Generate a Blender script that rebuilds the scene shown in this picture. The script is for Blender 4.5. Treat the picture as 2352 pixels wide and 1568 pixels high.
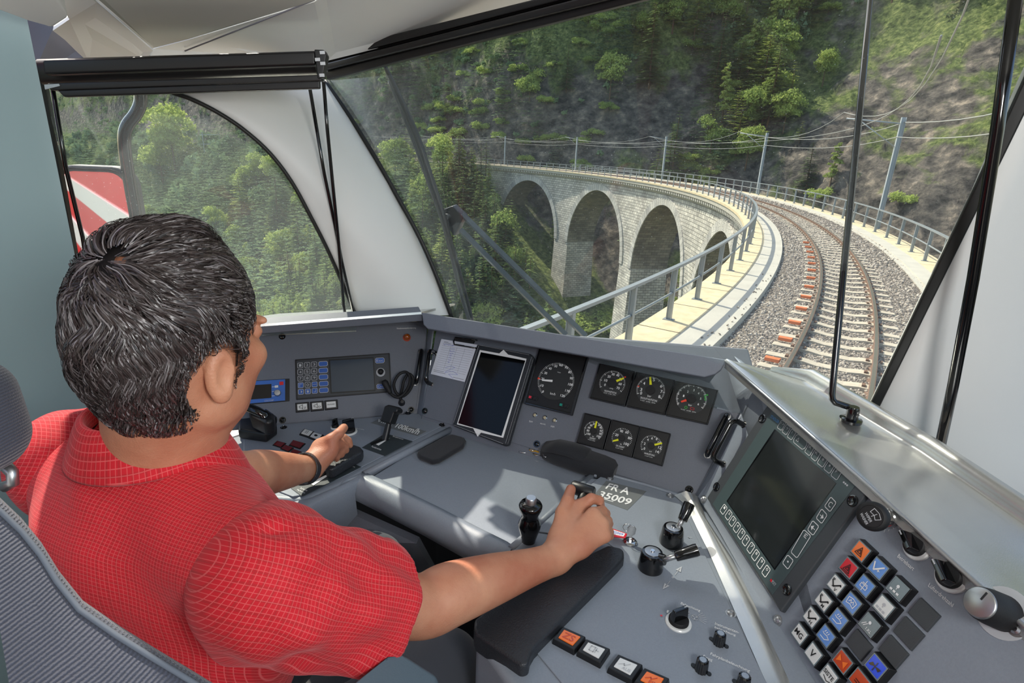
import bpy, bmesh, math, random
import numpy as np
from mathutils import Vector, Matrix
D_=bpy.data; C_=bpy.context.scene.collection
for o in list(D_.objects): D_.objects.remove(o)
sc=bpy.context.scene
# ---------------- camera, sky, sun, lamps, exposure ----------------
FPX=1290.; PIT=math.radians(18.86); ROL=math.radians(2.515); CZ=1.47
cp,sp,cr,sr=math.cos(PIT),math.sin(PIT),math.cos(ROL),math.sin(ROL)
cam=D_.cameras.new('camera'); camo=D_.objects.new('camera',cam); C_.objects.link(camo)
cam.sensor_width=36; cam.lens=FPX/2352*36; cam.clip_start=.01; cam.clip_end=3000
Rv=Vector((cr,sr*sp,sr*cp)); Uv=Vector((-sr,cr*sp,cr*cp)); Bv=-Vector((0,cp,-sp))
camo.matrix_world=Matrix(((Rv.x,Uv.x,Bv.x,0),(Rv.y,Uv.y,Bv.y,0),(Rv.z,Uv.z,Bv.z,CZ),(0,0,0,1)))
sc.camera=camo
W=D_.worlds.new('sky'); sc.world=W; W.use_nodes=True
nt=W.node_tree; nt.nodes.clear()
sky=nt.nodes.new('ShaderNodeTexSky'); sky.sky_type='NISHITA'; sky.sun_disc=False
sky.sun_elevation=math.radians(48); sky.sun_rotation=math.radians(-38); sky.air_density=1.2; sky.dust_density=2.0
bg=nt.nodes.new('ShaderNodeBackground'); bg.inputs[1].default_value=.26
wo=nt.nodes.new('ShaderNodeOutputWorld'); nt.links.new(sky.outputs[0],bg.inputs[0]); nt.links.new(bg.outputs[0],wo.inputs[0])
sd=D_.lights.new('sun','SUN'); sd.energy=6.0; sd.angle=math.radians(.6); sd.color=(1,.91,.78)
so=D_.objects.new('sun',sd); C_.objects.link(so)
saz,sel=math.radians(-38),math.radians(48)
SUN=Vector((math.sin(saz)*math.cos(sel),math.cos(saz)*math.cos(sel),math.sin(sel)))
so.rotation_euler=SUN.to_track_quat('Z','Y').to_euler(); so.location=(-2,4,9)
def area(name,loc,aim,size,power,col=(1,1,1)):
    l=D_.lights.new(name,'AREA'); l.energy=power; l.size=size; l.color=col
    o=D_.objects.new(name,l); C_.objects.link(o); o.location=loc
    o.rotation_euler=(Vector(loc)-Vector(aim)).to_track_quat('Z','Y').to_euler(); return o
area('added_cab_fill',(-.1,-.9,1.98),(-.05,1.0,.9),.8,7,(.93,.97,1))  # added fill light above and behind the camera to brighten the cab interior
area('camera_flash_diffuser',(.40,-.25,1.60),(-.1,1.0,1.7),.3,9,(1,.99,.97))
sc.view_settings.view_transform='Standard'; sc.view_settings.look='None'; sc.view_settings.gamma=1
sc.view_settings.use_curve_mapping=False; sc.view_settings.exposure=0.05
# ---------------- helpers ----------------
CAM=np.array([0,0,CZ])
def ray(px,py):
    x=(px-1176)/FPX; y=(784-py)/FPX
    x,y=x*cr-y*sr, x*sr+y*cr
    return np.array([x,cp+y*sp,-sp+y*cp])
def atz(q,z):
    d=ray(*q); return CAM+d*((z-CZ)/d[2])
def att(q,t): return CAM+ray(*q)*t
def zm(x0,y0,s): return lambda x,y:(x0+x/s,y0+y/s)
za=zm(900,700,3.92); zb=zm(1150,780,3.92); zc=zm(500,680,3.1367); zd=zm(1600,1100,3.1277); ze=zm(1500,800,3.92)
zg=zm(1000,1050,3.0271); zh=zm(0,450,2.6133); zk=zm(700,0,2.6133); zl=zm(0,0,2.6133); zn=zm(0,950,2.352)
class Frame:
    def __init__(s,P0,u,v):
        s.P0=np.array(P0,float); s.u=np.array(u,float)/np.linalg.norm(u); v=np.array(v,float)
        v=v-s.u*(v@s.u); s.v=v/np.linalg.norm(v); s.n=np.cross(s.u,s.v)
    def pt(s,a,b,h=0): return s.P0+s.u*a+s.v*b+s.n*h
    def hit(s,q,h=0):
        d=ray(*q); o=s.P0+s.n*h; return CAM+d*(((o-CAM)@s.n)/(d@s.n))
    def loc(s,q,h=0):
        w=s.hit(q,h)-s.P0; return np.array([w@s.u,w@s.v])
    def sub(s,a,b,ang=0,k=1,h=0):
        c,d=math.cos(ang),math.sin(ang); f=Frame(s.pt(a,b,h),s.u*c+s.v*d,-s.u*d+s.v*c); f.k=k; return f
class Quad:  # pixel corners TL,TR,BR,BL laid on a frame
    def __init__(s,F,c4,h=0):
        s.F=F; s.c=[F.loc(q,h) for q in c4]; s.h0=h
        s.w=np.linalg.norm(s.c[1]-s.c[0]); s.ht=np.linalg.norm(s.c[3]-s.c[0])
    def st(s,a,b):
        tl,tr,br,bl=s.c; t=1-b
        return tl*(1-a)*(1-t)+tr*a*(1-t)+br*a*t+bl*(1-a)*t
    def pt(s,a,b,h=0):
        l=s.st(a,b); return s.F.pt(l[0],l[1],h+s.h0)
def mkframe(az,tilt,q,z):
    a,t=math.radians(az),math.radians(tilt)
    u=np.array([math.sin(a),math.cos(a),0]); m=np.array([math.cos(a),-math.sin(a),0])
    v=math.cos(t)*np.array([0,0,1.])+math.sin(t)*m
    P0=atz(q,z); n=np.cross(u,v)
    if n@(CAM-P0)<0: u=-u
    return Frame(P0,u,v)
_tc={}
def textmesh(s,off=0.,shear=0.):
    k=(s,off,shear)
    if k in _tc: return _tc[k]
    cu=D_.curves.new('t','FONT'); cu.body=s; cu.size=1; cu.resolution_u=3; cu.offset=off; cu.shear=shear
    o=D_.objects.new('t',cu); C_.objects.link(o); bpy.context.view_layer.update()
    me=D_.meshes.new_from_object(o.evaluated_get(bpy.context.evaluated_depsgraph_get()))
    v=np.array([p.co[:2] for p in me.vertices]) if len(me.vertices) else np.zeros((0,2)); f=[tuple(p.vertices) for p in me.polygons]
    D_.objects.remove(o); D_.curves.remove(cu); D_.meshes.remove(me)
    _tc[k]=(v,f); return v,f
class MB:
    def __init__(s): s.v=[]; s.f=[]; s.uv=None
    def add(s,v,f):
        n=len(s.v); s.v+= [tuple(map(float,p)) for p in v]; s.f+=[tuple(i+n for i in q) for q in f]; return s
    def box(s,F,a0,a1,b0,b1,h0,h1,ins=0):
        P=[F.pt(a,b,h0) for a,b in((a0,b0),(a1,b0),(a1,b1),(a0,b1))]
        P+=[F.pt(a,b,h1) for a,b in((a0+ins,b0+ins),(a1-ins,b0+ins),(a1-ins,b1-ins),(a0+ins,b1-ins))]
        return s.add(P,[(3,2,1,0),(4,5,6,7),(0,1,5,4),(1,2,6,5),(2,3,7,6),(3,0,4,7)])
    def prism(s,F,pts,h0,h1):
        n=len(pts); P=[F.pt(p[0],p[1],h0) for p in pts]+[F.pt(p[0],p[1],h1) for p in pts]
        return s.add(P,[tuple(range(n-1,-1,-1)),tuple(range(n,2*n))]+[(i,(i+1)%n,n+(i+1)%n,n+i) for i in range(n)])
    def disc(s,F,a,b,r,h0,h1,n=28,r2=None,rb=None):
        r2=r if r2 is None else r2
        P=[F.pt(a+r*math.cos(t),b+r*math.sin(t),h0) for t in np.linspace(0,2*math.pi,n,False)]
        P+=[F.pt(a+r2*math.cos(t),b+r2*math.sin(t),h1) for t in np.linspace(0,2*math.pi,n,False)]
        return s.add(P,[tuple(range(n-1,-1,-1)),tuple(range(n,2*n))]+[(i,(i+1)%n,n+(i+1)%n,n+i) for i in range(n)])
    def lathe(s,F,a,b,prof,n=28):  # prof: (r,h)
        P=[];k=len(prof)
        for t in np.linspace(0,2*math.pi,n,False):
            for r,h in prof: P.append(F.pt(a+r*math.cos(t),b+r*math.sin(t),h))
        f=[(i*k+j,((i+1)%n)*k+j,((i+1)%n)*k+j+1,i*k+j+1) for i in range(n) for j in range(k-1)]
        f+=[tuple(i*k for i in range(n-1,-1,-1)),tuple(i*k+k-1 for i in range(n))]
        return s.add(P,f)
    def flat(s,F,pts,h):
        return s.add([F.pt(p[0],p[1],h) for p in pts],[tuple(range(len(pts)))])
    def stroke(s,F,pts,w,h,closed=False,asp=1.):
        # w in frame units across; asp scales b-axis units
        pts=[np.array(p,float) for p in pts]; m=len(pts)
        for i in range(m if closed else m-1):
            p,q=pts[i],pts[(i+1)%m]; d=(q-p)*np.array([1,asp]); L=np.linalg.norm(d)
            if L<1e-9: continue
            d/=L; nn=np.array([-d[1],d[0]])*w/2/np.array([1,asp]); e=d*w*.25/np.array([1,asp])
            s.add([F.pt(*(x),h) for x in (p-e-nn,q+e-nn,q+e+nn,p-e+nn)],[(0,1,2,3)])
        return s
    def text(s,F,t,a0,b0,a1,b1,h,off=0.,fit=True,shear=0.,ang=0):
        v,f=textmesh(t,off,shear)
        if len(v)==0: return s
        mn,mx=v.min(0),v.max(0); sz=np.maximum(mx-mn,1e-6); q=(v-mn)/sz
        if not fit:
            k=(b1-b0)/sz[1]; w=sz[0]*k; ac=(a0+a1)/2; a0,a1=ac-w/2,ac+w/2
        P=[(a0+(a1-a0)*x, b0+(b1-b0)*y) for x,y in q]
        if ang:
            ca,cb=(a0+a1)/2,(b0+b1)/2; c,d=math.cos(ang),math.sin(ang)
            P=[(ca+(x-ca)*c-(y-cb)*d, cb+(x-ca)*d+(y-cb)*c) for x,y in P]
        return s.add([F.pt(x,y,h) for x,y in P],f)
    def tube(s,pts,r,n=10,closed=False,cap=True,flat=1.):
        pts=[np.array(p,float) for p in pts]; m=len(pts)
        rr=r if hasattr(r,'__len__') else [r]*m
        up=None; rings=[]
        for i in range(m):
            if closed: t=pts[(i+1)%m]-pts[i-1]
            else: t=pts[min(i+1,m-1)]-pts[max(i-1,0)]
            t/= (np.linalg.norm(t)+1e-12)
            if up is None:
                up=np.array([0,0,1.]) if abs(t[2])<.9 else np.array([1.,0,0])
            up=up-t*(up@t); up/=np.linalg.norm(up); sd_=np.cross(t,up)
            rings.append([pts[i]+(sd_*math.cos(x)+up*math.sin(x)*flat)*rr[i] for x in np.linspace(0,2*math.pi,n,False)])
        V=[p for R_ in rings for p in R_]
        f=[(i*n+j,i*n+(j+1)%n,((i+1)%m)*n+(j+1)%n,((i+1)%m)*n+j) for i in range(m if closed else m-1) for j in range(n)]
        if cap and not closed: f+=[tuple(range(n-1,-1,-1)),tuple((m-1)*n+j for j in range(n))]
        return s.add(V,f)
    def loft(s,rows,closed=False):
        k=len(rows[0]); V=[p for r in rows for p in r]
        f=[(i*k+j,i*k+(j+1)%k,(i+1)*k+(j+1)%k,(i+1)*k+j) for i in range(len(rows)-1) for j in range(k if closed else k-1)]
        return s.add(V,f)
    def build(s,name,mat,parent=None,smooth=False,bevel=0,seg=2,label=None,origin=None,recalc=True,solid=0,sub=0):
        return build(name,np.array(s.v),s.f,mat,parent,smooth,bevel,seg,label,origin,recalc,solid,sub)
def wloc(o):
    p=Vector((0,0,0))
    while o is not None: p=p+o.location; o=o.parent
    return p
def build(name,V,f,mat,parent=None,smooth=False,bevel=0,seg=2,label=None,origin=None,recalc=True,solid=0,sub=0):
    V=np.asarray(V,float)
    if origin is None:
        origin=(V.min(0)+V.max(0))/2; origin[2]=V[:,2].min()
    origin=np.array(origin,float)
    me=D_.meshes.new(name); me.from_pydata((V-origin).tolist(),[],f); me.validate()
    if recalc:
        bm=bmesh.new(); bm.from_mesh(me); bmesh.ops.recalc_face_normals(bm,faces=bm.faces); bm.to_mesh(me); bm.free()
    if mat: me.materials.append(mat)
    if smooth:
        me.polygons.foreach_set('use_smooth',[True]*len(me.polygons))
        if smooth!=True: me.set_sharp_from_angle(angle=math.radians(smooth))
    o=D_.objects.new(name,me); C_.objects.link(o)
    o.location=Vector(origin)-(wloc(parent) if parent else Vector((0,0,0)))
    if parent: o.parent=parent
    if bevel:
        b=o.modifiers.new('b','BEVEL'); b.width=bevel; b.segments=seg; b.limit_method='ANGLE'; b.angle_limit=math.radians(35)
        me.polygons.foreach_set('use_smooth',[True]*len(me.polygons))
        o.modifiers.new('w','WEIGHTED_NORMAL')
    if solid:
        m=o.modifiers.new('s','SOLIDIFY'); m.thickness=solid; m.offset=0
    if sub:
        m=o.modifiers.new('d','SUBSURF'); m.levels=sub; m.render_levels=sub
    if label: o['label']=label
    return o
def tag(o,label,cat,group=None,kind=None):
    o['label']=label
    if cat: o['category']=cat
    if group: o['group']=group
    if kind: o['kind']=kind
    return o
def thing(name,loc,label,cat,group=None):
    o=D_.objects.new(name,None); C_.objects.link(o); o.location=Vector([float(x) for x in loc]); o.empty_display_size=.05
    return tag(o,label,cat,group)
def struct(o): o['kind']='structure'; return o
# ---------------- materials ----------------
def lin(c): return tuple(((x/255)/12.92 if x/255<=.04045 else ((x/255+.055)/1.055)**2.4) for x in c)
def mat(name,col,rough=.5,metal=0,bump=0,bscale=200,vary=0,vscale=20,emit=0,coat=0,spec=.5,sheen=0,trans=0,alpha=1,bdist=.001):
    m=D_.materials.new(name); m.use_nodes=True; n=m.node_tree; b=n.nodes['Principled BSDF']
    c=lin(col)+(1,); b.inputs['Base Color'].default_value=c; b.inputs['Roughness'].default_value=rough
    b.inputs['Metallic'].default_value=metal; b.inputs['Specular IOR Level'].default_value=spec
    if coat: b.inputs['Coat Weight'].default_value=coat; b.inputs['Coat Roughness'].default_value=.08
    if sheen: b.inputs['Sheen Weight'].default_value=sheen
    if emit: b.inputs['Emission Color'].default_value=c; b.inputs['Emission Strength'].default_value=emit
    if trans: b.inputs['Transmission Weight'].default_value=trans
    tc=n.nodes.new('ShaderNodeTexCoord')
    if bump:
        t=n.nodes.new('ShaderNodeTexNoise'); t.inputs['Scale'].default_value=bscale; t.inputs['Detail'].default_value=3
        n.links.new(tc.outputs['Object'],t.inputs['Vector'])
        bn=n.nodes.new('ShaderNodeBump'); bn.inputs['Strength'].default_value=bump; bn.inputs['Distance'].default_value=bdist
        n.links.new(t.outputs[0],bn.inputs['Height']); n.links.new(bn.outputs[0],b.inputs['Normal'])
    if vary:
        t=n.nodes.new('ShaderNodeTexNoise'); t.inputs['Scale'].default_value=vscale; t.inputs['Detail'].default_value=5
        n.links.new(tc.outputs['Object'],t.inputs['Vector'])
        r=n.nodes.new('ShaderNodeMapRange'); r.inputs[1].default_value=.3; r.inputs[2].default_value=.7; r.inputs[3].default_value=1-vary; r.inputs[4].default_value=1+vary
        n.links.new(t.outputs[0],r.inputs[0])
        x=n.nodes.new('ShaderNodeVectorMath'); x.operation='SCALE'; x.inputs[0].default_value=c[:3]
        n.links.new(r.outputs[0],x.inputs['Scale']); n.links.new(x.outputs[0],b.inputs['Base Color'])
    return m
M={}
M['desk']=mat('desk_paint',(134,142,153),.42,bump=.25,bscale=900,vary=.04,vscale=300)
M['panel']=mat('panel_paint',(104,109,119),.5,bump=.25,bscale=900,vary=.05,vscale=400)
M['lip']=mat('cowl_paint',(108,114,126),.45,bump=.2,bscale=900,vary=.04,vscale=400)
M['darkplate']=mat('dark_plate',(52,60,64),.45,bump=.15,bscale=900)
M['decal']=mat('decal_grey',(112,116,118),.35)
M['silver']=mat('silver_paint',(196,197,194),.27,metal=.75,bump=.1,bscale=700,vary=.03)
M['black']=mat('black_plastic',(22,23,25),.38,bump=.15,bscale=700)
M['blackm']=mat('black_matte',(18,18,20),.65,bump=.2,bscale=500)
M['blackg']=mat('black_gloss',(10,11,13),.12,coat=.5)
M['dial']=mat('dial_face',(38,40,41),.5)
M['dialbox']=mat('dial_box',(18,18,19),.4)
M['white']=mat('white_print',(235,236,236),.5)
M['greyprint']=mat('grey_print',(185,188,192),.5)
M['yellow']=mat('needle_yellow',(226,226,20),.5)
M['red']=mat('needle_red',(238,70,40),.5)
M['redcap']=mat('red_cap',(214,26,44),.3,coat=.3)
M['orange']=mat('orange_cap',(246,118,36),.3,coat=.3)
M['dkorange']=mat('dark_orange_cap',(196,66,24),.3,coat=.3)
M['blue']=mat('blue_cap',(98,146,216),.3,coat=.3)
M['deepblue']=mat('deep_blue_cap',(44,86,232),.3,coat=.3)
M['whitecap']=mat('white_cap',(222,224,222),.3,coat=.3)
M['greycap']=mat('grey_cap',(118,132,138),.3,coat=.3)
M['chrome']=mat('chrome',(205,205,205),.15,metal=1)
M['steel']=mat('brushed_steel',(180,182,184),.35,metal=.9)
M['green']=mat('green_lens',(22,140,122),.3)
M['screen']=mat('display_glass',(34,38,38),.1,coat=.6,spec=.6)
M['bezel']=mat('display_bezel',(66,80,82),.35)
M['dispframe']=mat('display_frame',(62,66,70),.42,bump=.15,bscale=700)
M['paper']=mat('paper',(220,224,236),.7)
M['ink']=mat('pen_ink',(84,100,190),.7)
M['print']=mat('form_print',(90,92,108),.7)
M['leather']=mat('black_leather',(42,45,50),.36,bump=.5,bscale=450,bdist=.002)
M['fabricblk']=mat('black_fabric',(30,32,38),.85,bump=.4,bscale=1200,sheen=.2)
M['amber']=mat('amber_lens',(150,72,14),.12,coat=.8)
M['radioblue']=mat('radio_blue',(58,108,190),.4)
M['radiobody']=mat('radio_body',(54,58,64),.4,bump=.1,bscale=700)
M['keyblue']=mat('key_blue',(48,92,170),.4)
M['lcd']=mat('lcd_glass',(62,72,84),.18,coat=.3)
M['lcdblk']=mat('lcd_dark',(30,26,26),.2)
M['darkred']=mat('dark_red_cap',(112,26,30),.25,coat=.4)
M['glossblack']=mat('tablet_glass',(6,7,8),.08,spec=.25)
M['glassy']=mat('clear_lens',(190,180,150),.15,coat=.5)
M['keygold']=mat('yellow_key',(236,176,40),.35,metal=.3)
M['keyblue2']=mat('logo_blue',(70,140,200),.4)
M['armblue']=mat('wiper_arm',(84,96,106),.3,metal=.3)
M['seatpipe']=mat('seat_piping',(96,104,116),.8)
M['armpad']=mat('armrest_pad',(78,92,102),.6,bump=.3,bscale=500)
M['mirror']=mat('mirror_glass',(225,228,230),.02,metal=1)
M['mirrorhouse']=mat('mirror_housing',(86,82,78),.5)
M['trainred']=mat('train_red',(214,24,36),.3,coat=.4)
# ================= DRIVER CONSOLE =================
ZD=.75
az=lambda a:np.array([math.sin(math.radians(a)),math.cos(math.radians(a)),0.])
DF=Frame(atz((1360,1100),ZD),az(115),az(25))
PC=mkframe(-65,35,(1300,1057),ZD); PD=mkframe(-7,25,(1600,1160),ZD); PL=mkframe(72,-35,(640,968),ZD)
DL=lambda *qs:[DF.loc(q) for q in qs]
con=thing('driver_console',(.1,1.2,0),'grey metal driver\'s console with angled instrument panels wrapping around the seat','console')
def plate(name,F,qs,h0,h1,mt,par,bev=.004,label=None,h=0):
    return MB().prism(F,[F.loc(q,h) for q in qs],h0,h1).build(name,mt,par,bevel=bev,label=label)
plate('right_desk',DF,[(1352,1092),(1640,1128),(1990,1750),(1330,1800),(1092,1462),(1172,1258)],-.13,0,M['desk'],con,.012,'grey right desk surface with switches and levers')
plate('desk_plate',DF,[zg(1180,118),zg(1640,262),zg(1690,300),(1775,1600),(1900,1800),(1480,1800),zg(690,1350),zg(1310,690),zg(1200,600),zg(700,520),zg(1120,160)],0,.003,M['desk'],con,.0015)
plate('left_desk',DF,[(500,1010),(640,970),(965,945),(1040,984),(838,1083),(800,1105),(760,1122),(690,1150),(620,1146),(480,1100)],-.06,0,M['desk'],con,.014)
plate('left_desk_plate',DF,[(560,1010),zc(430,945),zc(1415,850),zc(1645,925),zc(1030,1240),zc(940,1290),zc(600,1440),zc(540,1450),(560,1100)],0,.003,M['desk'],con,.0015)
plate('document_tray',DF,[(1030,975),(1365,1085),(1172,1262),(840,1092)],-.03,-.012,M['desk'],con,.004,'smooth grey document tray in the middle of the desk')
# rolled front edge of tray running into left desk
def P(q,z): return atz(q,z)
rows=[]
for q,dz in [((800,1100),0),((838,1083),0),((900,1112),-.004),((1000,1160),-.004),((1100,1211),-.004),((1165,1243),-.004),((1182,1255),-.004)]:
    b=P(q,ZD+dz); f=-az(35)
    rows.append([b+np.array([0,0,-.012]),b,b+f*.012+np.array([0,0,.001]),b+f*.026+np.array([0,0,-.004]),b+f*.036+np.array([0,0,-.016]),b+f*.040+np.array([0,0,-.034]),b+f*.034+np.array([0,0,-.058]),b+f*.02+np.array([0,0,-.062])])
MB().loft(rows).build('front_edge',M['desk'],con,smooth=True)
rows=[]
for q in [(838,1088),(800,1108),(760,1126),(710,1148),(665,1158),(600,1160)]:
    b=P(q,ZD-.002); f=-az(20)
    rows.append([b+f*-.01,b+f*.012,b+f*.03+np.array([0,0,-.008]),b+f*.04+np.array([0,0,-.03]),b+f*.035+np.array([0,0,-.09]),b+f*.0+np.array([0,0,-.12])])
MB().loft(rows).build('left_front_edge',M['desk'],con,smooth=True)
# bracket and knee space back wall under the desk
B0=P((775,1135),ZD-.06); 
MB().add([P((760,1150),.66),P((960,1240),.66),P((1010,1330),.5),P((880,1420),.35),P((700,1400),.35),P((700,1230),.6)],[(0,1,2,3,4,5)]).build('side_bracket',M['panel'],con,solid=.02)
MB().prism(DF,DL((560,900),(1000,960),(1560,1080),(1560,1060),(980,900),(560,860)),-.75,-.03).build('kneewell_back',M['black'],con)
plate('desk_pedestal',DF,[(1100,1470),(1340,1400),(1990,1750),(1330,1800)],-.74,-.12,M['desk'],con,.01)
# tray side fillets
for a,b in(((1040,984),(836,1090)),((1365,1090),(1175,1262))):
    MB().tube([P(a,ZD-.006),P(b,ZD-.006)],.009).build('tray_rim',M['desk'],con,smooth=True)
# upright panels
plate('centre_panel',PC,[(962,990),(1600,1178),(1752,925),(1718,800),(1003,745)],-.02,0,M['panel'],con,.004,'grey centre instrument panel')
plate('centre_panel_plate',PC,[zc(1475,845),zc(1490,870),zb(100,925),zb(1640,1395),zb(1705,1405),zb(1760,1380),zb(2250,470),(1640,800),(1005,745)],0,.002,M['panel'],con,.001)
plate('left_panel',PL,[(480,990),(967,955),(983,737),(480,745)],-.02,0,M['panel'],con,.004)
plate('left_panel_plate',PL,[(480,985),zc(300,930),zc(1380,848),zc(1425,830),zc(1500,300),zc(1480,225),zc(1430,205),(480,760)],0,.002,M['panel'],con,.001)
plate('right_panel',PD,[(1600,1140),(1755,920),(1680,812),(2440,1500),(2440,1800),(2010,1800)],-.02,0,M['desk'],con,.004,'grey right panel of push buttons and knobs')
plate('right_panel_plate',PD,[ze(435,1360),ze(480,1440),(1850,1568),(1960,1760),(2440,1790),(2440,1510),ze(700,180),ze(940,330)],0,.002,M['desk'],con,.001)
V=[];
def strip(name,A,Bp,bul,mt):
    rows=[]
    for a,b in zip(A,Bp):
        a=np.array(a);b=np.array(b);m=(a+b)/2
        t=(CAM-m);t[2]=0;t/=np.linalg.norm(t)
        rows.append([a-t*.02,a,(a*2+b)/3+t*bul,(a+2*b)/3+t*bul,b,b-t*.02])
    MB().loft(rows).build(name,mt,con,smooth=True)
strip('corner_fillet',[PL.hit(zc(1432,870)),PL.hit(zc(1478,560)),PL.hit(zc(1520,200))],[PC.hit(zc(1478,870)),PC.hit(zc(1520,560)),PC.hit(zc(1565,200))],.002,M['desk'])
strip('corner_fillet',[PC.hit(zb(1740,1425)),PC.hit(zb(2010,960)),PC.hit(zb(2330,330))],[PD.hit(zb(1800,1440)),PD.hit(zb(2080,970)),PD.hit(zb(2400,390))],.002,M['desk'])
# bright bevel between right desk and right panel
A=[P(q,ZD+.002) for q in(zg(1660,262),zg(1740,330),(1625,1260),(1760,1568),(1840,1750))]
Bp=[PD.hit(q) for q in(ze(400,1330),(1622,1190),(1688,1290),(1845,1568),(1940,1750))]
rows=[[a,a*.75+b*.25+np.array([0,0,.006]),(a+b)/2+np.array([-.002,0,.012]),a*.2+b*.8+np.array([-.003,0,.008]),b] for a,b in zip(A,Bp)]
MB().loft(rows).build('bevel_strip',M['silver'],con,smooth=True)
MB().tube([P(q,ZD+.002) for q in(zb(700,1000),zb(860,1230),zb(930,1205),zb(1300,1305),zb(1560,1385),zb(1720,1450))],.004).build('desk_seam',M['desk'],con,smooth=True)
# cowl lip
ZL=1.05
a0,a1=P((968,717),ZL),P((1667,825),ZL); u=a1-a0
LF=Frame(a0,u,np.array([0,0,1.])*.85+np.cross([0,0,1.],u/np.linalg.norm(u))*.5)
lipq=[(968,717),(1300,768.8),(1667,825),(1664,836),(1657,848),(1643,859),(1618,866),(1300,809),(1000,757.5),(982,755),(972,745)]
MB().prism(LF,[LF.loc(q) for q in lipq],-.016,0).build('cowl_lip',M['lip'],con,bevel=.003,label='grey cowl lip shading the centre gauges')
z9=.93
wb=[P((1035,735),z9),P((1500,790),z9-.02)]
MB().add([a0+[0,0,-.004],(a0+a1)/2+[0,0,-.004],a1+[0,0,-.004],np.array([.47,1.25,.95]),np.array([.3,1.36,.96]),np.array([-.16,1.66,.95]),np.array([-.33,1.66,.96])],[(0,1,2,3,4,5,6)]).build('dash_top',M['lip'],con,solid=.006)
# left ledge
b0,b1=P((480,754),ZL),P((968,717),ZL)
u=b1-b0; LF2=Frame(b0,u,np.array([0,0,1.])+np.cross([0,0,1.],u/np.linalg.norm(u))*-.3)
MB().prism(LF2,[LF2.loc(q) for q in((480,754),(968,717),(972,737),(480,776))],-.03,0).build('left_cowl_lip',M['panel'],con,bevel=.002)
MB().add([b0+[0,0,-.002],b1+[0,0,-.002],P((1035,722),.98)+[0,.12,0],P((595,738),.98)+[0,.14,-.02],P((440,752),.98)+[0,.1,-.02]],[(0,1,2,3,4)]).build('left_dash_top',M['silver'],con,solid=.006)
# silver side ledge: cross sections from far to near
st=[((1667,825),1.05,(1700,832),1.05,(1770,846),1.045),((1760,905),1.035,(1800,885),1.03,(1850,868),1.04),((2000,1115),1.01,(2050,1050),1.005,(2120,1030),1.02),((2352,1432),.99,(2352,1300),.985,(2352,1190),1.01),((2700,1760),.97,(2700,1540),.965,(2700,1400),.99)]
rows=[];edge=[]
for i,(q0,z0,q1,z1,q2,z2) in enumerate(st):
    I,Mi,O=P(q0,z0),P(q1,z1),P(q2,z2); o=az(83)
    w=[.0,.02,.03,.03,.03][i]
    k=.016*min(1,w/.02+.25); rows.append([I+[0,0,-.02],I,I*.93+Mi*.07+[0,0,.002],I*.5+Mi*.5,Mi,O*.7+Mi*.3+[0,0,-.004],O*.93+Mi*.07+[0,0,-.006],O+[0,0,-.004]]+[O+o*k*(1-math.cos(a))+[0,0,k*1.2*math.sin(a)] for a in np.linspace(.25,math.pi,7)]+[O+o*(2*k+.02)+[0,0,-.06]]); edge.append(I)
MB().loft(rows).build('side_ledge',M['silver'],con,smooth=50,label='silver side ledge along the right window')
MB().tube([e+[0,0,-.003] for e in edge],.0035).build('ledge_edge',M['steel'],con,smooth=True)
# printed legends and decals
L=MB()
def legend(mb,F,t,q0,q1,hgt,off=.0,shear=0,h=.0045,ang=0):
    a=F.loc(q0);b=F.loc(q1);m=(a+b)/2;w=abs(b[0]-a[0]) if not ang else np.linalg.norm(b-a)
    mb.text(F,t,m[0]-w/2,m[1]-hgt/2,m[0]+w/2,m[1]+hgt/2,h,off,True,shear,ang)
def ang_of(F,q0,q1):
    a=F.loc(q0);b=F.loc(q1);d=b-a;return math.atan2(d[1],d[0])
dec=MB(); dec.prism(DF,DL(zb(950,1280),zb(1310,1375),zb(1140,1545),zb(820,1430)),.003,.0036); dec.build('number_decal',M['decal'],con)
L.text(DF.sub(0,0),'FR A',*DF.loc(zb(945,1365)),*DF.loc(zb(1165,1350)),.0042,.02) if 0 else None
def tq(mb,F,t,c4,h,off=.0,sh=0.):
    MB().text(Quad(F,c4),t,0,0,1,1,h,off,True,sh).build('lettering',M['white'],con,recalc=False)
tq(L,DF,'FR A',[zb(978,1305),zb(1172,1350),zb(1145,1412),zb(938,1352)],.0042,.02)
tq(L,DF,'35009',[zb(905,1375),zb(1190,1450),zb(1155,1505),zb(868,1425)],.0042,.02)
L.stroke(DF,DL(zb(880,1432),zb(1010,1472)),.0022,.0042)
L.build('lettering',M['white'],con)
L=MB();dec=MB();dec.prism(DF,DL(zc(1165,890),zc(1505,980),zc(1440,1015),zc(1100,920)),.003,.0034).build('speed_decal',M['decal'],con)
tq(L,DF,'Vmax 100km/h',[zc(1160,893),zc(1468,968),zc(1440,1008),zc(1148,912)],.0042,.02,.15)
L=MB()
tq(L,PL,'Notbremsanforderung',[zc(1290,228),zc(1428,224),zc(1428,238),zc(1292,243)],.0025)
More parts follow.
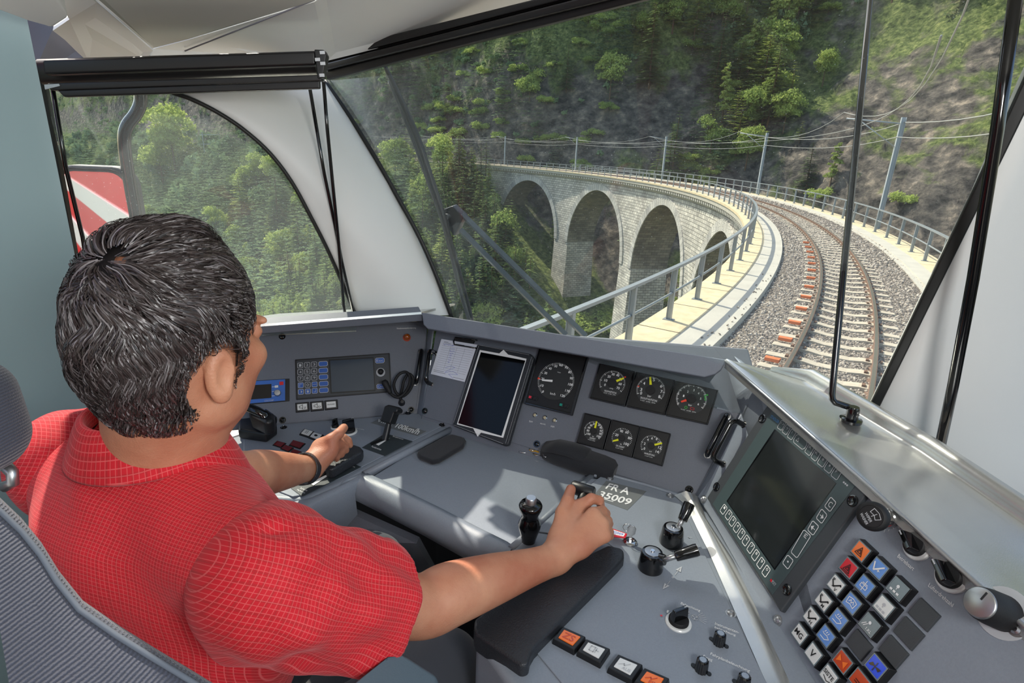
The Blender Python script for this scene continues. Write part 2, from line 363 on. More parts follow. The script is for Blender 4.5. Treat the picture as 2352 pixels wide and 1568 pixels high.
legs=[('Beleuchtung',[zg(1708,1018),zg(1842,1072),zg(1835,1092),zg(1700,1038)]),
('Instrumenten-',[zg(1945,1158),zg(2112,1222),zg(2106,1240),zg(1939,1176)]),('beleuchtung',[zg(1942,1186),zg(2088,1244),zg(2082,1262),zg(1936,1204)]),
('Fahrplanbeleuchtung',[zd(100,1258),zd(382,1384),zd(374,1408),zd(92,1282)]),('Front',[zd(48,1276),zd(115,1306),zd(107,1330),zd(40,1300)]),('Pult',[zd(332,1406),zd(388,1430),zd(380,1452),zd(324,1428)]),
('0',[zg(1672,1068),zg(1684,1072),zg(1680,1086),zg(1668,1082)]),('I',[zg(1610,1074),zg(1622,1078),zg(1616,1096),zg(1604,1092)]),('0',[zg(1644,838),zg(1658,842),zg(1654,854),zg(1640,850)])]
for t,c4 in legs: tq(L,DF,t,c4,.0042,.006)
for t,c4 in [('Betriebsart',[zd(1466,540),zd(1580,640),zd(1566,664),zd(1452,564)]),('Lüfterdrehzahl',[zd(1688,748),zd(1862,900),zd(1848,926),zd(1674,774)]),
  ('Aus',[zd(1570,328),zd(1600,352),zd(1592,364),zd(1562,340)]),('Heizen',[zd(1728,455),zd(1780,498),zd(1770,512),zd(1718,470)]),('Lüften',[zd(1686,540),zd(1734,582),zd(1724,596),zd(1676,554)]),
  ('Aus',[zd(1853,538),zd(1882,560),zd(1874,572),zd(1845,550)]),('2',[zd(1994,712),zd(2010,722),zd(2002,742),zd(1986,732)]),('3',[zd(1960,776),zd(1976,786),zd(1968,806),zd(1952,796)]),('1',[zd(1990,655),zd(2000,662),zd(1995,675),zd(1985,668)])]:
    tq(L,PD,t,c4,.0032,.004)
# ticks for wiper knob and regulator arc
for a,b in [((1436,215),(1444,230)),((1452,245),(1462,252)),((1365,365),(1358,385)),((1395,368),(1388,378)),((1420,350),(1428,362))]:
    L.stroke(PD,[PD.loc(zd(*a)),PD.loc(zd(*b))],.0012,.0032)
L.flat(PD,[PD.loc(zd(*q)) for q in((1482,265),(1490,300),(1482,335),(1468,362),(1455,350),(1468,330),(1478,300))],.0032)
# arrows near lower lever
for c,t in(((1650,845),(1712,770)),((1645,855),(1578,930))):
    a,b=DF.loc(zg(*c)),DF.loc(zg(*t)); d=(b-a)/np.linalg.norm(b-a); n=np.array([-d[1],d[0]])
    L.stroke(DF,[a+d*.008,b-d*.008],.0008,.0042); L.flat(DF,[b,b-d*.016+n*.005,b-d*.016-n*.005],.0042)
L.stroke(DF,DL(zg(1752,562),zg(1764,575),zg(1758,568),zg(1782,568)),.0009,.0042)
# lamp symbols around the lighting switch
for c in((1743,1090),(1800,1125)):
    p=DF.loc(zg(*c)); r=.0055
    L.stroke(DF,[(p[0]+r*math.cos(t),p[1]+r*math.sin(t)) for t in np.linspace(0,6.28,20)],.0008,.0042)
    for k in(0.6,2.7,4.8): L.flat(DF,[p]+[(p[0]+r*math.cos(k+j),p[1]+r*math.sin(k+j)) for j in(-.3,0,.3)],.0042)
p=DF.loc(zg(1800,1125))
for k in np.linspace(-.3,1.0,6): L.stroke(DF,[(p[0]+.008*math.cos(k),p[1]+.008*math.sin(k)),(p[0]+.019*math.cos(k),p[1]+.019*math.sin(k))],.0007,.0042)
for t,q in(('Fahrt',(278,737)),('Warnung',(383,760)),('Halt',(473,782))):
    x,y=q; w=16 if t!='Warnung' else 24
    tq(L,PC,t,[zb(x-w,y-8-w*.12),zb(x+w,y-8+w*.12),zb(x+w-3,y+8+w*.12),zb(x-w-3,y+8-w*.12)],.003)
tq(L,DF,'Zugkraft',[zc(960,950),zc(1058,970),zc(1056,976),zc(958,956)],.0042)
L.build('printed_marks',M['greyprint'],con)
MB().flat(DF,DL(zg(1560,1108),zg(1575,1108),zg(1578,1118),zg(1563,1118)),.0042).build('red_symbol',M['redcap'],con)
# screws
def screw(F,q,r=.0065,mt=None):
    a=F.loc(q); m=MB(); m.disc(F,a[0],a[1],r*1.5,.002,.0035,20); m.lathe(F,a[0],a[1],[(r*1.05,.003),(r,.006),(r*.55,.0075),(r*.4,.0055),(0.0001,.0055)],16)
    m.build('screw',mt or M['blackg'],con,smooth=40)
for F,qs,mt in((PL,[zc(465,292),zc(468,893),zc(1393,818)],M['blackg']),(PC,[zc(1495,828),zb(328,940),zb(1698,1350),zb(2195,380)],M['blackg']),(DF,[zc(1372,850),zc(1617,933),zc(476,953)],M['blackg']),
   (DF,[zb(980,1258),zb(1524,1414),zg(2052,1095)],M['steel']),(PD,[zb(1835,1440),zd(592,1018),zd(2310,1082)],M['steel'])):
    for q in qs: screw(F,q,.006,mt)
# dark label plates on left desk with wedge marks
plate('brake_scale_plate',DF,[zc(1210,998),zc(1405,1055),zc(1205,1160),zc(1040,1100)],.003,.0045,M['darkplate'],con,.0005)
plate('traction_scale_plate',DF,[zc(925,1195),zc(1035,1240),zc(610,1455),zc(530,1395)],.003,.0045,M['darkplate'],con,.0005)
L=MB(); L.flat(DF,DL(zc(1245,1033),zc(1140,1080),zc(1160,1090)),.0056); L.flat(DF,DL(zc(882,1252),zc(662,1362),zc(692,1378)),.0056)
tq(L,DF,'Bergabremse',[zc(1266,1018),zc(1340,1042),zc(1334,1050),zc(1260,1027)],.0056)
tq(L,DF,'Parkbremse',[zc(1114,1090),zc(1182,1113),zc(1176,1125),zc(1108,1101)],.0056)
tq(L,DF,'Zugbremse',[zc(936,1218),zc(994,1242),zc(986,1252),zc(928,1228)],.0056)
tq(L,DF,'Schiene',[zc(602,1390),zc(652,1410),zc(644,1421),zc(594,1402)],.0056); tq(L,DF,'Mg-Bremse',[zc(578,1404),zc(634,1428),zc(626,1440),zc(570,1416)],.0056)
L.build('scale_wedges',M['white'],con)
# ================= INSTRUMENTS =================
def gauge(name,label,F,quad,cen,edge,labs,t0,t1,nt,needle,ncol,caps=(),group=None,th=.0058,hub=.33,dep=.012,major=5,slim=False,extra=None):
    q=Quad(F,[zb(*p) for p in quad],dep); c=F.loc(zb(*cen),dep); e=F.loc(zb(*edge),dep); r=np.linalg.norm(e-c)
    base=q.pt(.5,.5,-dep)
    t=thing(name,base,label,'gauge',group)
    MB().box(q,0,1,0,1,-dep,0).build('case',M['dialbox'],t,bevel=.002)
    fr=MB()
    for a in((0,.03,0,1),(.97,1,0,1),(.03,.97,0,.03),(.03,.97,.97,1)): fr.box(q,*a,-.001,.0035)
    fr.build('bezel',M['black'] if slim else M['blackg'],t,bevel=.001)
    MB().disc(F,c[0],c[1],r,dep-.001,dep+.0008,48).build('dial',M['dial'],t)
    A=lambda p:(lambda w:math.atan2(w[1],w[0]))(F.loc(zb(*p),dep)-c)
    a0,a1=A(t0),A(t1)
    while a1>a0: a1-=2*math.pi
    mk=MB()
    for i in range(nt+1):
        x=a0+(a1-a0)*i/nt; big=i%major==0
        r0,r1=r*(.84 if big else .89),r*.97; w=.0013 if big else .0007
        mk.stroke(F,[(c[0]+r0*math.cos(x),c[1]+r0*math.sin(x)),(c[0]+r1*math.cos(x),c[1]+r1*math.sin(x))],w,dep+.0014)
    mk.build('tick_marks',M['white'],t,recalc=False)
    tx=MB()
    for s_,p in labs:
        l=F.loc(zb(*p),dep); w=th*.62*len(s_)/2
        tx.text(F,s_,l[0]-w,l[1]-th/2,l[0]+w,l[1]+th/2,dep+.0014,.012,True)
    for s_,p,w,h_ in caps:
        l=F.loc(zb(*p),dep); tx.text(F,s_,l[0]-w/2,l[1]-h_/2,l[0]+w/2,l[1]+h_/2,dep+.0014,0,True)
    tx.build('numerals',M['white'],t,recalc=False)
    if hub: MB().disc(F,c[0],c[1],r*hub,dep+.001,dep+.0045,32).build('hub',M['blackm'],t,smooth=40)
    n0,n1=F.loc(zb(*needle[0]),dep),F.loc(zb(*needle[1]),dep); d=(n1-n0)/np.linalg.norm(n1-n0); w=np.array([-d[1],d[0]])*(.0024 if slim else .0028)
    MB().prism(F,[n0-w,n1-w*.7,n1+w*.7,n0+w],dep+.003,dep+.004).build('needle',M[ncol],t)
    if extra: extra(t,F,c,r,dep)
    return t
def tri(mb,F,p,ang,s,h):
    mb.flat(F,[(p[0]+s*math.cos(ang+k),p[1]+s*math.sin(ang+k)) for k in(0,2.4,-2.4)],h)
def sp_extra(t,F,c,r,dep):
    m=MB(); p=F.loc(zb(347,350),dep); tri(m,F,p,0,.0048,dep+.0016); m.build('speed_pointer',M['red'],t)
    for (x,y),mt,nm in(((268,518),'redcap','indicator_lamp'),((313,530),'dialbox','indicator_lamp'),((545,587),'green','indicator_lamp'),((592,600),'dialbox','indicator_lamp')):
        p=F.loc(zb(x,y),dep); m=MB(); m.box(F,p[0]-.0058,p[0]+.0058,p[1]-.0052,p[1]+.0052,dep-.0005,dep+.003); m.build('lamp_socket',M['black'],t,bevel=.0008)
        m=MB(); m.box(F,p[0]-.0038,p[0]+.0038,p[1]-.0036,p[1]+.0036,dep+.002,dep+.0042,.0006); m.build(nm,M[mt],t)
gauge('speedometer','large square speedometer with white needle and red pointer near 20','' or PC,[(352,70),(788,150),(640,678),(210,575)],(497,372),(667,376),
 [('0',(383,467)),('10',(374,413)),('20',(380,353)),('30',(407,301)),('40',(447,260)),('50',(498,238)),('60',(547,230)),('70',(594,252)),('80',(624,293)),('90',(637,349)),('100',(629,404)),('110',(603,461)),('120',(560,505))],
 (362,484),(574,522),60,((470,374),(376,366)),'white',[('km/h',(471,487),.014,.0065),('Hasler',(528,295),.009,.0025)],'',.0066,0,.014,5,extra=sp_extra)
mk_red=lambda px,col:(lambda t,F,c,r,dep:(lambda m:(tri(m,F,F.loc(zb(*px),dep),math.pi,.003,dep+.0018),m.build('limit_mark',M[col],t)))(MB()))
gauge('pressure_gauge','round vacuum gauge in left black case of the upper trio, yellow needle near 50',PC,[(893,215),(1208,285),(1118,598),(800,525)],(1005,393),(1125,400),
 [('0',(940,407)),('10',(948,367)),('20',(977,332)),('30',(1014,312)),('40',(1055,321)),('50',(1082,357)),('60',(1077,399)),('70',(1058,436))],(905,424),(1086,466),35,((1040,377),(1110,349)),'yellow',
 [('cmHg',(997,440),.009,.004),('VAKUUM-HAUPTLEITUNG',(988,470),.031,.0045),('0-15.07   2x1000   GYMn',(982,488),.030,.0022)],'upper pressure gauges',.0062,.36,extra=mk_red((1120,337),'red'))
gauge('pressure_gauge','air pressure gauge in the middle of the upper trio, yellow needle up near 5',PC,[(1222,290),(1572,366),(1475,675),(1130,600)],(1350,455),(1483,460),
 [('0',(1265,481)),('3',(1266,449)),('4',(1293,393)),('5',(1381,362)),('6',(1446,418)),('7',(1448,468)),('8',(1429,513))],(1224,488),(1448,531),40,((1352,408),(1348,338)),'yellow',
 [('bar',(1340,508),.009,.005),('DRUCKLUFT-HAUPTLEITUNG',(1334,537),.040,.0048),('0-15.07   2x1000   GYMn',(1325,558),.036,.0024)],'upper pressure gauges',.0075,.31,extra=mk_red((1240,420),'red'))
def exc(t,F,c,r,dep):
    m=MB(); tri(m,F,F.loc(zb(1856,498),dep),math.pi,.0036,dep+.0018)
    for k in np.linspace(.12,.45,5): m.stroke(F,[(c[0]+r*.84*math.cos(k),c[1]+r*.84*math.sin(k)),(c[0]+r*.93*math.cos(k),c[1]+r*.93*math.sin(k))],.0016,dep+.002)
    p=F.loc(zb(1668,610),dep); m.stroke(F,[(p[0]+.003*math.cos(a),p[1]+.003*math.sin(a)) for a in np.linspace(0,6.3,12)],.0009,dep+.0018)
    m.build('green_marks',M['needlegreen'],t,recalc=False)
    m=MB(); p=F.loc(zb(1725,622),dep); m.stroke(F,[(p[0]-.004,p[1]-.0025),(p[0]+.004,p[1]-.0025),(p[0]+.004,p[1]+.0025),(p[0]-.004,p[1]+.0025)],.0008,dep+.0018,True); m.build('red_marks',M['redcap'],t,recalc=False)
M['needlegreen']=mat('gauge_green',(60,200,60),.5)
gauge('pressure_gauge','brake pressure gauge in right black case of the upper trio, red needle at zero',PC,[(1577,372),(1962,455),(1865,762),(1485,680)],(1717,532),(1860,538),
 [('0',(1597,579)),('1',(1648,506)),('2',(1686,468)),('3',(1740,455)),('4',(1782,483)),('5',(1801,531)),('6',(1780,581)),('2',(1602,484)),('1',(1650,560))][:8],(1612,568),(1806,606),60,((1673,547),(1625,561)),'red',
 [('bar',(1707,589),.008,.0045),('0-15.07   2x1000   GYMn',(1690,640),.034,.0024)],'upper pressure gauges',.0052,.3,extra=exc)
gauge('small_gauge','small traction force gauge, leftmost of the lower row, needle pointing up at 20',PC,[(757,658),(995,715),(918,990),(680,925)],(838,822),(928,828),
 [('100',(792,848)),('80',(788,818)),('60',(797,791)),('40',(815,771)),('20',(842,758)),('20',(888,768)),('40',(902,793)),('60',(905,820)),('80',(900,847)),('100',(883,871))],(765,853),(890,895),30,((852,797),(867,736)),'yellow',
 [('%',(832,872),.004,.003),('ZUGKRAFT',(828,889),.015,.004),('0-15.07 1x1000',(818,905),.018,.0018)],'lower small gauges',.0052,.3,slim=True)
gauge('small_gauge','small traction difference gauge in the middle of the lower row, needle low at left',PC,[(1003,717),(1255,778),(1180,1060),(928,990)],(1092,886),(1187,892),
 [('20',(1046,857)),('40',(1089,823)),('60',(1138,834)),('80',(1161,886)),('100',(1132,939))],(1008,918),(1150,962),25,((1062,902),(1012,914)),'yellow',
 [('%',(1083,941),.004,.003),('DIFF. ZUGKRAFT',(1077,962),.020,.004),('0-15.07 1x1000',(1068,980),.018,.0018)],'lower small gauges',.0062,.3,slim=True)
gauge('small_gauge','small overhead line voltage gauge at the right end of the lower row, needle near 11',PC,[(1258,778),(1532,845),(1455,1138),(1187,1062)],(1357,956),(1457,962),
 [('0',(1295,980)),('2',(1298,935)),('4',(1326,900)),('6',(1364,887)),('8',(1405,894)),('10',(1430,926)),('12',(1433,971)),('14',(1410,1008))],(1270,988),(1428,1028),28,((1387,948),(1455,932)),'yellow',
 [('kV',(1350,1007),.006,.003),('FAHRLEITUNG',(1340,1032),.024,.004),('0-15.07 1x1000',(1333,1052),.018,.0018)],'lower small gauges',.0058,.3,slim=True)
# three indicator lamps
for (x,y),lb in zip(((312,680),(401,704),(489,728)),('left of three','middle of three','right of three')):
    a=PC.loc(zb(x,y)); t=thing('indicator_light',PC.pt(a[0],a[1],.002),'small clear indicator light under the speedometer, '+lb,'indicator light','indicator lights under the speedometer')
    MB().lathe(PC,a[0],a[1],[(.0062,.002),(.0062,.004),(.0045,.0055),(.0045,.004)],20).build('collar',M['chrome'],t,smooth=40)
    MB().lathe(PC,a[0],a[1],[(.0044,.003),(.004,.006),(.002,.0075),(.0001,.008)],20).build('lens',M['glassy'] if 'glassy' in M else M['greycap'],t,smooth=True)
# U handles
def handle(F1,p0,F2,p1,out,lab,r=.0062):
    a,b=F1.hit(p0),F2.hit(p1); n=(F1.n+F2.n)/np.linalg.norm(F1.n+F2.n)
    d=(b-a)/np.linalg.norm(b-a); k=.012
    t=thing('grab_handle',a,lab,'handle','black grab handles on the panels')
    pts=[a,a+n*(out-k),a+n*(out-k*.3)+d*k*.3,a+n*out+d*k,b+n*out-d*k,b+n*(out-k*.3)-d*k*.3,b+n*(out-k),b]
    MB().tube(pts,r,12).build('bar',M['blackg'],t,smooth=40)
    for p,F in((a,F1),(b,F2)):
        l=np.array([(p-F.P0)@F.u,(p-F.P0)@F.v]); MB().disc(F,l[0],l[1],r*1.25,.001,.004,20).build('foot',M['chrome'],t,smooth=40)
handle(PC,zb(2040,692),PC,zb(1862,1040),.03,'black bent grab handle on the centre panel right of the gauges')
handle(PD,zb(2200,770),PD,zb(2015,1125),.035,'black bent grab handle beside the big display, right one of the pair')
handle(PL,zc(1462,402),PL,zc(1425,628),.03,'black grab handle on the left panel beside the coiled microphone')
handle(PC,zc(1568,412),PC,zc(1540,635),.035,'black grab handle next to the handwritten form')
# ---- big display ----
q=[ze(1038,490),ze(1957,1250),zd(600,955),zd(70,135)]
Q=Quad(PD,q,.012); t=thing('display_terminal',Q.pt(.5,.5,-.012),'large dark display terminal with white outlined keys on the right panel','display')
MB().box(Q,0,1,0,1,-.012,0).build('frame',M['dispframe'],t,bevel=.003)
bz=[ze(1075,560),ze(1850,1195),zd(545,830),ze(535,1400)]
bp=[PD.loc(x,.0125) for x in bz]
MB().prism(PD,bp,.0118,.0128).build('bezel',M['bezel'],t,bevel=.0004)
sq=[ze(1110,735),ze(1645,1215),zd(560,640),zd(222,160)]
MB().prism(PD,[PD.loc(x,.013) for x in sq],.0128,.0133).build('screen',M['screen'],t)
gap=[ze(1095,725),ze(1652,1215),zd(560,655),zd(215,158)]
MB().prism(PD,[PD.loc(x,.013) for x in gap],.0126,.0130).build('screen_surround',M['blackg'],t)
def key(par,F,c4,h,glyph=None,mt='white',w=.0013,fill=None,off=.0,tmt=None,name='key'):
    K=Quad(F,c4,h); m=MB(); ww=w/K.w; asp=K.ht/K.w; r=.12
    c=[(r,0),(1-r,0),(1,r/asp),(1,1-r/asp),(1-r,1),(r,1),(0,1-r/asp),(0,r/asp)]
    m.stroke(K,c,ww,.0004,True,asp)
    k=m.build(name,M[mt],par,recalc=False)
    if fill: MB().flat(K,c,.0001).build('key_cap',M[fill],k,recalc=False)
    if glyph:
        g=MB()
        if isinstance(glyph,str): g.text(K,glyph,.27,.25,.73,.75,.0006,off,True) if asp>.75 else g.text(K,glyph,.12,.25,.88,.75,.0006,off,True)
        else:
            for pl in glyph:
                if len(pl)>2 and pl[-1]=='f': g.flat(K,pl[:-1],.0006)
                else: g.stroke(K,pl,ww*.8,.0006,False,asp)
        g.build('key_symbol',M[tmt or mt],k,recalc=False)
    return k
H_=.0132
bl=[(192,215),(222,255),(254,302),(286,347),(318,395),(350,442),(385,495),(420,548),(456,603),(494,662)]
tl=[(200,178),(236,218),(264,262),(296,306),(328,352),(361,398),(396,450),(430,502),(468,558),(506,615)]
for i,s_ in enumerate('1234567890'):
    x,y=tl[i]; w_=1+.02*i; 
    c4=[(x,y),(x+22*w_,y+30*w_),(x-10*w_,y+78*w_),(x-32*w_,y+48*w_)]
    g=s_; k=key(t,PD,[zd(*p) for p in c4],H_,None)
    K=Quad(PD,[zd(*p) for p in c4],H_); MB().text(K,s_,.3,.58,.7,.86,.0006,0).build('key_symbol',M['white'],k,recalc=False)
for c4,g in [([(966,128),(1005,170),(960,235),(920,195)],'C'),([(900,213),(940,258),(900,320),(860,280)],'ar'),([(835,297),(880,340),(838,405),(798,365)],'al'),([(755,365),(822,405),(712,565),(680,525)],'E'),([(655,543),(697,585),(657,648),(618,603)],'.')]:
    if g=='ar': g=[[(.2,.5),(.75,.5)],[(.5,.75),(.85,.5),(.5,.25),'f']]
    if g=='al': g=[[(.8,.5),(.3,.5)],[(.5,.75),(.15,.5),(.5,.25),'f']]
    if g=='.': g=[[(.4,.6),(.6,.6),(.6,.45),(.4,.45),'f']]
    if c4[0]==(755,365): c4=[(772,362),(822,408),(722,568),(678,525)]; g=[[(.72,.93),(.4,.93),(.4,.80),(.72,.80)],[(.4,.865),(.62,.865)]]
    key(t,PD,[zd(*p) for p in c4],H_,g)
ek=[((1160,645),(1197,668),(1157,740),(1117,712)),((1205,682),(1240,712),(1200,780),(1162,750)),((1250,723),(1290,755),(1248,825),(1208,795)),((1300,765),(1398,845),(1355,918),(1258,838)),((1410,855),(1453,890),(1410,968),(1365,930)),((1465,905),(1510,940),(1465,1018),(1420,980)),((1525,953),(1575,995),(1528,1072),(1478,1030)),((1585,1008),(1637,1050),(1590,1128),(1537,1085)),((1650,1062),(1705,1105),(1655,1187),(1600,1142))]
eg=[[[(.25,.8),(.25,.6)],[(.6,.8),(.8,.7),(.6,.6)]],[[(.3,.75),(.7,.75),(.5,.55)]],[[(.4,.85),(.4,.6)]],[[(.18,.35),(.38,.35),(.28,.75),(.18,.35)]],[[(.2,.85),(.3,.6),(.45,.85),(.6,.6)]],[[(.2,.85),(.3,.6),(.45,.85),(.6,.6)]],[[(.5,.8),(.5,.5)],[(.35,.72),(.65,.58)],[(.35,.58),(.65,.72)]],[[(.4,.8),(.4,.5),(.65,.65),'f']],[[(.3,.5),(.3,.8),(.6,.8)],[(.3,.65),(.5,.65)]]]
for c4,g in zip(ek,eg): key(t,PD,[ze(*p) for p in c4],H_,g,'greyprint',.0011)
MB().text(Quad(PD,[ze(1068,597),ze(1140,652),ze(1130,678),ze(1056,622)],H_),'STADLER',0,0,1,1,.0004,.01).build('maker_lettering',M['keyblue2'] if 'keyblue2' in M else M['blue'],t,recalc=False)
MB().text(Quad(PD,[zd(543,716),zd(575,752),zd(563,772),zd(531,736)],H_),'PIXY',.2,0,1,1,.0004,.01).build('maker_lettering',M['greyprint'],t,recalc=False)
MB().flat(Quad(PD,[zd(535,714),zd(546,726),zd(538,742),zd(528,730)],H_),[(0,0),(1,0),(1,1),(0,1)],.0004).build('maker_mark',M['redcap'],t,recalc=False)
for p in(ze(1718,1205),ze(1733,1218),ze(1748,1232)):
    a=PD.loc(p,H_); MB().disc(PD,a[0],a[1],.0016,H_,H_+.0004,12).build('indicator_dot',M['greyprint'],t)
for p in(ze(985,632),ze(572,1245),ze(1798,1372),zd(1115,162),zd(650,795))[:3]+(zd(650,795),):
    a=PD.loc(p,.012); MB().lathe(PD,a[0],a[1],[(.0095,.0115),(.0095,.0135),(.0075,.014),(.0045,.0125),(.0001,.0125)],20).build('screw',M['blackg'],t,smooth=40)
# ---- push buttons ----
def pushbutton(F,c4,hc,capm,icon,lab,grp,icm='black',housing=.004,caplab=None,hs=.0):
    # c4 pixel corners of the cap top at height hc
    K=Quad(F,c4,hc); base=K.pt(.5,.5,-hc)
    t=thing('push_button',base,lab,'push button',grp)
    c=[np.array(x) for x in K.c]; m=sum(c)/4
    def grow(g): 
        o=[]
        e=[(-1,1),(1,1),(1,-1),(-1,-1)]
        ux=(c[1]-c[0]+c[2]-c[3]);ux/=np.linalg.norm(ux);vy=(c[0]-c[3]+c[1]-c[2]);vy/=np.linalg.norm(vy)
        return [x+ux*a*g+vy*b*g for x,(a,b) in zip(c,e)]
    a,b=grow(housing+.001),grow(housing-.0005)
    P=[F.pt(x[0],x[1],.001) for x in a]+[F.pt(x[0],x[1],hc-.0015) for x in b]
    MB().add(P,[(3,2,1,0),(4,5,6,7)]+[(i,(i+1)%4,4+(i+1)%4,4+i) for i in range(4)]).build('housing',M['black'],t,bevel=.0012)
    if capm:
        MB().box(K,.0,1,.0,1,-.003,.0,.0).build('cap',M[capm],t,bevel=.0008)
        if icon:
            g=MB(); asp=K.ht/K.w
            for pl in icon:
                if isinstance(pl,tuple): g.text(K,pl[0],*pl[1:5],.0006,.012)
                elif pl[-1]=='f': g.flat(K,pl[:-1],.0006)
                elif pl[-1]=='w': g.stroke(K,pl[:-1],.09,.0006,False,asp)
                else: g.stroke(K,pl,.05,.0006,False,asp)
            g.build('symbol',M[icm],t,recalc=False)
    return t
c0=[zd(1170,445),zd(1240,515),zd(1185,593),zd(1105,517)]
HB=.014
hw=np.array([PD.loc(x,HB) for x in c0]); ctr=hw.mean(0); 
uw=(hw[1]-hw[0]+hw[2]-hw[3])/2; vh=(hw[0]-hw[3]+hw[1]-hw[2])/2
def dbtn(x,y,cap,icon,lab,icm='black',k=1.0,blank=False):
    c=PD.loc(zd(x,y),HB if not blank else .004); hu=np.linalg.norm(uw)/2*k; hv=np.linalg.norm(vh)/2*k
    if blank:
        t=thing('blank_cover',PD.pt(c[0],c[1],.002),lab,'blank cover','blank button covers on the right panel')
        MB().box(PD,c[0]-.0165,c[0]+.0165,c[1]-.0145,c[1]+.0145,.001,.005,.001).build('cover',M['dispframe'],t,bevel=.0008); return
    class FQ: pass
    K=Quad.__new__(Quad); K.F=PD; K.h0=HB; K.c=[c+[-hu,hv],c+[hu,hv],c+[hu,-hv],c+[-hu,-hv]]; K.w=2*hu; K.ht=2*hv
    global Quad_tmp
    t=_pb(K,cap,icon,lab,icm)
def _pb(K,capm,icon,lab,icm):
    F=PD;hc=HB; t=thing('push_button',K.pt(.5,.5,-hc),lab,'push button','lit push buttons on the right panel')
    c=K.c; g=.0045; e=[(-1,1),(1,1),(1,-1),(-1,-1)]
    P=[F.pt(x[0]+a*g,x[1]+b*g,.001) for x,(a,b) in zip(c,e)]+[F.pt(x[0]+a*(g-.0018),x[1]+b*(g-.0018),hc-.0012) for x,(a,b) in zip(c,e)]
    MB().add(P,[(3,2,1,0),(4,5,6,7)]+[(i,(i+1)%4,4+(i+1)%4,4+i) for i in range(4)]).build('housing',M['black'],t,bevel=.0012)
    fr=MB()
    MB().box(K,-.06,1.06,-.07,1.07,-.002,-.0005).build('cap_frame',M['greycap'],t)
    MB().box(K,0,1,0,1,-.002,0).build('cap',M[capm],t,bevel=.0008)
    if icon:
        g=MB(); asp=K.ht/K.w
        for pl in icon:
            if isinstance(pl,tuple): g.text(K,pl[0],*pl[1:5],.0006,.012)
            elif pl[-1]=='f': g.flat(K,pl[:-1],.0006)
            elif pl[-1]=='w': g.stroke(K,pl[:-1],.1,.0006,False,asp)
            else: g.stroke(K,pl,.05,.0006,False,asp)
        g.build('symbol',M[icm],t,recalc=False)
trg=[[(.3,.25),(.3,.8),(.75,.52),(.3,.25)]]
tri1=[[(.25,.2),(.8,.2),(.52,.8),(.25,.2)],[(.4,.32),(.65,.32),(.52,.6),(.4,.32)]]
def pant(t_): return [[(.15,.65),(.45,.3),(.85,.75),(.9,.68),'w'],[(.5,.35),(.35,.25)],[(.12,.8),(.28,.8)],[(.12,.72),(.28,.72)],(t_,.6,.08,.82,.34)]
wind=[[(.2,.3),(.15,.75),(.5,.85),(.85,.75),(.8,.3),(.5,.4),(.2,.3)],[(.3,.5),(.4,.7),(.5,.5),(.6,.7),(.7,.5)]]
hand=[[(.2,.25),(.6,.25),(.85,.5),(.6,.6),(.35,.55),(.2,.6)],[(.3,.7),(.35,.85)],[(.45,.7),(.5,.85)],[(.6,.7),(.65,.85)]]
bulb=lambda:[[(.5+.1*math.cos(a),.65+.12*math.sin(a)) for a in np.linspace(0,6.3,12)]+['f'],[(.5,.5),(.5,.42)],[(.15,.15),(.15,.3),(.32,.3),(.32,.15),'f'],[(.4,.15),(.4,.3),(.57,.3),(.57,.15),'f'],[(.65,.15),(.65,.3),(.82,.3),(.82,.15),'f']]
for a in [(1175,515,'orange',tri1,'orange push button with a triangle, topmost of the grid'),
 (1088,635,'redcap',tri1+[[(.15,.1),(.9,.1)]],'red push button with a black triangle'),
 (998,757,'whitecap',pant('V'),'white push button with pantograph symbol and letter V'),
 (908,873,'whitecap',pant('M'),'white push button with pantograph symbol and letter M'),
 (822,990,'whitecap',pant('H'),'white push button with pantograph symbol and letter H'),
 (736,1110,'whitecap',[('MG',.12,.3,.88,.72)],'white push button lettered MG'),
 (835,1253,'whitecap',[('V',.3,.25,.7,.75)],'white push button lettered with a single V'),
 (945,1413,'whitecap',[('SISTE',.08,.45,.92,.75),[(.25,.3),(.6,.15),(.85,.3)]],'white push button lettered SISTE with a curved arrow')]: dbtn(*a)
for a in [(1300,640,'blue',[[(.12,.75),(.35,.25),(.85,.85),'w'],[(.65,.3),(.65,.5)],[(.55,.4),(.75,.4)]],'light blue push button with pantograph and snowflake'),
 (1205,765,'blue',[[(.25,.3),(.75,.3),(.75,.55),(.25,.55),(.25,.3)],[(.3,.65),(.7,.65)],[(.5,.1),(.5,.9)]],'light blue push button with a coil symbol'),
 (1110,890,'blue',wind,'light blue push button with windscreen heating symbol'),
 (1015,1008,'blue',hand,'light blue push button with steam above a seat symbol'),
 (925,1125,'blue',hand,'light blue push button with a hand and wavy lines'),
 (1440,785,'greycap',bulb(),'grey push button with lamp and seats symbol, beside the blank cover'),
 (1340,915,'whitecap',bulb(),'pale push button with lamp and seats symbol'),
 (1238,1045,'greycap',[bulb()[0],[(.12,.2),(.3,.5)],[(.25,.2),(.43,.5)],('1.KL',.5,.1,.92,.3)],'grey push button with lamp symbol marked 1.KL')]: dbtn(*a,icm='white' if a[2]!='whitecap' else 'greyprint')
dbtn(1045,1308,'dkorange',[[(.15,.2),(.15,.8),(.45,.5),'f'],[(.85,.2),(.85,.8),(.55,.5),'f']],'dark orange push button with two facing triangles','orange')
dbtn(1285,1345,'deepblue',[[(.1,.3),(.25,.3),(.5,.5),(.25,.6),'f'],[(.9,.6),(.75,.6),(.5,.5),(.8,.35),'f'],[(.5,.15),(.5,.8)]],'deep blue push button with a propeller symbol','blackg')
dbtn(1165,1447,'dkorange',[[(.3,.3),(.7,.3)],[(.3,.45),(.7,.45)]],'orange push button at the bottom edge of the grid')
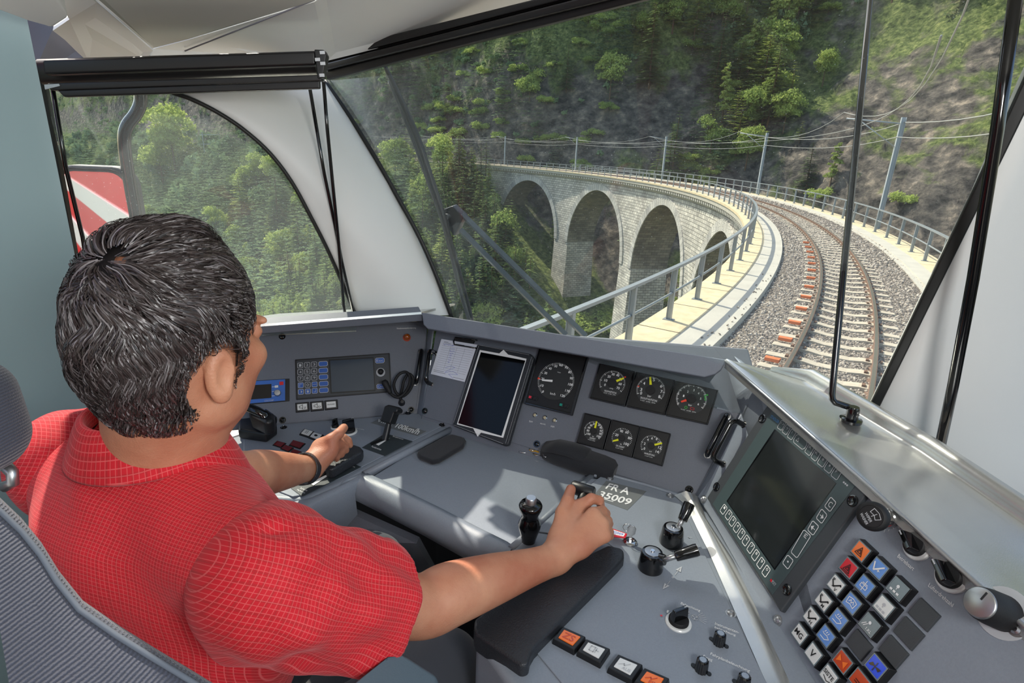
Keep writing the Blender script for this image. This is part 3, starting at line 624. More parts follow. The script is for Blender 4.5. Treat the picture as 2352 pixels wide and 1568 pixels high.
for x,y,l in((1165,1188,'dark blank cover left of the other blanks in the grid'),(1630,970,'dark blank cover nearest the silver ledge'),(1520,1105,'dark blank cover second from the silver ledge'),(1410,1238,'dark blank cover just above the deep blue button')): dbtn(x,y,None,None,l,blank=True)
# buttons on right desk
for c4,cp_,ic,lb,im in [([(895,1195),(1010,1245),(955,1305),(855,1250)],'orange',[('ZS',.15,.2,.85,.8)],'orange push button lettered ZS on the right desk','dkorange'),
 ([(1062,1283),(1180,1330),(1135,1395),(1025,1335)],'whitecap',[[(.3,.25),(.3,.75),(.55,.75),(.55,.25),(.3,.25)],[(.65,.25),(.65,.75)],[(.65,.5),(.8,.5)]],'white push button with a door symbol on the right desk','greyprint'),
 ([(1285,1390),(1405,1440),(1355,1510),(1240,1450)],'whitecap',[[(.15,.35),(.4,.6),(.45,.45),(.7,.75)],('AUS',.42,.08,.92,.35)],'white push button lettered AUS with a lightning arrow','greyprint'),
 ([(1470,1485),(1590,1535),(1545,1605),(1425,1545)],'orange',[[(.15,.35),(.4,.6),(.45,.45),(.7,.75)],('EIN',.42,.08,.92,.35)],'orange push button lettered EIN at the bottom edge','dkorange')]:
    pushbutton(DF,[zg(*p) for p in c4],.014,cp_,ic,lb,'push buttons on the right desk',im,.006)
for c4,ic,lb in [([(572,778),(643,772),(646,815),(575,822)],[[(.2,.35),(.35,.35),(.55,.15),(.55,.85),(.35,.65),(.2,.65),(.2,.35)],('Z',.65,.15,.9,.45)],'white speaker button lettered Z under the radio'),
 ([(679,770),(748,764),(751,808),(682,815)],[[(.2,.35),(.35,.35),(.55,.15),(.55,.85),(.35,.65),(.2,.65),(.2,.35)],('D',.65,.15,.9,.45)],'white speaker button lettered D under the radio'),
 ([(782,761),(850,755),(853,798),(785,805)],[('NS-FUNK',.1,.42,.9,.62)],'white push button lettered NS-FUNK under the radio')]:
    pushbutton(PL,[zc(*p) for p in c4],.008,'whitecap',ic,lb,'white push buttons under the radio','black',.0045)
for c4,lb,ic in [([(628,955),(685,972),(655,1003),(600,985)],'white flush button at left behind the left hand',[[(.4,.2),(.4,.8)],[(.6,.2),(.6,.8)]]),([(692,978),(752,996),(720,1030),(665,1008)],'white flush button right behind the left hand',[[(.5+.2*math.cos(a),.5+.2*math.sin(a)) for a in np.linspace(0,6.3,10)]+['f']])]:
    pushbutton(DF,[zc(*p) for p in c4],.008,'whitecap',ic,lb,'white flush buttons on the left desk','black',.004)
for i,(c4,lb) in enumerate([([(430,1040),(485,1055),(455,1082),(403,1065)],'dark red lamp button leftmost on the left desk'),([(545,1035),(625,1057),(590,1090),(520,1066)],'dark red lamp button nearest the left hand'),([(485,1068),(540,1088),(508,1112),(458,1092)],'brownish red lamp button in the middle of the cluster'),([(545,1098),(600,1118),(580,1140),(525,1122)],'dark red lamp button partly under the left wrist')]):
    pushbutton(DF,[zc(*p) for p in c4],.006,'darkred',None,lb,'dark red lamp buttons on the left desk','black',.003)
# ---- rotary knobs on right panel ----
def rotary(F,q,r,lab,ang,ringm='whitecap',hk=.02,name='rotary_switch'):
    a=F.loc(q); t=thing(name,F.pt(a[0],a[1],.002),lab,'rotary switch','round rotary switches on the console')
    MB().lathe(F,a[0],a[1],[(r*1.0,.001),(r*1.0,.005),(r*.93,.0065),(r*.78,.0065)],36).build('ring',M[ringm],t,smooth=40)
    MB().lathe(F,a[0],a[1],[(r*.77,.003),(r*.77,.011),(r*.7,.013),(.0001,.013)],32).build('base',M['blackm'],t,smooth=40)
    G=F.sub(a[0],a[1],ang); MB().box(G,-r*.72,r*.72,-r*.24,r*.24,.01,.01+hk,r*.06).build('grip',M['blackg'],t,bevel=.0015)
    MB().flat(G,[(r*.35,-r*.05),(r*.68,-r*.05),(r*.68,r*.05),(r*.35,r*.05)],.0104+hk).build('index_mark',M['greyprint'],t,recalc=False)
rotary(PD,zd(1600,482),.0205,'black rotary switch on white ring for operating mode',math.radians(155))
rotary(PD,zd(1850,702),.0215,'black rotary switch on white ring for fan speed',math.radians(155))
rotary(DF,zg(1687,1160),.021,'black lighting switch on white ring on right desk',math.radians(50),hk=.022)
# wiper knob
a=PD.loc(zd(1402,297)); t=thing('wiper_knob',PD.pt(a[0],a[1],.002),'round black wiper and washer knob on chrome stem','knob')
MB().lathe(PD,a[0],a[1],[(.013,.002),(.013,.010),(.010,.011),(.010,.014),(.0125,.015),(.0125,.018),(.008,.020),(.008,.03)],28).build('stem',M['chrome'],t,smooth=40)
ax=PD.hit(zd(1275,245),.064)-PD.pt(a[0],a[1],.02); Kf=Frame(PD.pt(a[0],a[1],.02),PD.u,PD.v); n=ax/np.linalg.norm(ax)
KF=Frame(PD.pt(a[0],a[1],.02),np.cross(PD.v,n),PD.v); 
if KF.n@n<0: KF.u=-KF.u; KF.n=-KF.n
L_=np.linalg.norm(ax)
MB().lathe(KF,0,0,[(.008,0),(.008,L_-.022),(.012,L_-.022),(.019,L_-.018),(.0205,L_-.010),(.0205,L_-.004),(.018,L_+.001),(.015,L_+.002),(.0145,L_+.001),(.0001,L_+.001)],36).build('knob',M['blackm'],t,smooth=50)
L=MB(); G=KF.sub(0,0,-.5); L.stroke(G,[(-.006,.002),(-.008,.009),(0,.011),(.008,.009),(.006,.002),(0,.004),(-.006,.002)],.0008,L_+.0016); L.stroke(G,[(0,0),(0,.008)],.0008,L_+.0016)
L.text(G,'WIPER',-.007,-.006,.007,-.002,L_+.0016,.01); L.text(G,'WASHER',-.008,-.012,.008,-.008,L_+.0016,.01); L.build('lettering',M['greyprint'],t,recalc=False)
# regulator knob
a=PD.loc(zd(2215,965)); t=thing('regulator_knob',PD.pt(a[0],a[1],.002),'tall black knob with silver top at the end of the panel','knob')
MB().lathe(PD,a[0],a[1],[(.030,.002),(.030,.003),(.028,.0032),(.026,.0032)],40).build('scale_ring',M['greyprint'],t,smooth=40)
ax=PD.hit(zd(2062,912),.045)-PD.pt(a[0],a[1],.002)
n=ax/np.linalg.norm(ax); KF=Frame(PD.pt(a[0],a[1],.0),np.cross(PD.v,PD.n),PD.v); L_=.045
KF=PD.sub(a[0],a[1])
MB().lathe(KF,0,0,[(.021,.003),(.0205,.028),(.019,.040),(.018,.043)],36).build('knob',M['blackm'],t,smooth=50)
MB().lathe(KF,0,0,[(.018,.042),(.0175,.0445),(.016,.0455),(.0001,.0455)],36).build('knob_cap',M['steel'],t,smooth=50)
MB().flat(KF,[(-.001,.004),(.001,.004),(.001,.015),(-.001,.015)],.0459).build('index_mark',M['black'],t,recalc=False)
# small dimmer knobs
for (x,y),lb in(((1968,1300),'small fluted black knob for instrument lighting'),((1845,1488),'small fluted black knob by the word Front'),((2135,1600),'small fluted black knob by the word Pult')):
    a=DF.loc(zg(x,y)); t=thing('dimmer_knob',DF.pt(a[0],a[1],.003),lb,'knob','small fluted dimmer knobs')
    F=DF.sub(a[0],a[1]); n=36; P=[];pr=[(.0098,.003),(.0092,.016),(.0085,.0215),(.0065,.023)]
    for i in range(n):
        k=1-.07*(i%3==0); A_=2*math.pi*i/n
        for r,h in pr: P.append(F.pt(r*k*math.cos(A_),r*k*math.sin(A_),h))
    f=[(i*4+j,((i+1)%n)*4+j,((i+1)%n)*4+j+1,i*4+j+1) for i in range(n) for j in range(3)]+[tuple(i*4+3 for i in range(n))]
    MB().add(P,f).build('knob',M['blackg'],t,smooth=30)
    MB().disc(F,0,0,.005,.0228,.0234,20).build('knob_cap',M['steel'],t)
    m=MB(); 
    for s_ in(-1,1): m.disc(F,s_*.0115,-s_*.002,.0035,.003,.0045,14); 
    m.box(F,-.0115,.0115,-.0025,.0015,.003,.0042); m.build('mounting_tab',M['black'],t)
# small lock at end
# ---- levers ----
def lever(q,qa,ha,qb,hb,qc,hc_,lab,r=.0225):
    a=DF.loc(q); t=thing('direction_lever',DF.pt(a[0],a[1],.003),lab,'lever')
    MB().lathe(DF,a[0],a[1],[(r*1.02,.003),(r*1.04,.008),(r*1.0,.016),(r*.95,.024),(r*.90,.034),(r*.82,.038),(r*.62,.0385)],36).build('hub',M['blackg'],t,smooth=50)
    MB().lathe(DF,a[0],a[1],[(r*.62,.036),(r*.62,.0395),(r*.5,.0400),(.0001,.0400)],32).build('hub_cap',M['steel'],t,smooth=40)
    MB().lathe(DF,a[0],a[1],[(r*.16,.0399),(r*.16,.042),(.0001,.042)],16).build('screw',M['chrome'],t,smooth=40)
    A,B,C=DF.hit(qa,ha),DF.hit(qb,hb),DF.hit(qc,hc_); d=(C-B)/np.linalg.norm(C-B); c0=DF.pt(a[0],a[1],.024)
    MB().tube([c0,c0+(A-c0)*.75,A+(A-c0)*.12],[r*.55,r*.5,r*.42],14).build('collar',M['blackg'],t,smooth=40)
    MB().tube([A,B+d*.01],.0052,16).build('rod',M['steel'],t,smooth=True)
    l=np.linalg.norm(C-B); MB().tube([B,B+d*.002,B+d*l*.5,C-d*.006,C-d*.001,C],[.0085,.0095,.0105,.0115,.0108,.008],18).build('grip',M['blackg'],t,smooth=50)
lever(zg(1637,600),zg(1683,497),.034,zg(1716,440),.048,zg(1768,318),.075,'black lever with chrome rod standing up, behind the other lever')
lever(zg(1492,775),zg(1585,712),.032,zg(1668,688),.040,zg(1828,640),.056,'black lever with chrome rod lying towards the right, nearer the driver')
# turned grip
b=atz(zg(645,625),.735); t=thing('turned_grip',b,'black turned handle with silver push button beside the right forearm','lever')
F=Frame(b,[1,0,0],[0,1,0])
M_=1.0
MB().lathe(F,0,0,[(.012,0),(.014,.02),(.021,.045),(.0225,.055),(.017,.068),(.016,.076),(.0215,.088),(.023,.096),(.020,.101),(.001,.102)],32).build('grip',M['blackg'],t,smooth=60)
MB().lathe(F,0,0,[(.0105,.100),(.0105,.112),(.009,.114),(.0001,.114)],24).build('button',M['steel'],t,smooth=40)
# traction lever handle held by the right hand
A,B=DF.hit(zg(985,215),.082),DF.hit(zg(1080,245),.082); d=(B-A)/np.linalg.norm(B-A)
t=thing('traction_lever',DF.pt(*DF.loc(zg(1040,300),.0),0),'black T-shaped power lever held in the right hand','lever')
MB().tube([A-d*.012,A-d*.009,B+d*.004,B+d*.007],[.011,.0135,.0135,.011],20).build('crossbar',M['black'],t,smooth=50)
m_=(A*.35+B*.65); MB().tube([m_,m_+np.array([-.01,-.02,-.03]),m_+np.array([-.01,-.02,-.078])],[.013,.013,.011],16).build('stem',M['black'],t,smooth=True)
# Vmax brake lever
a=DF.loc(zc(1200,1035)); t=thing('brake_lever',DF.pt(a[0],a[1],.004),'black paddle lever rising from the slot on the left desk','lever')
S,T_=DF.hit(zc(1205,1035),.004),DF.hit(zc(1235,905),.045); MB().tube([S,T_],[.009,.0075],12).build('stem',M['black'],t,smooth=50)
up=(T_-S)/np.linalg.norm(T_-S); 
KF=Frame(T_,az(115),up); MB().prism(KF,[(-.019,-.004),(.013,-.004),(.016,.026),(.024,.028),(.024,.038),(.014,.042),(-.008,.042),(-.018,.036)],-.014,.014).build('paddle',M['black'],t,bevel=.004,seg=3)
for c4,nm in(([(1100,1065),(1195,1022),(1205,1030),(1110,1075)],0),([(640,1330),(860,1225),(872,1238),(655,1345)],1)):
    t=thing('lever_slot',DF.pt(*DF.loc(zc(*c4[0])),.004),['narrow ribbed black slot under the paddle lever','long ribbed black slot under the left hand'][nm],'lever slot','ribbed lever slots')
    K=Quad(DF,[zc(*p) for p in c4],.0045); MB().box(K,0,1,0,1,-.002,.001).build('slot',M['blackm'],t)
    m=MB(); n=[16,36][nm]
    for i in range(n): m.box(K,(i+.1)/n,(i+.6)/n,0,1,.001,.003)
    m.build('ribs',M['blackm'],t)
# left hand lever pad
pad=[(930,1068),(985,1062),(1030,1078),(1049,1100),(1040,1122),(960,1165),(840,1235),(800,1242),(770,1225),(850,1150)]
t=thing('brake_lever_pad',DF.pt(*DF.loc(zc(900,1180)),.004),'black padded lever under the driver\'s left hand','lever')
MB().prism(DF,[DF.loc(zc(*p),.035) for p in pad],.008,.034).build('pad',M['leather'],t,bevel=.009,seg=4)
MB().box(DF.sub(*DF.loc(zc(890,1160),.01)),-.012,.012,-.02,.02,.003,.012).build('stem',M['black'],t)
# armrest pad right
o_=[(1200,612),(1290,632),(1312,655),(1312,700),(1270,750),(1000,1018),(690,1330),(662,1380),(650,1440),(600,1456),(285,1236),(268,1190),(272,1130),(330,1085),(700,850)]
t=thing('armrest_pad',DF.pt(*DF.loc(zg(800,1000)),0),'long black leather armrest pad on the desk edge under the right arm','armrest')
MB().prism(DF,[DF.loc(zg(*p),.02) for p in o_],-.015,.022).build('cushion',M['leather'],t,bevel=.0165,seg=6)
# key with red tag
a=DF.loc(zg(1352,600)); t=thing('ignition_key',DF.pt(a[0],a[1],.003),'small silver key in a lock with a red and white tag','key')
MB().lathe(DF,a[0],a[1],[(.0135,.003),(.0135,.006),(.011,.008),(.0075,.008),(.0075,.0065),(.0001,.0065)],28).build('lock_barrel',M['chrome'],t,smooth=40)
k0=DF.pt(a[0],a[1],.006); KF=Frame(k0,az(100),[0,0,1]); MB().prism(KF,[(-.0025,0),(.0025,0),(.003,.014),(.0075,.018),(.0085,.03),(.004,.036),(-.004,.036),(-.0085,.03),(-.0075,.018),(-.003,.014)],-.001,.001).build('key_bow',M['chrome'],t,bevel=.0005)
rr=[k0+np.array([0,0,.03])+.009*(az(280)*math.cos(x)*1+np.array([0,0,.9])*math.sin(x))+az(280)*.008 for x in np.linspace(0,2*math.pi,20,False)]
MB().tube(rr,.0007,6,closed=True).build('key_ring',M['chrome'],t,smooth=True)
tg=[zg(1218,490),zg(1335,532),zg(1322,560),zg(1235,548),zg(1205,530)]
MB().prism(DF,[DF.loc(p,.016) for p in tg],.0135,.017).build('key_tag',M['redcap'],t,bevel=.0012)
K=Quad(DF,[zg(1228,500),zg(1320,530),zg(1308,550),zg(1226,532)],.0172); MB().box(K,0,1,0,1,-.0005,.0002).build('tag_label',M['white'],t)
MB().text(K,'35009',.1,.2,.9,.8,.0005,.01).build('tag_lettering',M['ink'],t,recalc=False)
# ---- amber lamp ----
a=PL.loc(zc(1362,300)); t=thing('warning_lamp',PL.pt(a[0],a[1],.002),'amber dome lamp below the ledge on the left panel','lamp')
MB().lathe(PL,a[0],a[1],[(.0115,.002),(.0115,.005),(.0105,.006)],28).build('collar',M['dkorange'],t,smooth=40)
MB().lathe(PL,a[0],a[1],[(.0102,.005),(.0100,.011),(.0080,.0165),(.0045,.0195),(.0001,.0205)],28).build('dome',M['amber'],t,smooth=True)
# ---- radio ----
q=[zc(*p) for p in((556,455),(1240,408),(1253,690),(565,746))]
K=Quad(PL,q,.006); t=thing('cab_radio',K.pt(.5,.5,-.006),'grey cab radio with number keys and a small screen','radio')
MB().box(K,0,1,0,1,-.006,0).build('case',M['radiobody'],t,bevel=.002)
MB().stroke(K,[(.01,.02),(.99,.02),(.99,.98),(.01,.98)],.012,.0005,True,.45).build('edge',M['black'],t,recalc=False)
kq=lambda x,y,w=38,h=36,s=-2.6:[zc(x,y),zc(x+w,y+s),zc(x+w+1,y+s+h),zc(x+1,y+h)]
rows_=[(575,482),(576,530),(577,577),(579,625),(580,672)]
gl=[['1','2','3'],['4','5','6'],['7','8','9'],['fl','0','-'],['mo','i','en']]
for r_,(x,y) in enumerate(rows_):
    for c_ in range(3):
        g=gl[r_][c_]; bl_=r_>=3 and g!='0'
        gg={'fl':[[(.3,.2),(.3,.75),(.75,.75)]],'-':[[(.2,.5),(.8,.5)]],'mo':[[(.5,.2),(.5,.8),(.8,.5),'f']],'en':[[(.7,.8),(.7,.3),(.3,.3)]]}.get(g,g)
        key(t,PL,kq(x+c_*50,y-c_*3.6),.0062,gg,'greyprint',.0011,'keyblue' if bl_ else None)
    key(t,PL,kq(x+152,y-10,64,34,-4),.0062,None,'greyprint',.0012,'keyblue')
key(t,PL,[zc(1135,447),zc(1199,443),zc(1201,479),zc(1137,483)],.0062,'Esc','greyprint',.0012,'keyblue')
key(t,PL,[zc(1145,635),zc(1210,631),zc(1212,663),zc(1147,667)],.0062,'Clear','greyprint',.0012,'keyblue')
K2=Quad(PL,[zc(810,465),zc(1117,448),zc(1130,673),zc(822,692)],.006); MB().box(K2,-.03,1.02,-.04,1.04,-.001,.0012).build('screen_frame',M['black'],t)
MB().box(K2,0,1,0,1,.0,.0018).build('screen',M['lcd'],t)
a=PL.loc(zc(1173,552)); MB().lathe(PL,a[0],a[1],[(.0125,.006),(.0125,.0075),(.0105,.008),(.009,.007)],28).build('joystick_ring',M['greyprint'],t,smooth=40)
MB().lathe(PL,a[0],a[1],[(.0075,.006),(.006,.014),(.008,.019),(.006,.023),(.0001,.024)],24).build('joystick',M['blackm'],t,smooth=True)
# blue radio
K=Quad(PL,[zc(60,620),zc(517,592),zc(517,755),zc(60,795)],.005); t=thing('blue_radio',K.pt(.5,.5,-.005),'blue radio unit with dark display behind the driver\'s face','radio')
MB().box(K,0,1,0,1,-.005,-.001).build('mount_plate',M['black'],t,bevel=.001)
MB().box(K,.0,.93,.04,.97,-.002,.001).build('front_plate',M['radioblue'],t)
MB().box(K,.2,.71,.2,.8,.0005,.002).build('display',M['lcdblk'],t)
for y in(.62,.42): MB().box(K,.765,.82,y,y+.1,.0005,.003).build('key',M['whitecap'],t)
MB().box(K,.84,.905,.72,.87,.0005,.003).build('key',M['redcap'],t,label='red key')
for y in (.67,.47,.28): MB().stroke(K,[(.72,y),(.765,y)],.006,.0014,False,.35).build('line_mark',M['white'],t,recalc=False)
a=PL.loc(zc(435,703)); MB().lathe(PL,a[0],a[1],[(.0088,.006),(.0085,.016),(.0075,.0175),(.0001,.018)],28).build('knob',M['steel'],t,smooth=40)
MB().text(K,'COCO2087',.6,.06,.75,.13,.0014).build('lettering',M['greyprint'],t,recalc=False)
# ---- gooseneck microphone ----
a0_=PL.hit(zc(1325,765)); t=thing('gooseneck_microphone',a0_,'black gooseneck microphone coiled in loops on the left panel','microphone')
pix=[(1325,765,.012),(1318,720,.02),(1330,660,.03),(1345,600,.035),(1375,560,.035),(1405,585,.032),(1402,640,.03),(1370,695,.03),(1325,722,.033),(1283,690,.036),(1270,630,.038),(1300,570,.04),(1345,546,.042),(1375,560,.046),(1385,600,.048),(1372,655,.05),(1338,705,.052),(1300,728,.052),(1262,715,.05),(1240,690,.05)]
pts=[PL.hit(zc(x,y),h) for x,y,h in pix]
def smooth_path(pts,k=6):
    pts=[np.array(p) for p in pts]; o=[]
    for i in range(len(pts)-1):
        p0=pts[max(i-1,0)];p1=pts[i];p2=pts[i+1];p3=pts[min(i+2,len(pts)-1)]
        for j in range(k):
            s_=j/k; o.append(.5*((2*p1)+(-p0+p2)*s_+(2*p0-5*p1+4*p2-p3)*s_**2+(-p0+3*p1-3*p2+p3)*s_**3))
    o.append(pts[-1]); return o
sp_=smooth_path(pts,8); MB().tube(sp_,[.0038+.0005*(i%2) for i in range(len(sp_))],10).build('gooseneck',M['blackm'],t,smooth=True)
h0,h1=PL.hit(zc(1240,690),.05),PL.hit(zc(1195,605),.055); d=h1-h0
MB().tube([h0-d*.15,h0,h0+d*.35,h0+d*.8,h1],[.005,.006,.0085,.0095,.006],16).build('microphone_head',M['blackm'],t,smooth=True)
a=PL.loc(zc(1325,768)); MB().lathe(PL,a[0],a[1],[(.010,.002),(.009,.006),(.006,.014),(.0045,.02)],20).build('socket',M['black'],t,smooth=40)
# ---- handset ----
t=thing('telephone_handset',DF.pt(*DF.loc(zc(300,990)),0),'black telephone handset on its cradle behind the driver\'s chin','telephone')
MB().prism(DF,[DF.loc(zc(*p),.02) for p in((150,905),(330,880),(425,925),(425,960),(350,1015),(150,985))],.003,.03).build('cradle',M['black'],t,bevel=.006)
p=[DF.hit(zc(90,850),.06),DF.hit(zc(130,812),.085),DF.hit(zc(200,798),.10),DF.hit(zc(290,830),.095),DF.hit(zc(345,865),.08),DF.hit(zc(395,900),.06)]
MB().tube(smooth_path(p),[.016]*8+[.013]*14+[.018]*9,14,flat=.75).build('handle',M['blackg'],t,smooth=True)
K=Quad(DF,[zc(235,775),zc(395,835),zc(410,870),zc(330,905)],.075)
MB().prism(DF,[DF.loc(zc(*p),.085) for p in((215,778),(290,785),(410,840),(408,885),(345,905),(240,850))],.045,.085).build('earpiece',M['black'],t,bevel=.009,seg=4)
# ---- rotary behind left hand ----
t=rotary(DF,zc(945,985),.022,'black rotary switch on white ring in front of the left thumb',math.radians(60),hk=.03)
rotary(DF,zc(848,955),.012,'small black rotary switch behind the left hand',math.radians(80),hk=.02)
# ---- paper form and clip ----
t=thing('paper_form',PC.hit(zc(1680,480)),'handwritten white form clipped beside the tablet','paper')
K=Quad(PC,[zc(1612,308),zc(1870,350),zc(1780,618),zc(1535,560)],.006)
MB().box(K,0,1,0,1,-.0004,.0004).build('sheet',M['paper'],t)
m=MB()
for i in range(13): m.stroke(K,[(.08,.88-i*.058),(.95,.88-i*.058)],.004,.0008)
for x in(.32,.5,.72): m.stroke(K,[(x,.2),(x,.84)],.004,.0008)
for i,(x,y,w) in enumerate([(.1,.94,.12),(.1,.91,.2),(.45,.93,.22),(.05,.13,.3),(.06,.09,.35),(.65,.05,.3)]): m.stroke(K,[(x,y),(x+w,y)],.009,.0008)
m.build('ruled_lines',M['print'],t,recalc=False)
m=MB(); rnd=random.Random(3)
for y,x0,n in[(.86,.1,22),(.77,.32,9),(.71,.33,12),(.65,.35,9),(.59,.36,6),(.53,.36,6),(.47,.36,7),(.41,.37,5)]:
    x=x0; pl=[]
    for k in range(n): pl.append((x,y+rnd.uniform(-.02,.025))); x+=rnd.uniform(.008,.02)
    m.stroke(K,pl,.006,.001)
m.stroke(K,[(.35,.24),(.5,.33),(.62,.3),(.45,.2),(.38,.12),(.6,.2),(.75,.14),(.5,.1),(.66,.02)],.006,.001)
m.build('handwriting',M['ink'],t,recalc=False)
t=thing('paper_clip_holder',PC.hit(zc(1790,330)),'black wire clip holding the paper under the cowl','clip')
MB().tube([PC.hit(zc(x,y),.012) for x,y in((1870,375),(1790,362),(1705,348),(1700,325),(1712,300),(1790,305),(1870,318))],.002,8).build('wire',M['blackg'],t,smooth=True)
MB().prism(PC,[PC.loc(zc(*p)) for p in((1720,300),(1860,318),(1850,345),(1715,325))],.001,.012).build('clip_body',M['blackm'],t,bevel=.002)
# ---- tablet ----
t=thing('tablet_computer',PC.hit(za(800,1180)),'white tablet in a black stitched leather case leaning on centre panel','tablet')
h=.022
co=[(778,352),(1245,440),(1262,470),(1030,1262),(1000,1262),(640,1140),(600,1110),(545,1078)]
co=[(775,352),(1240,435),(1268,455),(1275,485),(1045,1262),(1010,1266),(545,1085),(548,1065),(765,365)]
MB().prism(PC,[PC.loc(za(*p),h) for p in co],.003,h-.003).build('case',M['leather'],t,bevel=.004,seg=3)
MB().prism(PC,[PC.loc(za(*p),h) for p in((790,403),(965,435),(1003,402),(1045,445),(1210,483),(1000,1195),(800,1148),(768,1182),(730,1110),(583,1073))],h-.006,h-.0018).build('tablet_front',M['white'],t)
MB().prism(PC,[PC.loc(za(*p),h) for p in((800,424),(1200,500),(985,1178),(595,1064))],h-.002,h-.0012).build('screen',M['glossblack'],t)
m=MB()
def dash(mb,F,a,b,n,w,h,mt=None):
    a=F.loc(a,h);b=F.loc(b,h)
    for i in range(n):
        p=a+(b-a)*(i/n);q=a+(b-a)*((i+.6)/n); mb.stroke(F,[p,q],w,h)
dash(m,PC,za(782,368),za(556,1062),60,.0008,h+.0006); dash(m,PC,za(1258,470),za(1022,1250),70,.0008,h+.0006); dash(m,PC,za(790,362),za(1240,450),40,.0008,h+.0006); dash(m,PC,za(560,1082),za(1005,1250),40,.0008,h+.0006)
m.build('stitching',M['greyprint'],t,recalc=False)
# ---- phone pouch on tray ----
TF=Frame(DF.pt(0,0,-.012),DF.u,DF.v)
t=thing('phone_case',TF.hit(zc(1600,1090)),'black fabric phone case lying flat on the document tray','phone case')
MB().prism(TF,[TF.loc(zc(*p),.014) for p in((1445,1105),(1640,1000),(1690,988),(1770,1010),(1790,1040),(1770,1075),(1600,1175),(1545,1185),(1455,1150),(1437,1125))],.0,.014).build('pouch',M['fabricblk'],t,bevel=.006,seg=4)
MB().prism(TF,[TF.loc(zc(*p),.013) for p in((1740,1000),(1775,1013),(1792,1040),(1780,1060),(1768,1040),(1755,1015))],.002,.011).build('phone_edge',M['chrome'],t,bevel=.002)
# ---- pouch and keys ----
t=thing('belt_pouch',TF.hit(zb(780,1130)),'black fabric belt pouch lying on the tray below the small gauges','pouch')
def blob(F,qs,h0,h1,name,mt,par,bev): MB().prism(F,[F.loc(zb(*p),h1) for p in qs],h0,h1).build(name,mt,par,bevel=bev,seg=4)
# soft box body as loft of cross sections along its length
A0,A1=TF.hit(zb(440,1000),.02),TF.hit(zb(930,1150),.02); ax=(A1-A0); Lb=np.linalg.norm(ax); ax/=Lb; sd_=np.cross(ax,[0,0,1.])
rows=[]
for k,(s_,wd,ht) in enumerate([(-.02,.012,.02),(0,.026,.034),(.04,.034,.042),(.09,.037,.044),(.14,.037,.045),(.165,.034,.042),(.175,.024,.03)]):
    c=A0+ax*s_; c=np.array([c[0],c[1],TF.P0[2]]); rr_=[]
    for x in np.linspace(0,2*math.pi,20,False):
        cx=abs(math.cos(x))**.5*math.copysign(1,math.cos(x)); sx=abs(math.sin(x))**.5*math.copysign(1,math.sin(x))
        rr_.append(c+sd_*cx*wd+np.array([0,0,ht/2*(1+sx)*(1+.06*math.sin(k*2+x))]))
    rows.append(rr_)
m=MB().loft(rows,True); m.add(rows[0],[tuple(range(20))]); m.add(rows[-1],[tuple(range(20))]); m.build('pouch_body',M['fabricblk'],t,smooth=60)
rows=[]
for s_,z_,o_ in[(-.012,.040,.03),(.02,.052,.036),(.06,.054,.036),(.1,.05,.034),(.105,.044,.033)]:
    c=A0+ax*s_; rows.append([c+sd_*w*o_+np.array([0,0,TF.P0[2]-c[2]+z_-.012*abs(w)**3]) for w in(-1,-.6,0,.6,1)])
MB().loft(rows).build('pouch_flap',M['fabricblk'],t,smooth=True,solid=.003)
t=thing('key_bunch',TF.hit(zb(260,1000)),'bunch of metal keys with a yellow one beside the black pouch','keys')
def keyshape(mb,F,q0,q1,h,w=.009):
    a,b=F.loc(q0,h),F.loc(q1,h); d=b-a; L=np.linalg.norm(d); d/=L; n=np.array([-d[1],d[0]])
    pts=[a+n*w*.4,a+d*w*.5+n*w,a+d*w*1.6+n*w,a+d*w*2.1+n*w*.35]+[a+d*(w*2.1+(L-w*2.1)*k/6)+n*w*(.35 if k%2 else .15) for k in range(7)]+[b-n*w*.3,a+d*w*2.1-n*w*.35,a+d*w*1.6-n*w,a+d*w*.5-n*w,a-n*w*.4]
    mb.prism(F,pts,h-.001,h+.001)
m=MB(); keyshape(m,TF,zb(345,990),zb(440,948),.02); m.build('key',M['chrome'],t)
m=MB(); keyshape(m,TF,zb(300,1010),zb(380,1055),.008); m.build('key',M['chrome'],t)
m=MB(); keyshape(m,TF,zb(262,975),zb(345,1010),.014); m.build('key',M['keygold'],t,label='yellow headed key')
MB().tube([TF.hit(zb(215+50*math.cos(x),1000+18*math.sin(x)),.004) for x in np.linspace(0,6.28,24,False)],.0016,8,closed=True).build('key_ring',M['chrome'],t,smooth=True)
MB().tube([TF.hit(zb(288+30*math.cos(x),975+22*math.sin(x)),.016) for x in np.linspace(0,6.28,24,False)],.0014,8,closed=True).build('key_ring',M['chrome'],t,smooth=True)
MB().tube([TF.hit(zb(405+22*math.cos(x),1025+30*math.sin(x)),.02) for x in np.linspace(0,6.28,20,False)],.0014,8,closed=True).build('key_ring',M['chrome'],t,smooth=True)
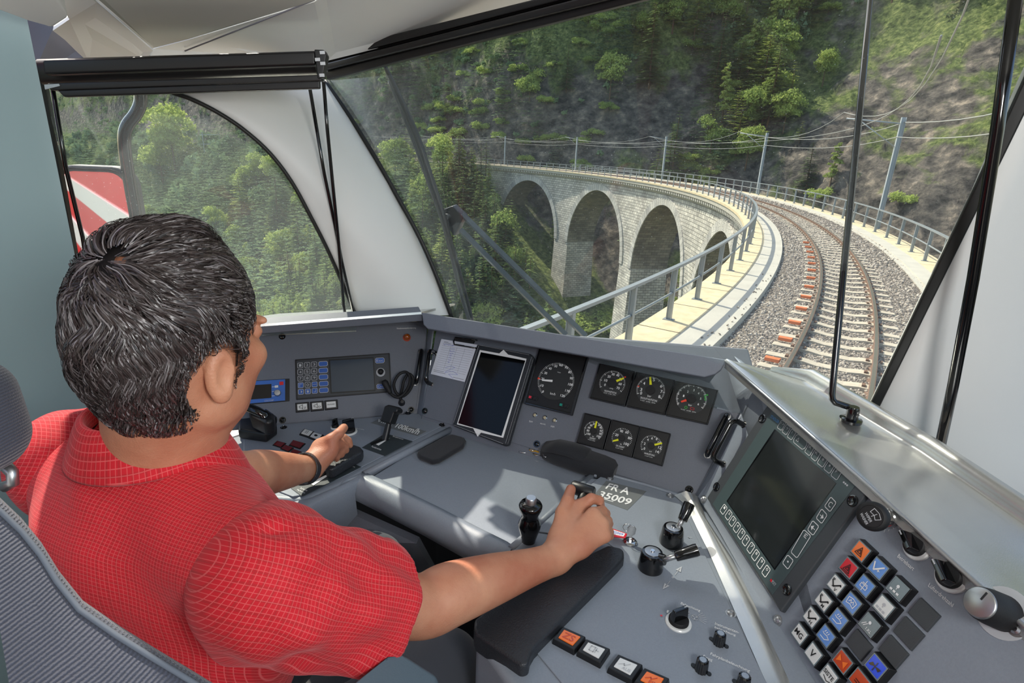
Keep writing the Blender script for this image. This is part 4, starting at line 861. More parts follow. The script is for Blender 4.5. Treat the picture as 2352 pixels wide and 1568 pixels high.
# ================= CAB SHELL =================
WF=mkframe(-57,-10,(2000,935),1.02); LW=mkframe(72,8,(595,738),1.0)
def glassmat(name,haze,spec=.5):
    m=D_.materials.new(name); m.use_nodes=True; n=m.node_tree; n.nodes.clear(); N=n.nodes.new; K=n.links.new
    o=N('ShaderNodeOutputMaterial'); t=N('ShaderNodeBsdfTransparent'); t.inputs[0].default_value=(.93,.96,.95,1)
    g=N('ShaderNodeBsdfGlossy'); g.inputs['Roughness'].default_value=.02; g.inputs[0].default_value=(1,1,1,1)
    fr=N('ShaderNodeFresnel'); fr.inputs[0].default_value=1.35; mu=N('ShaderNodeMath'); mu.operation='MULTIPLY'; mu.inputs[1].default_value=spec
    x=N('ShaderNodeMixShader'); K(fr.outputs[0],mu.inputs[0]); K(mu.outputs[0],x.inputs[0]); K(t.outputs[0],x.inputs[1]); K(g.outputs[0],x.inputs[2])
    d=N('ShaderNodeBsdfDiffuse'); d.inputs[0].default_value=(.75,.82,.85,1); tr=N('ShaderNodeBsdfTranslucent'); tr.inputs[0].default_value=(.75,.82,.85,1)
    dd=N('ShaderNodeMixShader'); dd.inputs[0].default_value=.6; K(d.outputs[0],dd.inputs[1]); K(tr.outputs[0],dd.inputs[2])
    tc=N('ShaderNodeTexCoord'); ns=N('ShaderNodeTexNoise'); ns.inputs['Scale'].default_value=4; K(tc.outputs['Object'],ns.inputs[0])
    mr=N('ShaderNodeMapRange'); mr.inputs[3].default_value=haze*.5; mr.inputs[4].default_value=haze*1.5; K(ns.outputs[0],mr.inputs[0])
    vo=N('ShaderNodeTexVoronoi'); vo.inputs['Scale'].default_value=90; K(tc.outputs['Object'],vo.inputs[0])
    lt=N('ShaderNodeMath'); lt.operation='LESS_THAN'; lt.inputs[1].default_value=.08; K(vo.outputs['Distance'],lt.inputs[0])
    ml=N('ShaderNodeMath'); ml.operation='MULTIPLY_ADD'; ml.inputs[1].default_value=.25; K(lt.outputs[0],ml.inputs[0]); K(mr.outputs[0],ml.inputs[2])
    y=N('ShaderNodeMixShader'); K(ml.outputs[0],y.inputs[0]); K(x.outputs[0],y.inputs[1]); K(dd.outputs[0],y.inputs[2]); K(y.outputs[0],o.inputs[0]); return m
M['glass']=glassmat('windscreen_glass',.024); M['glass2']=glassmat('side_glass',.05)
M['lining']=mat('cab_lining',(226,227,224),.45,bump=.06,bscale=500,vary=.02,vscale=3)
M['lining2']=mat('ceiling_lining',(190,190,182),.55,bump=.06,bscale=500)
M['wallblue']=mat('door_panel_paint',(150,174,176),.4,bump=.04,bscale=60)
M['rubber']=mat('window_rubber',(24,25,24),.5)
M['blind']=mat('blind_black',(26,25,26),.38)
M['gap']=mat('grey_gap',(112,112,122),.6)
M['floor']=mat('cab_floor',(40,42,45),.8,bump=.3,bscale=300)
def glasspane(name,F,qs,mt,lab=None):
    o=MB().prism(F,[F.loc(q) for q in qs],-.003,.003).build(name,mt); struct(o); return o
glasspane('window_1',WF,[(744,184),(1500,-6),(2500,-250),(2430,60),(2236,445),(2002,940),(1990,1020),(1045,790),(1034,722),(960,545),(860,358)],M['glass'])['label']='large windscreen glass'
glasspane('window_2',LW,[(96,180),(300,180),(405,216),(470,240),(540,285),(612,345),(668,418),(715,500),(760,590),(818,725),(818,760),(200,790),(190,560)],M['glass2'])['label']='curved left side window glass'
# rubber seals
def seal(F,qs,w,name='window_seal',inn=.012):
    pts=smooth_path([F.hit(q,inn*.3) for q in qs],5)
    o=MB().tube(pts,w,8,flat=1.2).build(name,M['rubber'],smooth=True); struct(o); return o
seal(WF,[(746,186),(800,262),(860,358),(915,455),(965,548),(1005,640),(1038,730)],.0055,'trim_1')
seal(LW,[(396,213),(440,228),(500,258),(560,298),(620,352),(670,418),(715,500),(760,590),(817,725)],.004,'trim_2')
o=MB().prism(WF,[WF.loc(q,.004) for q in((2470,-80),(2240,425),(2000,925),(1985,960),(2008,960),(2022,930),(2262,447),(2500,-40))],-.01,.01).build('trim_3',M['rubber'],bevel=.003); struct(o)
o=MB().add([LW.hit(q,-.005) for q in((90,178),(104,178),(172,560),(190,660),(150,660),(146,560))],[(0,1,2,3,4,5)]).build('trim_4',M['rubber'],solid=.02); struct(o)
# pillars
Lq=[(816,724),(790,655),(760,592),(730,532),(700,475),(662,412),(620,357),(568,307),(508,263),(447,233),(400,216)]
Rq=[(1036,724),(1009,655),(983,598),(955,536),(925,478),(895,422),(865,371),(835,321),(806,273),(776,227),(748,186)]
rows=[]
for k,(a,b) in enumerate(zip(Lq,Rq)):
    A,B=LW.hit(a,.0),WF.hit(b,.0); t=(CAM-(A+B)/2); t/=np.linalg.norm(t); w=np.linalg.norm(A-B)
    r=[A-t*.03,A]
    for s_ in np.linspace(.1,.9,9):
        r.append(A*(1-s_)+B*s_+t*w*.16*math.sin(math.pi*s_)**.8)
    r+= [B,B-t*.03]; rows.append(r)
o=MB().loft(rows).build('wall_pillar',M['lining'],smooth=True); struct(o); o.name='wall_front_left'
rows=[]
for q,(dx,dy,t2) in zip([(2700,-500),(2480,-30),(2380,175),(2262,447),(2140,690),(2018,940),(1990,1000)],[(600,60,1.1)]*5+[(600,330,1.08),(600,380,1.08)]):
    A=WF.hit(q,.004); rows.append([A-np.array([0,-.03,0]),A])
    B=att((q[0]+dx,q[1]+dy),t2)
    t=(CAM-(A+B)/2); t/=np.linalg.norm(t)
    for s_ in np.linspace(.08,1,10): rows[-1].append(A*(1-s_)+B*s_+t*.06*math.sin(math.pi*s_))
o=MB().loft(rows).build('wall_front_right',M['lining'],smooth=True); struct(o)
# right side wall below/behind (out of frame) and right window seal hint
o=MB().add([att((2356,1124),1.06),att((2334,1146),1.06),att((2420,1190),1.04),att((2420,1100),1.04)],[(0,1,2,3)]).build('trim_5',M['rubber'],solid=.006); struct(o)
# ceiling pieces
def patch(name,pts,mt,solid=.008,sm=False):
    o=MB().add([att((x,y),t) for x,y,t in pts],[tuple(range(len(pts)))]).build(name,mt,solid=solid); struct(o); return o
patch('ceiling_header',[(330,160,1.28),(740,165,1.43),(752,136,1.42),(1290,4,1.25),(1700,-100,1.12),(1300,-420,.9),(722,0,1.10),(430,88,1.22),(352,108,1.25)],M['lining'])
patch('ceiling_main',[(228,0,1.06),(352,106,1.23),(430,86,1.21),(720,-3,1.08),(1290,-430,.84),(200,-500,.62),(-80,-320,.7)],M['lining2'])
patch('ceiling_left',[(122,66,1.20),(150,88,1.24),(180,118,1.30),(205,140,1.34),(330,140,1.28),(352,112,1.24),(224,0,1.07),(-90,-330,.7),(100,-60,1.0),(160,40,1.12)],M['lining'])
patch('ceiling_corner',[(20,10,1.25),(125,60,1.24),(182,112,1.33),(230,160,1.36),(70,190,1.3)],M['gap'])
# duct box top left
m=MB(); f=[att(q,t) for q,t in(((0,26),.98),((62,44),1.03),((120,67),1.06),((158,42),1.04),((128,-10),.98),((-60,-200),.8),((-300,-100),.75))]
g=[p+np.array([0,0,.12]) for p in f]
o=MB().add(f+g,[tuple(range(7)),tuple(range(13,6,-1))]+[(i,(i+1)%7,7+(i+1)%7,7+i) for i in range(7)]).build('ceiling_duct',M['lining'],bevel=.006); struct(o)
# seam strips on ceiling
def tubeq(qs,r,name,mt,**k): 
    o=MB().tube([att((x,y),t) for x,y,t in qs],r,8).build(name,mt,smooth=True,**k); return o
struct(tubeq([(226,0,1.05),(352,108,1.225)],.003,'trim_6',M['lining'])); struct(tubeq([(425,117,1.26),(722,0,1.085)],.0016,'trim_7',M['gap']))
# roof slab and rear wall out of view that close the cab
def slab(name,pts,mt,s=.02):
    o=MB().add(pts,[tuple(range(len(pts)))]).build(name,mt,solid=s); struct(o); return o
# left door panel
E0,E1=att((62,42),1.08),att((166,556),1.2)
wd=np.array([-.35,-.94,0]); 
V_=[]
for s_ in np.linspace(-.12,3.6,16):
    e=E0+(E1-E0)*s_; V_.append([e-az(33)*.02+[-.012,0,0] ,e,e-az(33)*.02+[-.004,0,0],e-az(33)*.3,e-az(33)*1.6])
o=MB().loft(V_).build('wall_left',M['wallblue'],smooth=40); struct(o)
o=MB().add([att((-20,860),.9),att((8,860),.9),att((75,1150),.92),att((45,1150),.92)],[(0,1,2,3)]).build('trim_8',M['rubber'],solid=.01); struct(o)
slab('floor',[np.array(p) for p in((-2.2,-2.5,0),(1.6,-2.5,0),(1.3,1.2,0),(.2,2.2,0),(-1.3,1.9,0))],M['floor'])
# roof above: from header line back over the camera
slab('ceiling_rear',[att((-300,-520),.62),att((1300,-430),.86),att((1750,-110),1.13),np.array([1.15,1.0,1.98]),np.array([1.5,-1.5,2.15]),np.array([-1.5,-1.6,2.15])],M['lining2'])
slab('wall_back',[np.array(p) for p in((-1.6,-1.6,0),(1.5,-1.5,0),(1.5,-1.5,2.15),(-1.5,-1.6,2.15))],M['lining'])
slab('wall_right',[np.array(p) for p in((1.5,-1.5,0),(1.15,.9,0),(1.15,.9,.95),(1.5,-1.5,.95))],M['lining'])
# ---- blinds ----
t=thing('roller_blind',att((420,170),1.3),'black roller blind cassette above the left side window','roller blind','black roller blinds above the windows')
A,B=att((100,168),1.15),att((728,148),1.20)
MB().tube([A,B],.026,20).build('cassette',M['blind'],t,smooth=50)
n_=(CAM-(A+B)/2); n_/=np.linalg.norm(n_); n_[2]=0
BF=Frame(att((430,200),1.14),B-A,[0,0,1])
MB().prism(BF,[BF.loc(q) for q in((95,137),(725,116),(725,150),(100,172))],-.03,.0).build('cassette_top',M['blind'],t,bevel=.005)
MB().prism(BF,[BF.loc(q) for q in((110,192),(738,172),(740,186),(118,208))],-.02,.004).build('guide_rail',M['blind'],t,bevel=.002)
MB().prism(BF,[BF.loc(q) for q in((130,206),(734,184),(735,204),(146,223))],-.012,.0).build('bottom_bar',M['blind'],t,bevel=.003)
MB().prism(BF,[BF.loc(q) for q in((724,115),(746,116),(752,128),(744,180),(732,182))],-.02,.01).build('end_bracket',M['black'],t,bevel=.002)
for q in((730,137),(742,146),(741,121),(740,173)):
    l=BF.loc(q,.01); MB().box(BF,l[0]-.005,l[0]+.005,l[1]-.003,l[1]+.003,.009,.013).build('bracket_screw',M['steel'],t)
MB().prism(BF,[BF.loc(q) for q in((106,195),(140,193),(142,198),(108,206))],.003,.006).build('rail_clip',M['steel'],t)
t=thing('roller_blind',WF.hit((1100,80),.05),'black blind housing running along the top of the windscreen','roller blind','black roller blinds above the windows')
for qs,h0,h1 in(([(738,122),(1280,-12),(2000,-190),(2000,-150),(1340,-10),(744,142)],.0,.045),([(742,142),(1340,-12),(2000,-152),(2000,-140),(1370,-12),(746,148)],.0,.034),([(744,149),(1375,-12),(2000,-140),(2000,-120),(1440,-8),(748,163)],.0,.05),([(746,164),(1440,-10),(2000,-122),(2000,-90),(1510,-8),(750,184)],.0,.03)):
    MB().prism(WF,[WF.loc(q,.03) for q in qs],h0,h1).build('housing_rail',M['blind'],t,bevel=.003)
def rod(qs,r,lab,F=None):
    pts=[(F.hit(q[:2],q[2]) if F else att(q[:2],q[2])) for q in qs]
    t=thing('blind_guide_rod',pts[-1],lab,'guide rod','thin black blind guide rods')
    MB().tube(pts,r,10).build('rod',M['blackg'],t,smooth=True); return t,pts
rod([(122,208,.02),(150,380,.02),(190,545,.02),(205,640,.02)],.0045,'thin black guide rod at the left edge of the side window',LW)
rod([(712,206,.02),(745,400,.02),(770,520,.02),(785,600,.02),(813,724,.02)],.0042,'thin black rod crossing in front of the white pillar, ending further right',LW)
rod([(743,188,.03),(752,300,.03),(770,480,.03),(778,560,.03),(789,700,.03),(793,724,.03)],.0042,'thin black rod crossing in front of the white pillar, ending further left',LW)
e=atz((1953,968),1.022); te=float((e-CAM)@np.array([0,cp,-sp]))
t,p=rod([(2002,-30,te),(1975,250,te),(1940,600,te),(1911,905,te),(1912,916,te),(1918,924,te),(1945,933,te),(1956,937,te),(1964,943,te),(1966,955,te)],.0060,'black bent guide rod before the windscreen with flanged foot')
F=Frame(e+np.array([0,0,.004]),[1,0,0],[0,1,0])
MB().lathe(F,0,0,[(.0001,-.003),(.019,-.003),(.019,.002),(.0105,.003),(.0105,.022),(.009,.026),(.0001,.026)],24).build('foot_flange',M['blackg'],t,smooth=40)
for s_ in(-1,1): MB().lathe(F,s_*.0145,.0,[(.003,.002),(.003,.0035),(.0001,.004)],10).build('foot_screw',M['chrome'],t)
rod([(2336,-30,.07),(2290,300,.07),(2235,640,.07),(2190,880,.07),(2158,1030,.07)],.0085,'black guide rod in front of the right white pillar',WF)
# ---- wiper ----
t=thing('windscreen_wiper',WF.hit((1200,640),-.05),'black windscreen wiper with long curved blade and twin arms outside the glass','wiper')
bl=smooth_path([WF.hit(q,-.03) for q in((883,150),(905,195),(930,250),(958,315),(985,395),(1010,470),(1032,545),(1060,640),(1085,735))],6)
MB().tube(bl,[.005+.004*math.sin(math.pi*min(1,i/len(bl)*1.15)) for i in range(len(bl))],10).build('blade',M['black'],t,smooth=True)
bl2=smooth_path([WF.hit(q,-.045) for q in((895,185),(945,310),(985,420),(1020,520),(1055,660),(1078,735))],6)
MB().tube(bl2,.006,8).build('blade_spine',M['wiperm'] if 'wiperm' in M else M['dispframe'],t,smooth=True)
for a,b in(((1062,492),(1345,772)),((1058,528),(1300,770))):
    MB().tube([WF.hit(a,-.055),WF.hit(b,-.055)],.009,4,flat=1).build('arm',M['armblue'],t)
MB().prism(WF,[WF.loc(q,-.06) for q in((1025,478),(1045,470),(1072,495),(1050,540),(1035,520))],-.07,-.045).build('arm_joint',M['black'],t,bevel=.004)
a=WF.loc((1030,496),-.045); MB().disc(WF,a[0],a[1],.008,-.05,-.035,16).build('pivot_bolt',M['steel'],t)
# ================= OUTSIDE =================
RC=np.array([-64.19,51.64]); R0=81.68; ZR=CZ-2.75; SE=66.
def path(s,rho,z=0):
    s=np.asarray(s,float); th=np.minimum(s,SE)/R0; ex=np.maximum(s-SE,0)
    x=RC[0]+(R0+rho)*np.cos(th)-ex*np.sin(SE/R0); y=RC[1]+(R0+rho)*np.sin(th)+ex*np.cos(SE/R0)
    return np.stack([x,y,np.zeros_like(x)+ZR+z],-1)
def sweep(mb,ss,prof,closed=True,capends=True):
    rows=[[p for p in path(s,np.array([a for a,b in prof]),np.array([b for a,b in prof]))] for s in ss]
    mb.loft(rows,closed)
    if capends and closed: mb.add(rows[0],[tuple(range(len(prof)))]); mb.add(rows[-1],[tuple(range(len(prof)))])
    return mb
def stoney(name,c1,c2,mortar,scale,bump=.6,bw=.5,rh=.25,rough=.9,ramp=True,uvmap=True,msize=.02,dist=.05):
    m=D_.materials.new(name); m.use_nodes=True; n=m.node_tree; N=n.nodes.new; K=n.links.new; b=n.nodes['Principled BSDF']; b.inputs['Roughness'].default_value=rough
    tc=N('ShaderNodeTexCoord'); br=N('ShaderNodeTexBrick'); br.inputs['Scale'].default_value=scale; br.inputs['Color1'].default_value=lin(c1)+(1,); br.inputs['Color2'].default_value=lin(c2)+(1,)
    br.inputs['Mortar'].default_value=lin(mortar)+(1,); br.inputs['Brick Width'].default_value=bw; br.inputs['Row Height'].default_value=rh; br.inputs['Mortar Size'].default_value=msize; br.inputs['Mortar Smooth'].default_value=.6
    ns=N('ShaderNodeTexNoise'); ns.inputs['Scale'].default_value=1.6; ns.inputs['Detail'].default_value=4
    K(tc.outputs['UV'],ns.inputs[0])
    mx=N('ShaderNodeMix'); mx.data_type='VECTOR'; mx.inputs[0].default_value=.06; K(tc.outputs['UV'],mx.inputs[4]); K(ns.outputs['Color'],mx.inputs[5]); K(mx.outputs[1],br.inputs[0])
    ns2=N('ShaderNodeTexNoise'); ns2.inputs['Scale'].default_value=.35; ns2.inputs['Detail'].default_value=8; K(tc.outputs['UV'],ns2.inputs[0])
    mr=N('ShaderNodeMapRange'); mr.inputs[1].default_value=.3; mr.inputs[2].default_value=.7; mr.inputs[3].default_value=.72; mr.inputs[4].default_value=1.25; K(ns2.outputs[0],mr.inputs[0])
    vm=N('ShaderNodeVectorMath'); vm.operation='SCALE'; K(br.outputs[0],vm.inputs[0]); K(mr.outputs[0],vm.inputs['Scale']); K(vm.outputs[0],b.inputs[0])
    ns3=N('ShaderNodeTexNoise'); ns3.inputs['Scale'].default_value=9; ns3.inputs['Detail'].default_value=5; K(tc.outputs['UV'],ns3.inputs[0])
    ad=N('ShaderNodeMath'); ad.operation='MULTIPLY_ADD'; ad.inputs[1].default_value=-1; K(br.outputs['Fac'],ad.inputs[0]); K(ns3.outputs[0],ad.inputs[2])
    bp=N('ShaderNodeBump'); bp.inputs['Strength'].default_value=bump; bp.inputs['Distance'].default_value=dist; K(ad.outputs[0],bp.inputs['Height']); K(bp.outputs[0],b.inputs['Normal'])
    return m
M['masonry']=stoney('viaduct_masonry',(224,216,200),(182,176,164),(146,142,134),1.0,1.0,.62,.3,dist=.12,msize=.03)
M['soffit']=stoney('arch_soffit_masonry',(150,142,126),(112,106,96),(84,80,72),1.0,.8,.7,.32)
M['voussoir']=stoney('arch_ring_stone',(208,202,190),(176,172,164),(126,124,118),1.0,1.0,.55,2.0,dist=.1)
M['concrete']=mat('walkway_concrete',(184,178,164),.85,bump=.4,bscale=25,vary=.08,vscale=2,bdist=.01)
M['sandstone']=mat('walkway_stone_slab',(204,186,150),.9,bump=.6,bscale=14,vary=.14,vscale=5,bdist=.01)
M['galv']=mat('galvanised_steel',(158,164,166),.45,metal=.5,vary=.06,vscale=6)
M['rust']=mat('rail_rust',(112,84,66),.75,vary=.15,vscale=9)
M['railtop']=mat('rail_head_steel',(176,168,160),.3,metal=.8)
M['sleeper']=mat('sleeper_concrete',(184,172,152),.85,vary=.1,vscale=8)
M['ballast']=mat('ballast_bed',(128,118,106),.95,bump=1,bscale=22,vary=.35,vscale=26,bdist=.08)
M['orangeplate']=mat('orange_plate',(206,110,62),.6)
M['mast']=mat('mast_steel',(176,182,184),.5,metal=.3)
M['wire']=mat('wire_grey',(170,170,165),.5)
def uvset(o,uv):
    me=o.data; l=me.uv_layers.new(name='UVMap'); vi=np.zeros(len(me.loops),int); me.loops.foreach_get('vertex_index',vi)
    l.data.foreach_set('uv',np.asarray(uv)[vi].astype(np.float32).ravel())
# value noise
def _h(ix,iy,sd):
    n=(ix*374761393+iy*668265263+sd*1442695041)&0xffffffff
    n=((n^(n>>13))*1274126177)&0xffffffff; return ((n^(n>>16))&0xffff)/65535.
def vn(x,y,sd=0):
    x=np.asarray(x,float);y=np.asarray(y,float); ix=np.floor(x).astype(np.int64);iy=np.floor(y).astype(np.int64);fx=x-ix;fy=y-iy
    fx=fx*fx*(3-2*fx);fy=fy*fy*(3-2*fy)
    return (_h(ix,iy,sd)*(1-fx)+_h(ix+1,iy,sd)*fx)*(1-fy)+(_h(ix,iy+1,sd)*(1-fx)+_h(ix+1,iy+1,sd)*fx)*fy
def fbm(x,y,sd=0,o=5,g=.5):
    a=1;r=0;t=0
    for i in range(o): r=r+a*(vn(x,y,sd+i*17)-.5);t+=a;a*=g;x=x*2.03;y=y*2.03
    return r/t*2
def ridge(x,y,sd=0,o=4):
    a=1;r=0;t=0
    for i in range(o): r=r+a*(1-np.abs(2*vn(x,y,sd+i*13)-1));t+=a;a*=.5;x=x*2.1;y=y*2.1
    return r/t
def rail_coords(x,y):
    dx=x-RC[0];dy=y-RC[1]; th=np.arctan2(dy,dx); rho=np.hypot(dx,dy)-R0
    te=SE/R0; P=np.array([RC[0]+R0*math.cos(te),RC[1]+R0*math.sin(te)]); T=np.array([-math.sin(te),math.cos(te)]); Nn=np.array([math.cos(te),math.sin(te)])
    a=(x-P[0])*T[0]+(y-P[1])*T[1]; b=(x-P[0])*Nn[0]+(y-P[1])*Nn[1]
    st_=a>0; s=np.where(st_,SE+a,th*R0)
    # use straight coordinates past the end, only on the forward side
    return s,np.where(st_,b,rho)
Sx=np.array([-140,-62,-52,-42,-25,-5,15,27,33,36.5,40,45,50,56,60,64,68,90,130,400.])
Sz=np.array([-2,-8,-14,-24,-31,-32,-29,-24,-21,-18,-16,-13.5,-10.5,-6.5,-3.6,-1.2,-.4,-.3,-.3,-.3])
def H(x,y,detail=True):
    s,r=rail_coords(x,y); base=np.interp(s,Sx,Sz)
    e=np.clip((s-42)/24,0,1); w=3.2+2.5*(1-e)
    do=np.maximum(r-w,0); di=np.maximum(-r-(2.6+1.5*(1-e)),0)
    # outside (mountain) slope
    steep=np.minimum(do,26)*(1.15+1.3*e)+np.maximum(do-26,0)*(.92)
    steep=np.where(s>66,np.minimum(do,14)*2.2+np.maximum(do-14,0)*.75,steep)
    shoulder=np.where((s<20)&(do>0),np.minimum(do*.25,3),0)
    zo=base+steep+shoulder
    # inside slope down to valley
    fall=(.30+.62*e)*di
    zi=np.maximum(base-fall,-75+.02*di)
    z=np.where(r>0,zo,zi)
    # far side of the valley
    d=np.hypot(x,y); a_=np.degrees(np.arctan2(x,y))
    far=np.clip(-r-150,0,None)
    z=np.where(r<0,z+np.minimum(far*.62,330),z)
    if detail:
        k=np.clip((np.abs(r)-3)/8,0,1); ks=np.where(r>0,1,.55)*k
        st=ridge(x/17.+z*.01,y/17.,3)*5.5-2.7
        # strata ledges
        q=z*.55+x*.08; led=(q-np.floor(q)); led=(np.minimum(led,.6)/.6-led)*1.6
        z=z+ks*(st+fbm(x/60,y/60,5)*9*np.clip(d/60,0,1.6)+fbm(x/6,y/6,8)*1.3+np.where(r>0,led,0)*.9+fbm(x/1.7,y/1.7,21,3)*.35)
        m=np.clip((s-60)/6,0,1)*np.clip(1-(np.abs(r)-2.8)/1.5,0,1); z=z*(1-m)+(-.55)*m
    return z+ZR
# polar grid for the terrain around the viewpoint
def terrain(name,azs,ds,mt):
    A,Dm=np.meshgrid(np.radians(azs),ds,indexing='ij'); X=np.sin(A)*Dm; Y=np.cos(A)*Dm; Z=H(X,Y)
    n,m=A.shape; V=np.stack([X,Y,Z],-1).reshape(-1,3); I=np.arange(n*m).reshape(n,m)
    F=np.stack([I[:-1,:-1],I[1:,:-1],I[1:,1:],I[:-1,1:]],-1).reshape(-1,4)
    me=D_.meshes.new(name); me.vertices.add(len(V)); me.vertices.foreach_set('co',V.astype(np.float32).ravel())
    me.loops.add(F.size); me.loops.foreach_set('vertex_index',F[:,::-1].astype(np.int32).ravel()); me.polygons.add(len(F)); me.polygons.foreach_set('loop_start',np.arange(0,F.size,4,dtype=np.int32)); me.update(); me.validate()
    s_,r_=rail_coords(X,Y); az_=np.degrees(np.arctan2(X,Y)); rel=Z-ZR
    g=np.where(r_<-3,.16,0.)+np.where(r_>0,np.clip((rel-16)/60,-.12,.10)-.10*np.clip((az_-20)/12,0,1),0)+.0
    me.attributes.new('cover','FLOAT','POINT').data.foreach_set('value',g.reshape(-1).astype(np.float32))
    me.polygons.foreach_set('use_smooth',[True]*len(F)); me.materials.append(mt); o=D_.objects.new(name,me); C_.objects.link(o); return o
def rockmat():
    m=D_.materials.new('mountain_ground'); m.use_nodes=True; n=m.node_tree; N=n.nodes.new; K=n.links.new; b=n.nodes['Principled BSDF']; b.inputs['Roughness'].default_value=.95; b.inputs['Specular IOR Level'].default_value=.15
    tc=N('ShaderNodeTexCoord'); geo=N('ShaderNodeNewGeometry')
    mp=N('ShaderNodeMapping'); mp.inputs['Scale'].default_value=(.8,.8,1.2); mp.inputs['Rotation'].default_value=(.5,.35,.3); K(tc.outputs['Object'],mp.inputs[0])
    n1=N('ShaderNodeTexNoise'); n1.inputs['Scale'].default_value=.55; n1.inputs['Detail'].default_value=12; n1.inputs['Roughness'].default_value=.68; n1.inputs['Distortion'].default_value=.15; K(mp.outputs[0],n1.inputs[0])
    cr_=N('ShaderNodeValToRGB'); e=cr_.color_ramp.elements; e[0].position=.36;e[0].color=lin((48,47,46))+(1,); e[1].position=.68;e[1].color=lin((196,178,156))+(1,)
    x=e.new(.47); x.color=lin((98,92,86))+(1,); x=e.new(.57); x.color=lin((136,126,114))+(1,)
    K(n1.outputs[0],cr_.inputs[0])
    n2=N('ShaderNodeTexNoise'); n2.inputs['Scale'].default_value=.11; n2.inputs['Detail'].default_value=10; n2.inputs['Roughness'].default_value=.62; K(tc.outputs['Object'],n2.inputs[0])
    sx=N('ShaderNodeSeparateXYZ'); K(geo.outputs['Normal'],sx.inputs[0])
    ma=N('ShaderNodeMath'); ma.operation='MULTIPLY_ADD'; ma.inputs[1].default_value=.55; K(sx.outputs[2],ma.inputs[0]); K(n2.outputs[0],ma.inputs[2])
    g=N('ShaderNodeMapRange'); g.inputs[1].default_value=.70; g.inputs[2].default_value=.84; at_=N('ShaderNodeAttribute'); at_.attribute_name='cover'; a9=N('ShaderNodeMath'); K(ma.outputs[0],a9.inputs[0]); K(at_.outputs['Fac'],a9.inputs[1]); K(a9.outputs[0],g.inputs[0])
    n3=N('ShaderNodeTexNoise'); n3.inputs['Scale'].default_value=1.3; n3.inputs['Detail'].default_value=8; n3.inputs['Roughness'].default_value=.7; K(tc.outputs['Object'],n3.inputs[0])
    gr=N('ShaderNodeValToRGB'); e=gr.color_ramp.elements; e[0].position=.35;e[0].color=lin((60,74,38))+(1,); e[1].position=.68;e[1].color=lin((172,176,108))+(1,); x=e.new(.5); x.color=lin((112,126,70))+(1,)
    K(n3.outputs[0],gr.inputs[0])
    mx=N('ShaderNodeMix'); mx.data_type='RGBA'; K(g.outputs[0],mx.inputs[0]); K(cr_.outputs[0],mx.inputs[6]); K(gr.outputs[0],mx.inputs[7]); K(mx.outputs[2],b.inputs[0])
    bp=N('ShaderNodeBump'); bp.inputs['Strength'].default_value=1; bp.inputs['Distance'].default_value=1.2; K(n1.outputs[0],bp.inputs['Height'])
    bp2=N('ShaderNodeBump'); bp2.inputs['Strength'].default_value=.8; bp2.inputs['Distance'].default_value=.35; K(n3.outputs[0],bp2.inputs['Height']); K(bp.outputs[0],bp2.inputs['Normal']); K(bp2.outputs[0],b.inputs['Normal'])
    return m
M['ground']=rockmat()
tr=terrain('mountain_ground',np.arange(-60,62,.2),np.exp(np.linspace(math.log(10),math.log(950),520)),M['ground'])
tag(tr,'rocky mountainside and gorge with grass and grey rock faces',None); tr['category']='mountainside'; del tr['category']; tr['kind']='structure'
# ---- viaduct ----
vd=thing('stone_viaduct',path(5,0,-30.),'curved grey stone railway viaduct with tall arches over the gorge','viaduct')
SK=[48.2,27.4,7.0,-13.4,-33.8]; HW=8.35; ZC=-1.95
def under(s):
    z=np.full_like(s,-99.)
    for k in SK:
        d=np.abs(s-k); i=d<HW; z=np.where(i,ZC-HW*.98+HW*.98*np.sqrt(np.maximum(1-(d/HW)**2,0)),z); z=np.where(i&(z< -98),-30,z)
    return z
Zt=-.55
def face(rho,dr,sgn):
    # wall face between arches; columns follow the arch curve
    mb=MB(); uv=[]
    bps=[-62.]
    for k in sorted(SK): bps+=[k-HW]+list(k-HW*np.cos(np.linspace(0,math.pi,41)))[1:-1]+[k+HW]
    bps.append(66.)
    ss=[]
    for a,b in zip(bps[:-1],bps[1:]): ss+=list(np.linspace(a,b,max(1,int((b-a)/1.0))+1)[:-1])
    ss.append(66.); ss=np.array(ss)
    zu=np.array([max([ZC-HW*.98+HW*.98*math.sqrt(max(1-((s-k)/HW)**2,0)) if abs(s-k)<=HW+1e-6 else -99 for k in SK]) for s in ss])
    zs=ZC-HW*.98
    V=[]; n=9
    for s,z in zip(ss,zu):
        lo=z if z>-98 else zs
        for j in range(n):
            t=j/(n-1); zz=Zt+(lo-Zt)*t; V.append(path(s,rho+sgn*dr*0,zz)); uv.append((s,zz))
    f=[(i*n+j,(i+1)*n+j,(i+1)*n+j+1,i*n+j+1) for i in range(len(ss)-1) for j in range(n-1)]
    return V,f,uv
def battered(rho_s,z): return rho_s*(1+.022*max(0,-z-8)/2.3*1.0)
for sg,nm in((-1,'inner_wall'),(1,'outer_wall')):
    V,f,uv=face(sg*2.3,0,sg); o=build(nm,V,f,M['masonry'],vd,origin=path(5,sg*2.3,-30),recalc=False); uvset(o,uv)
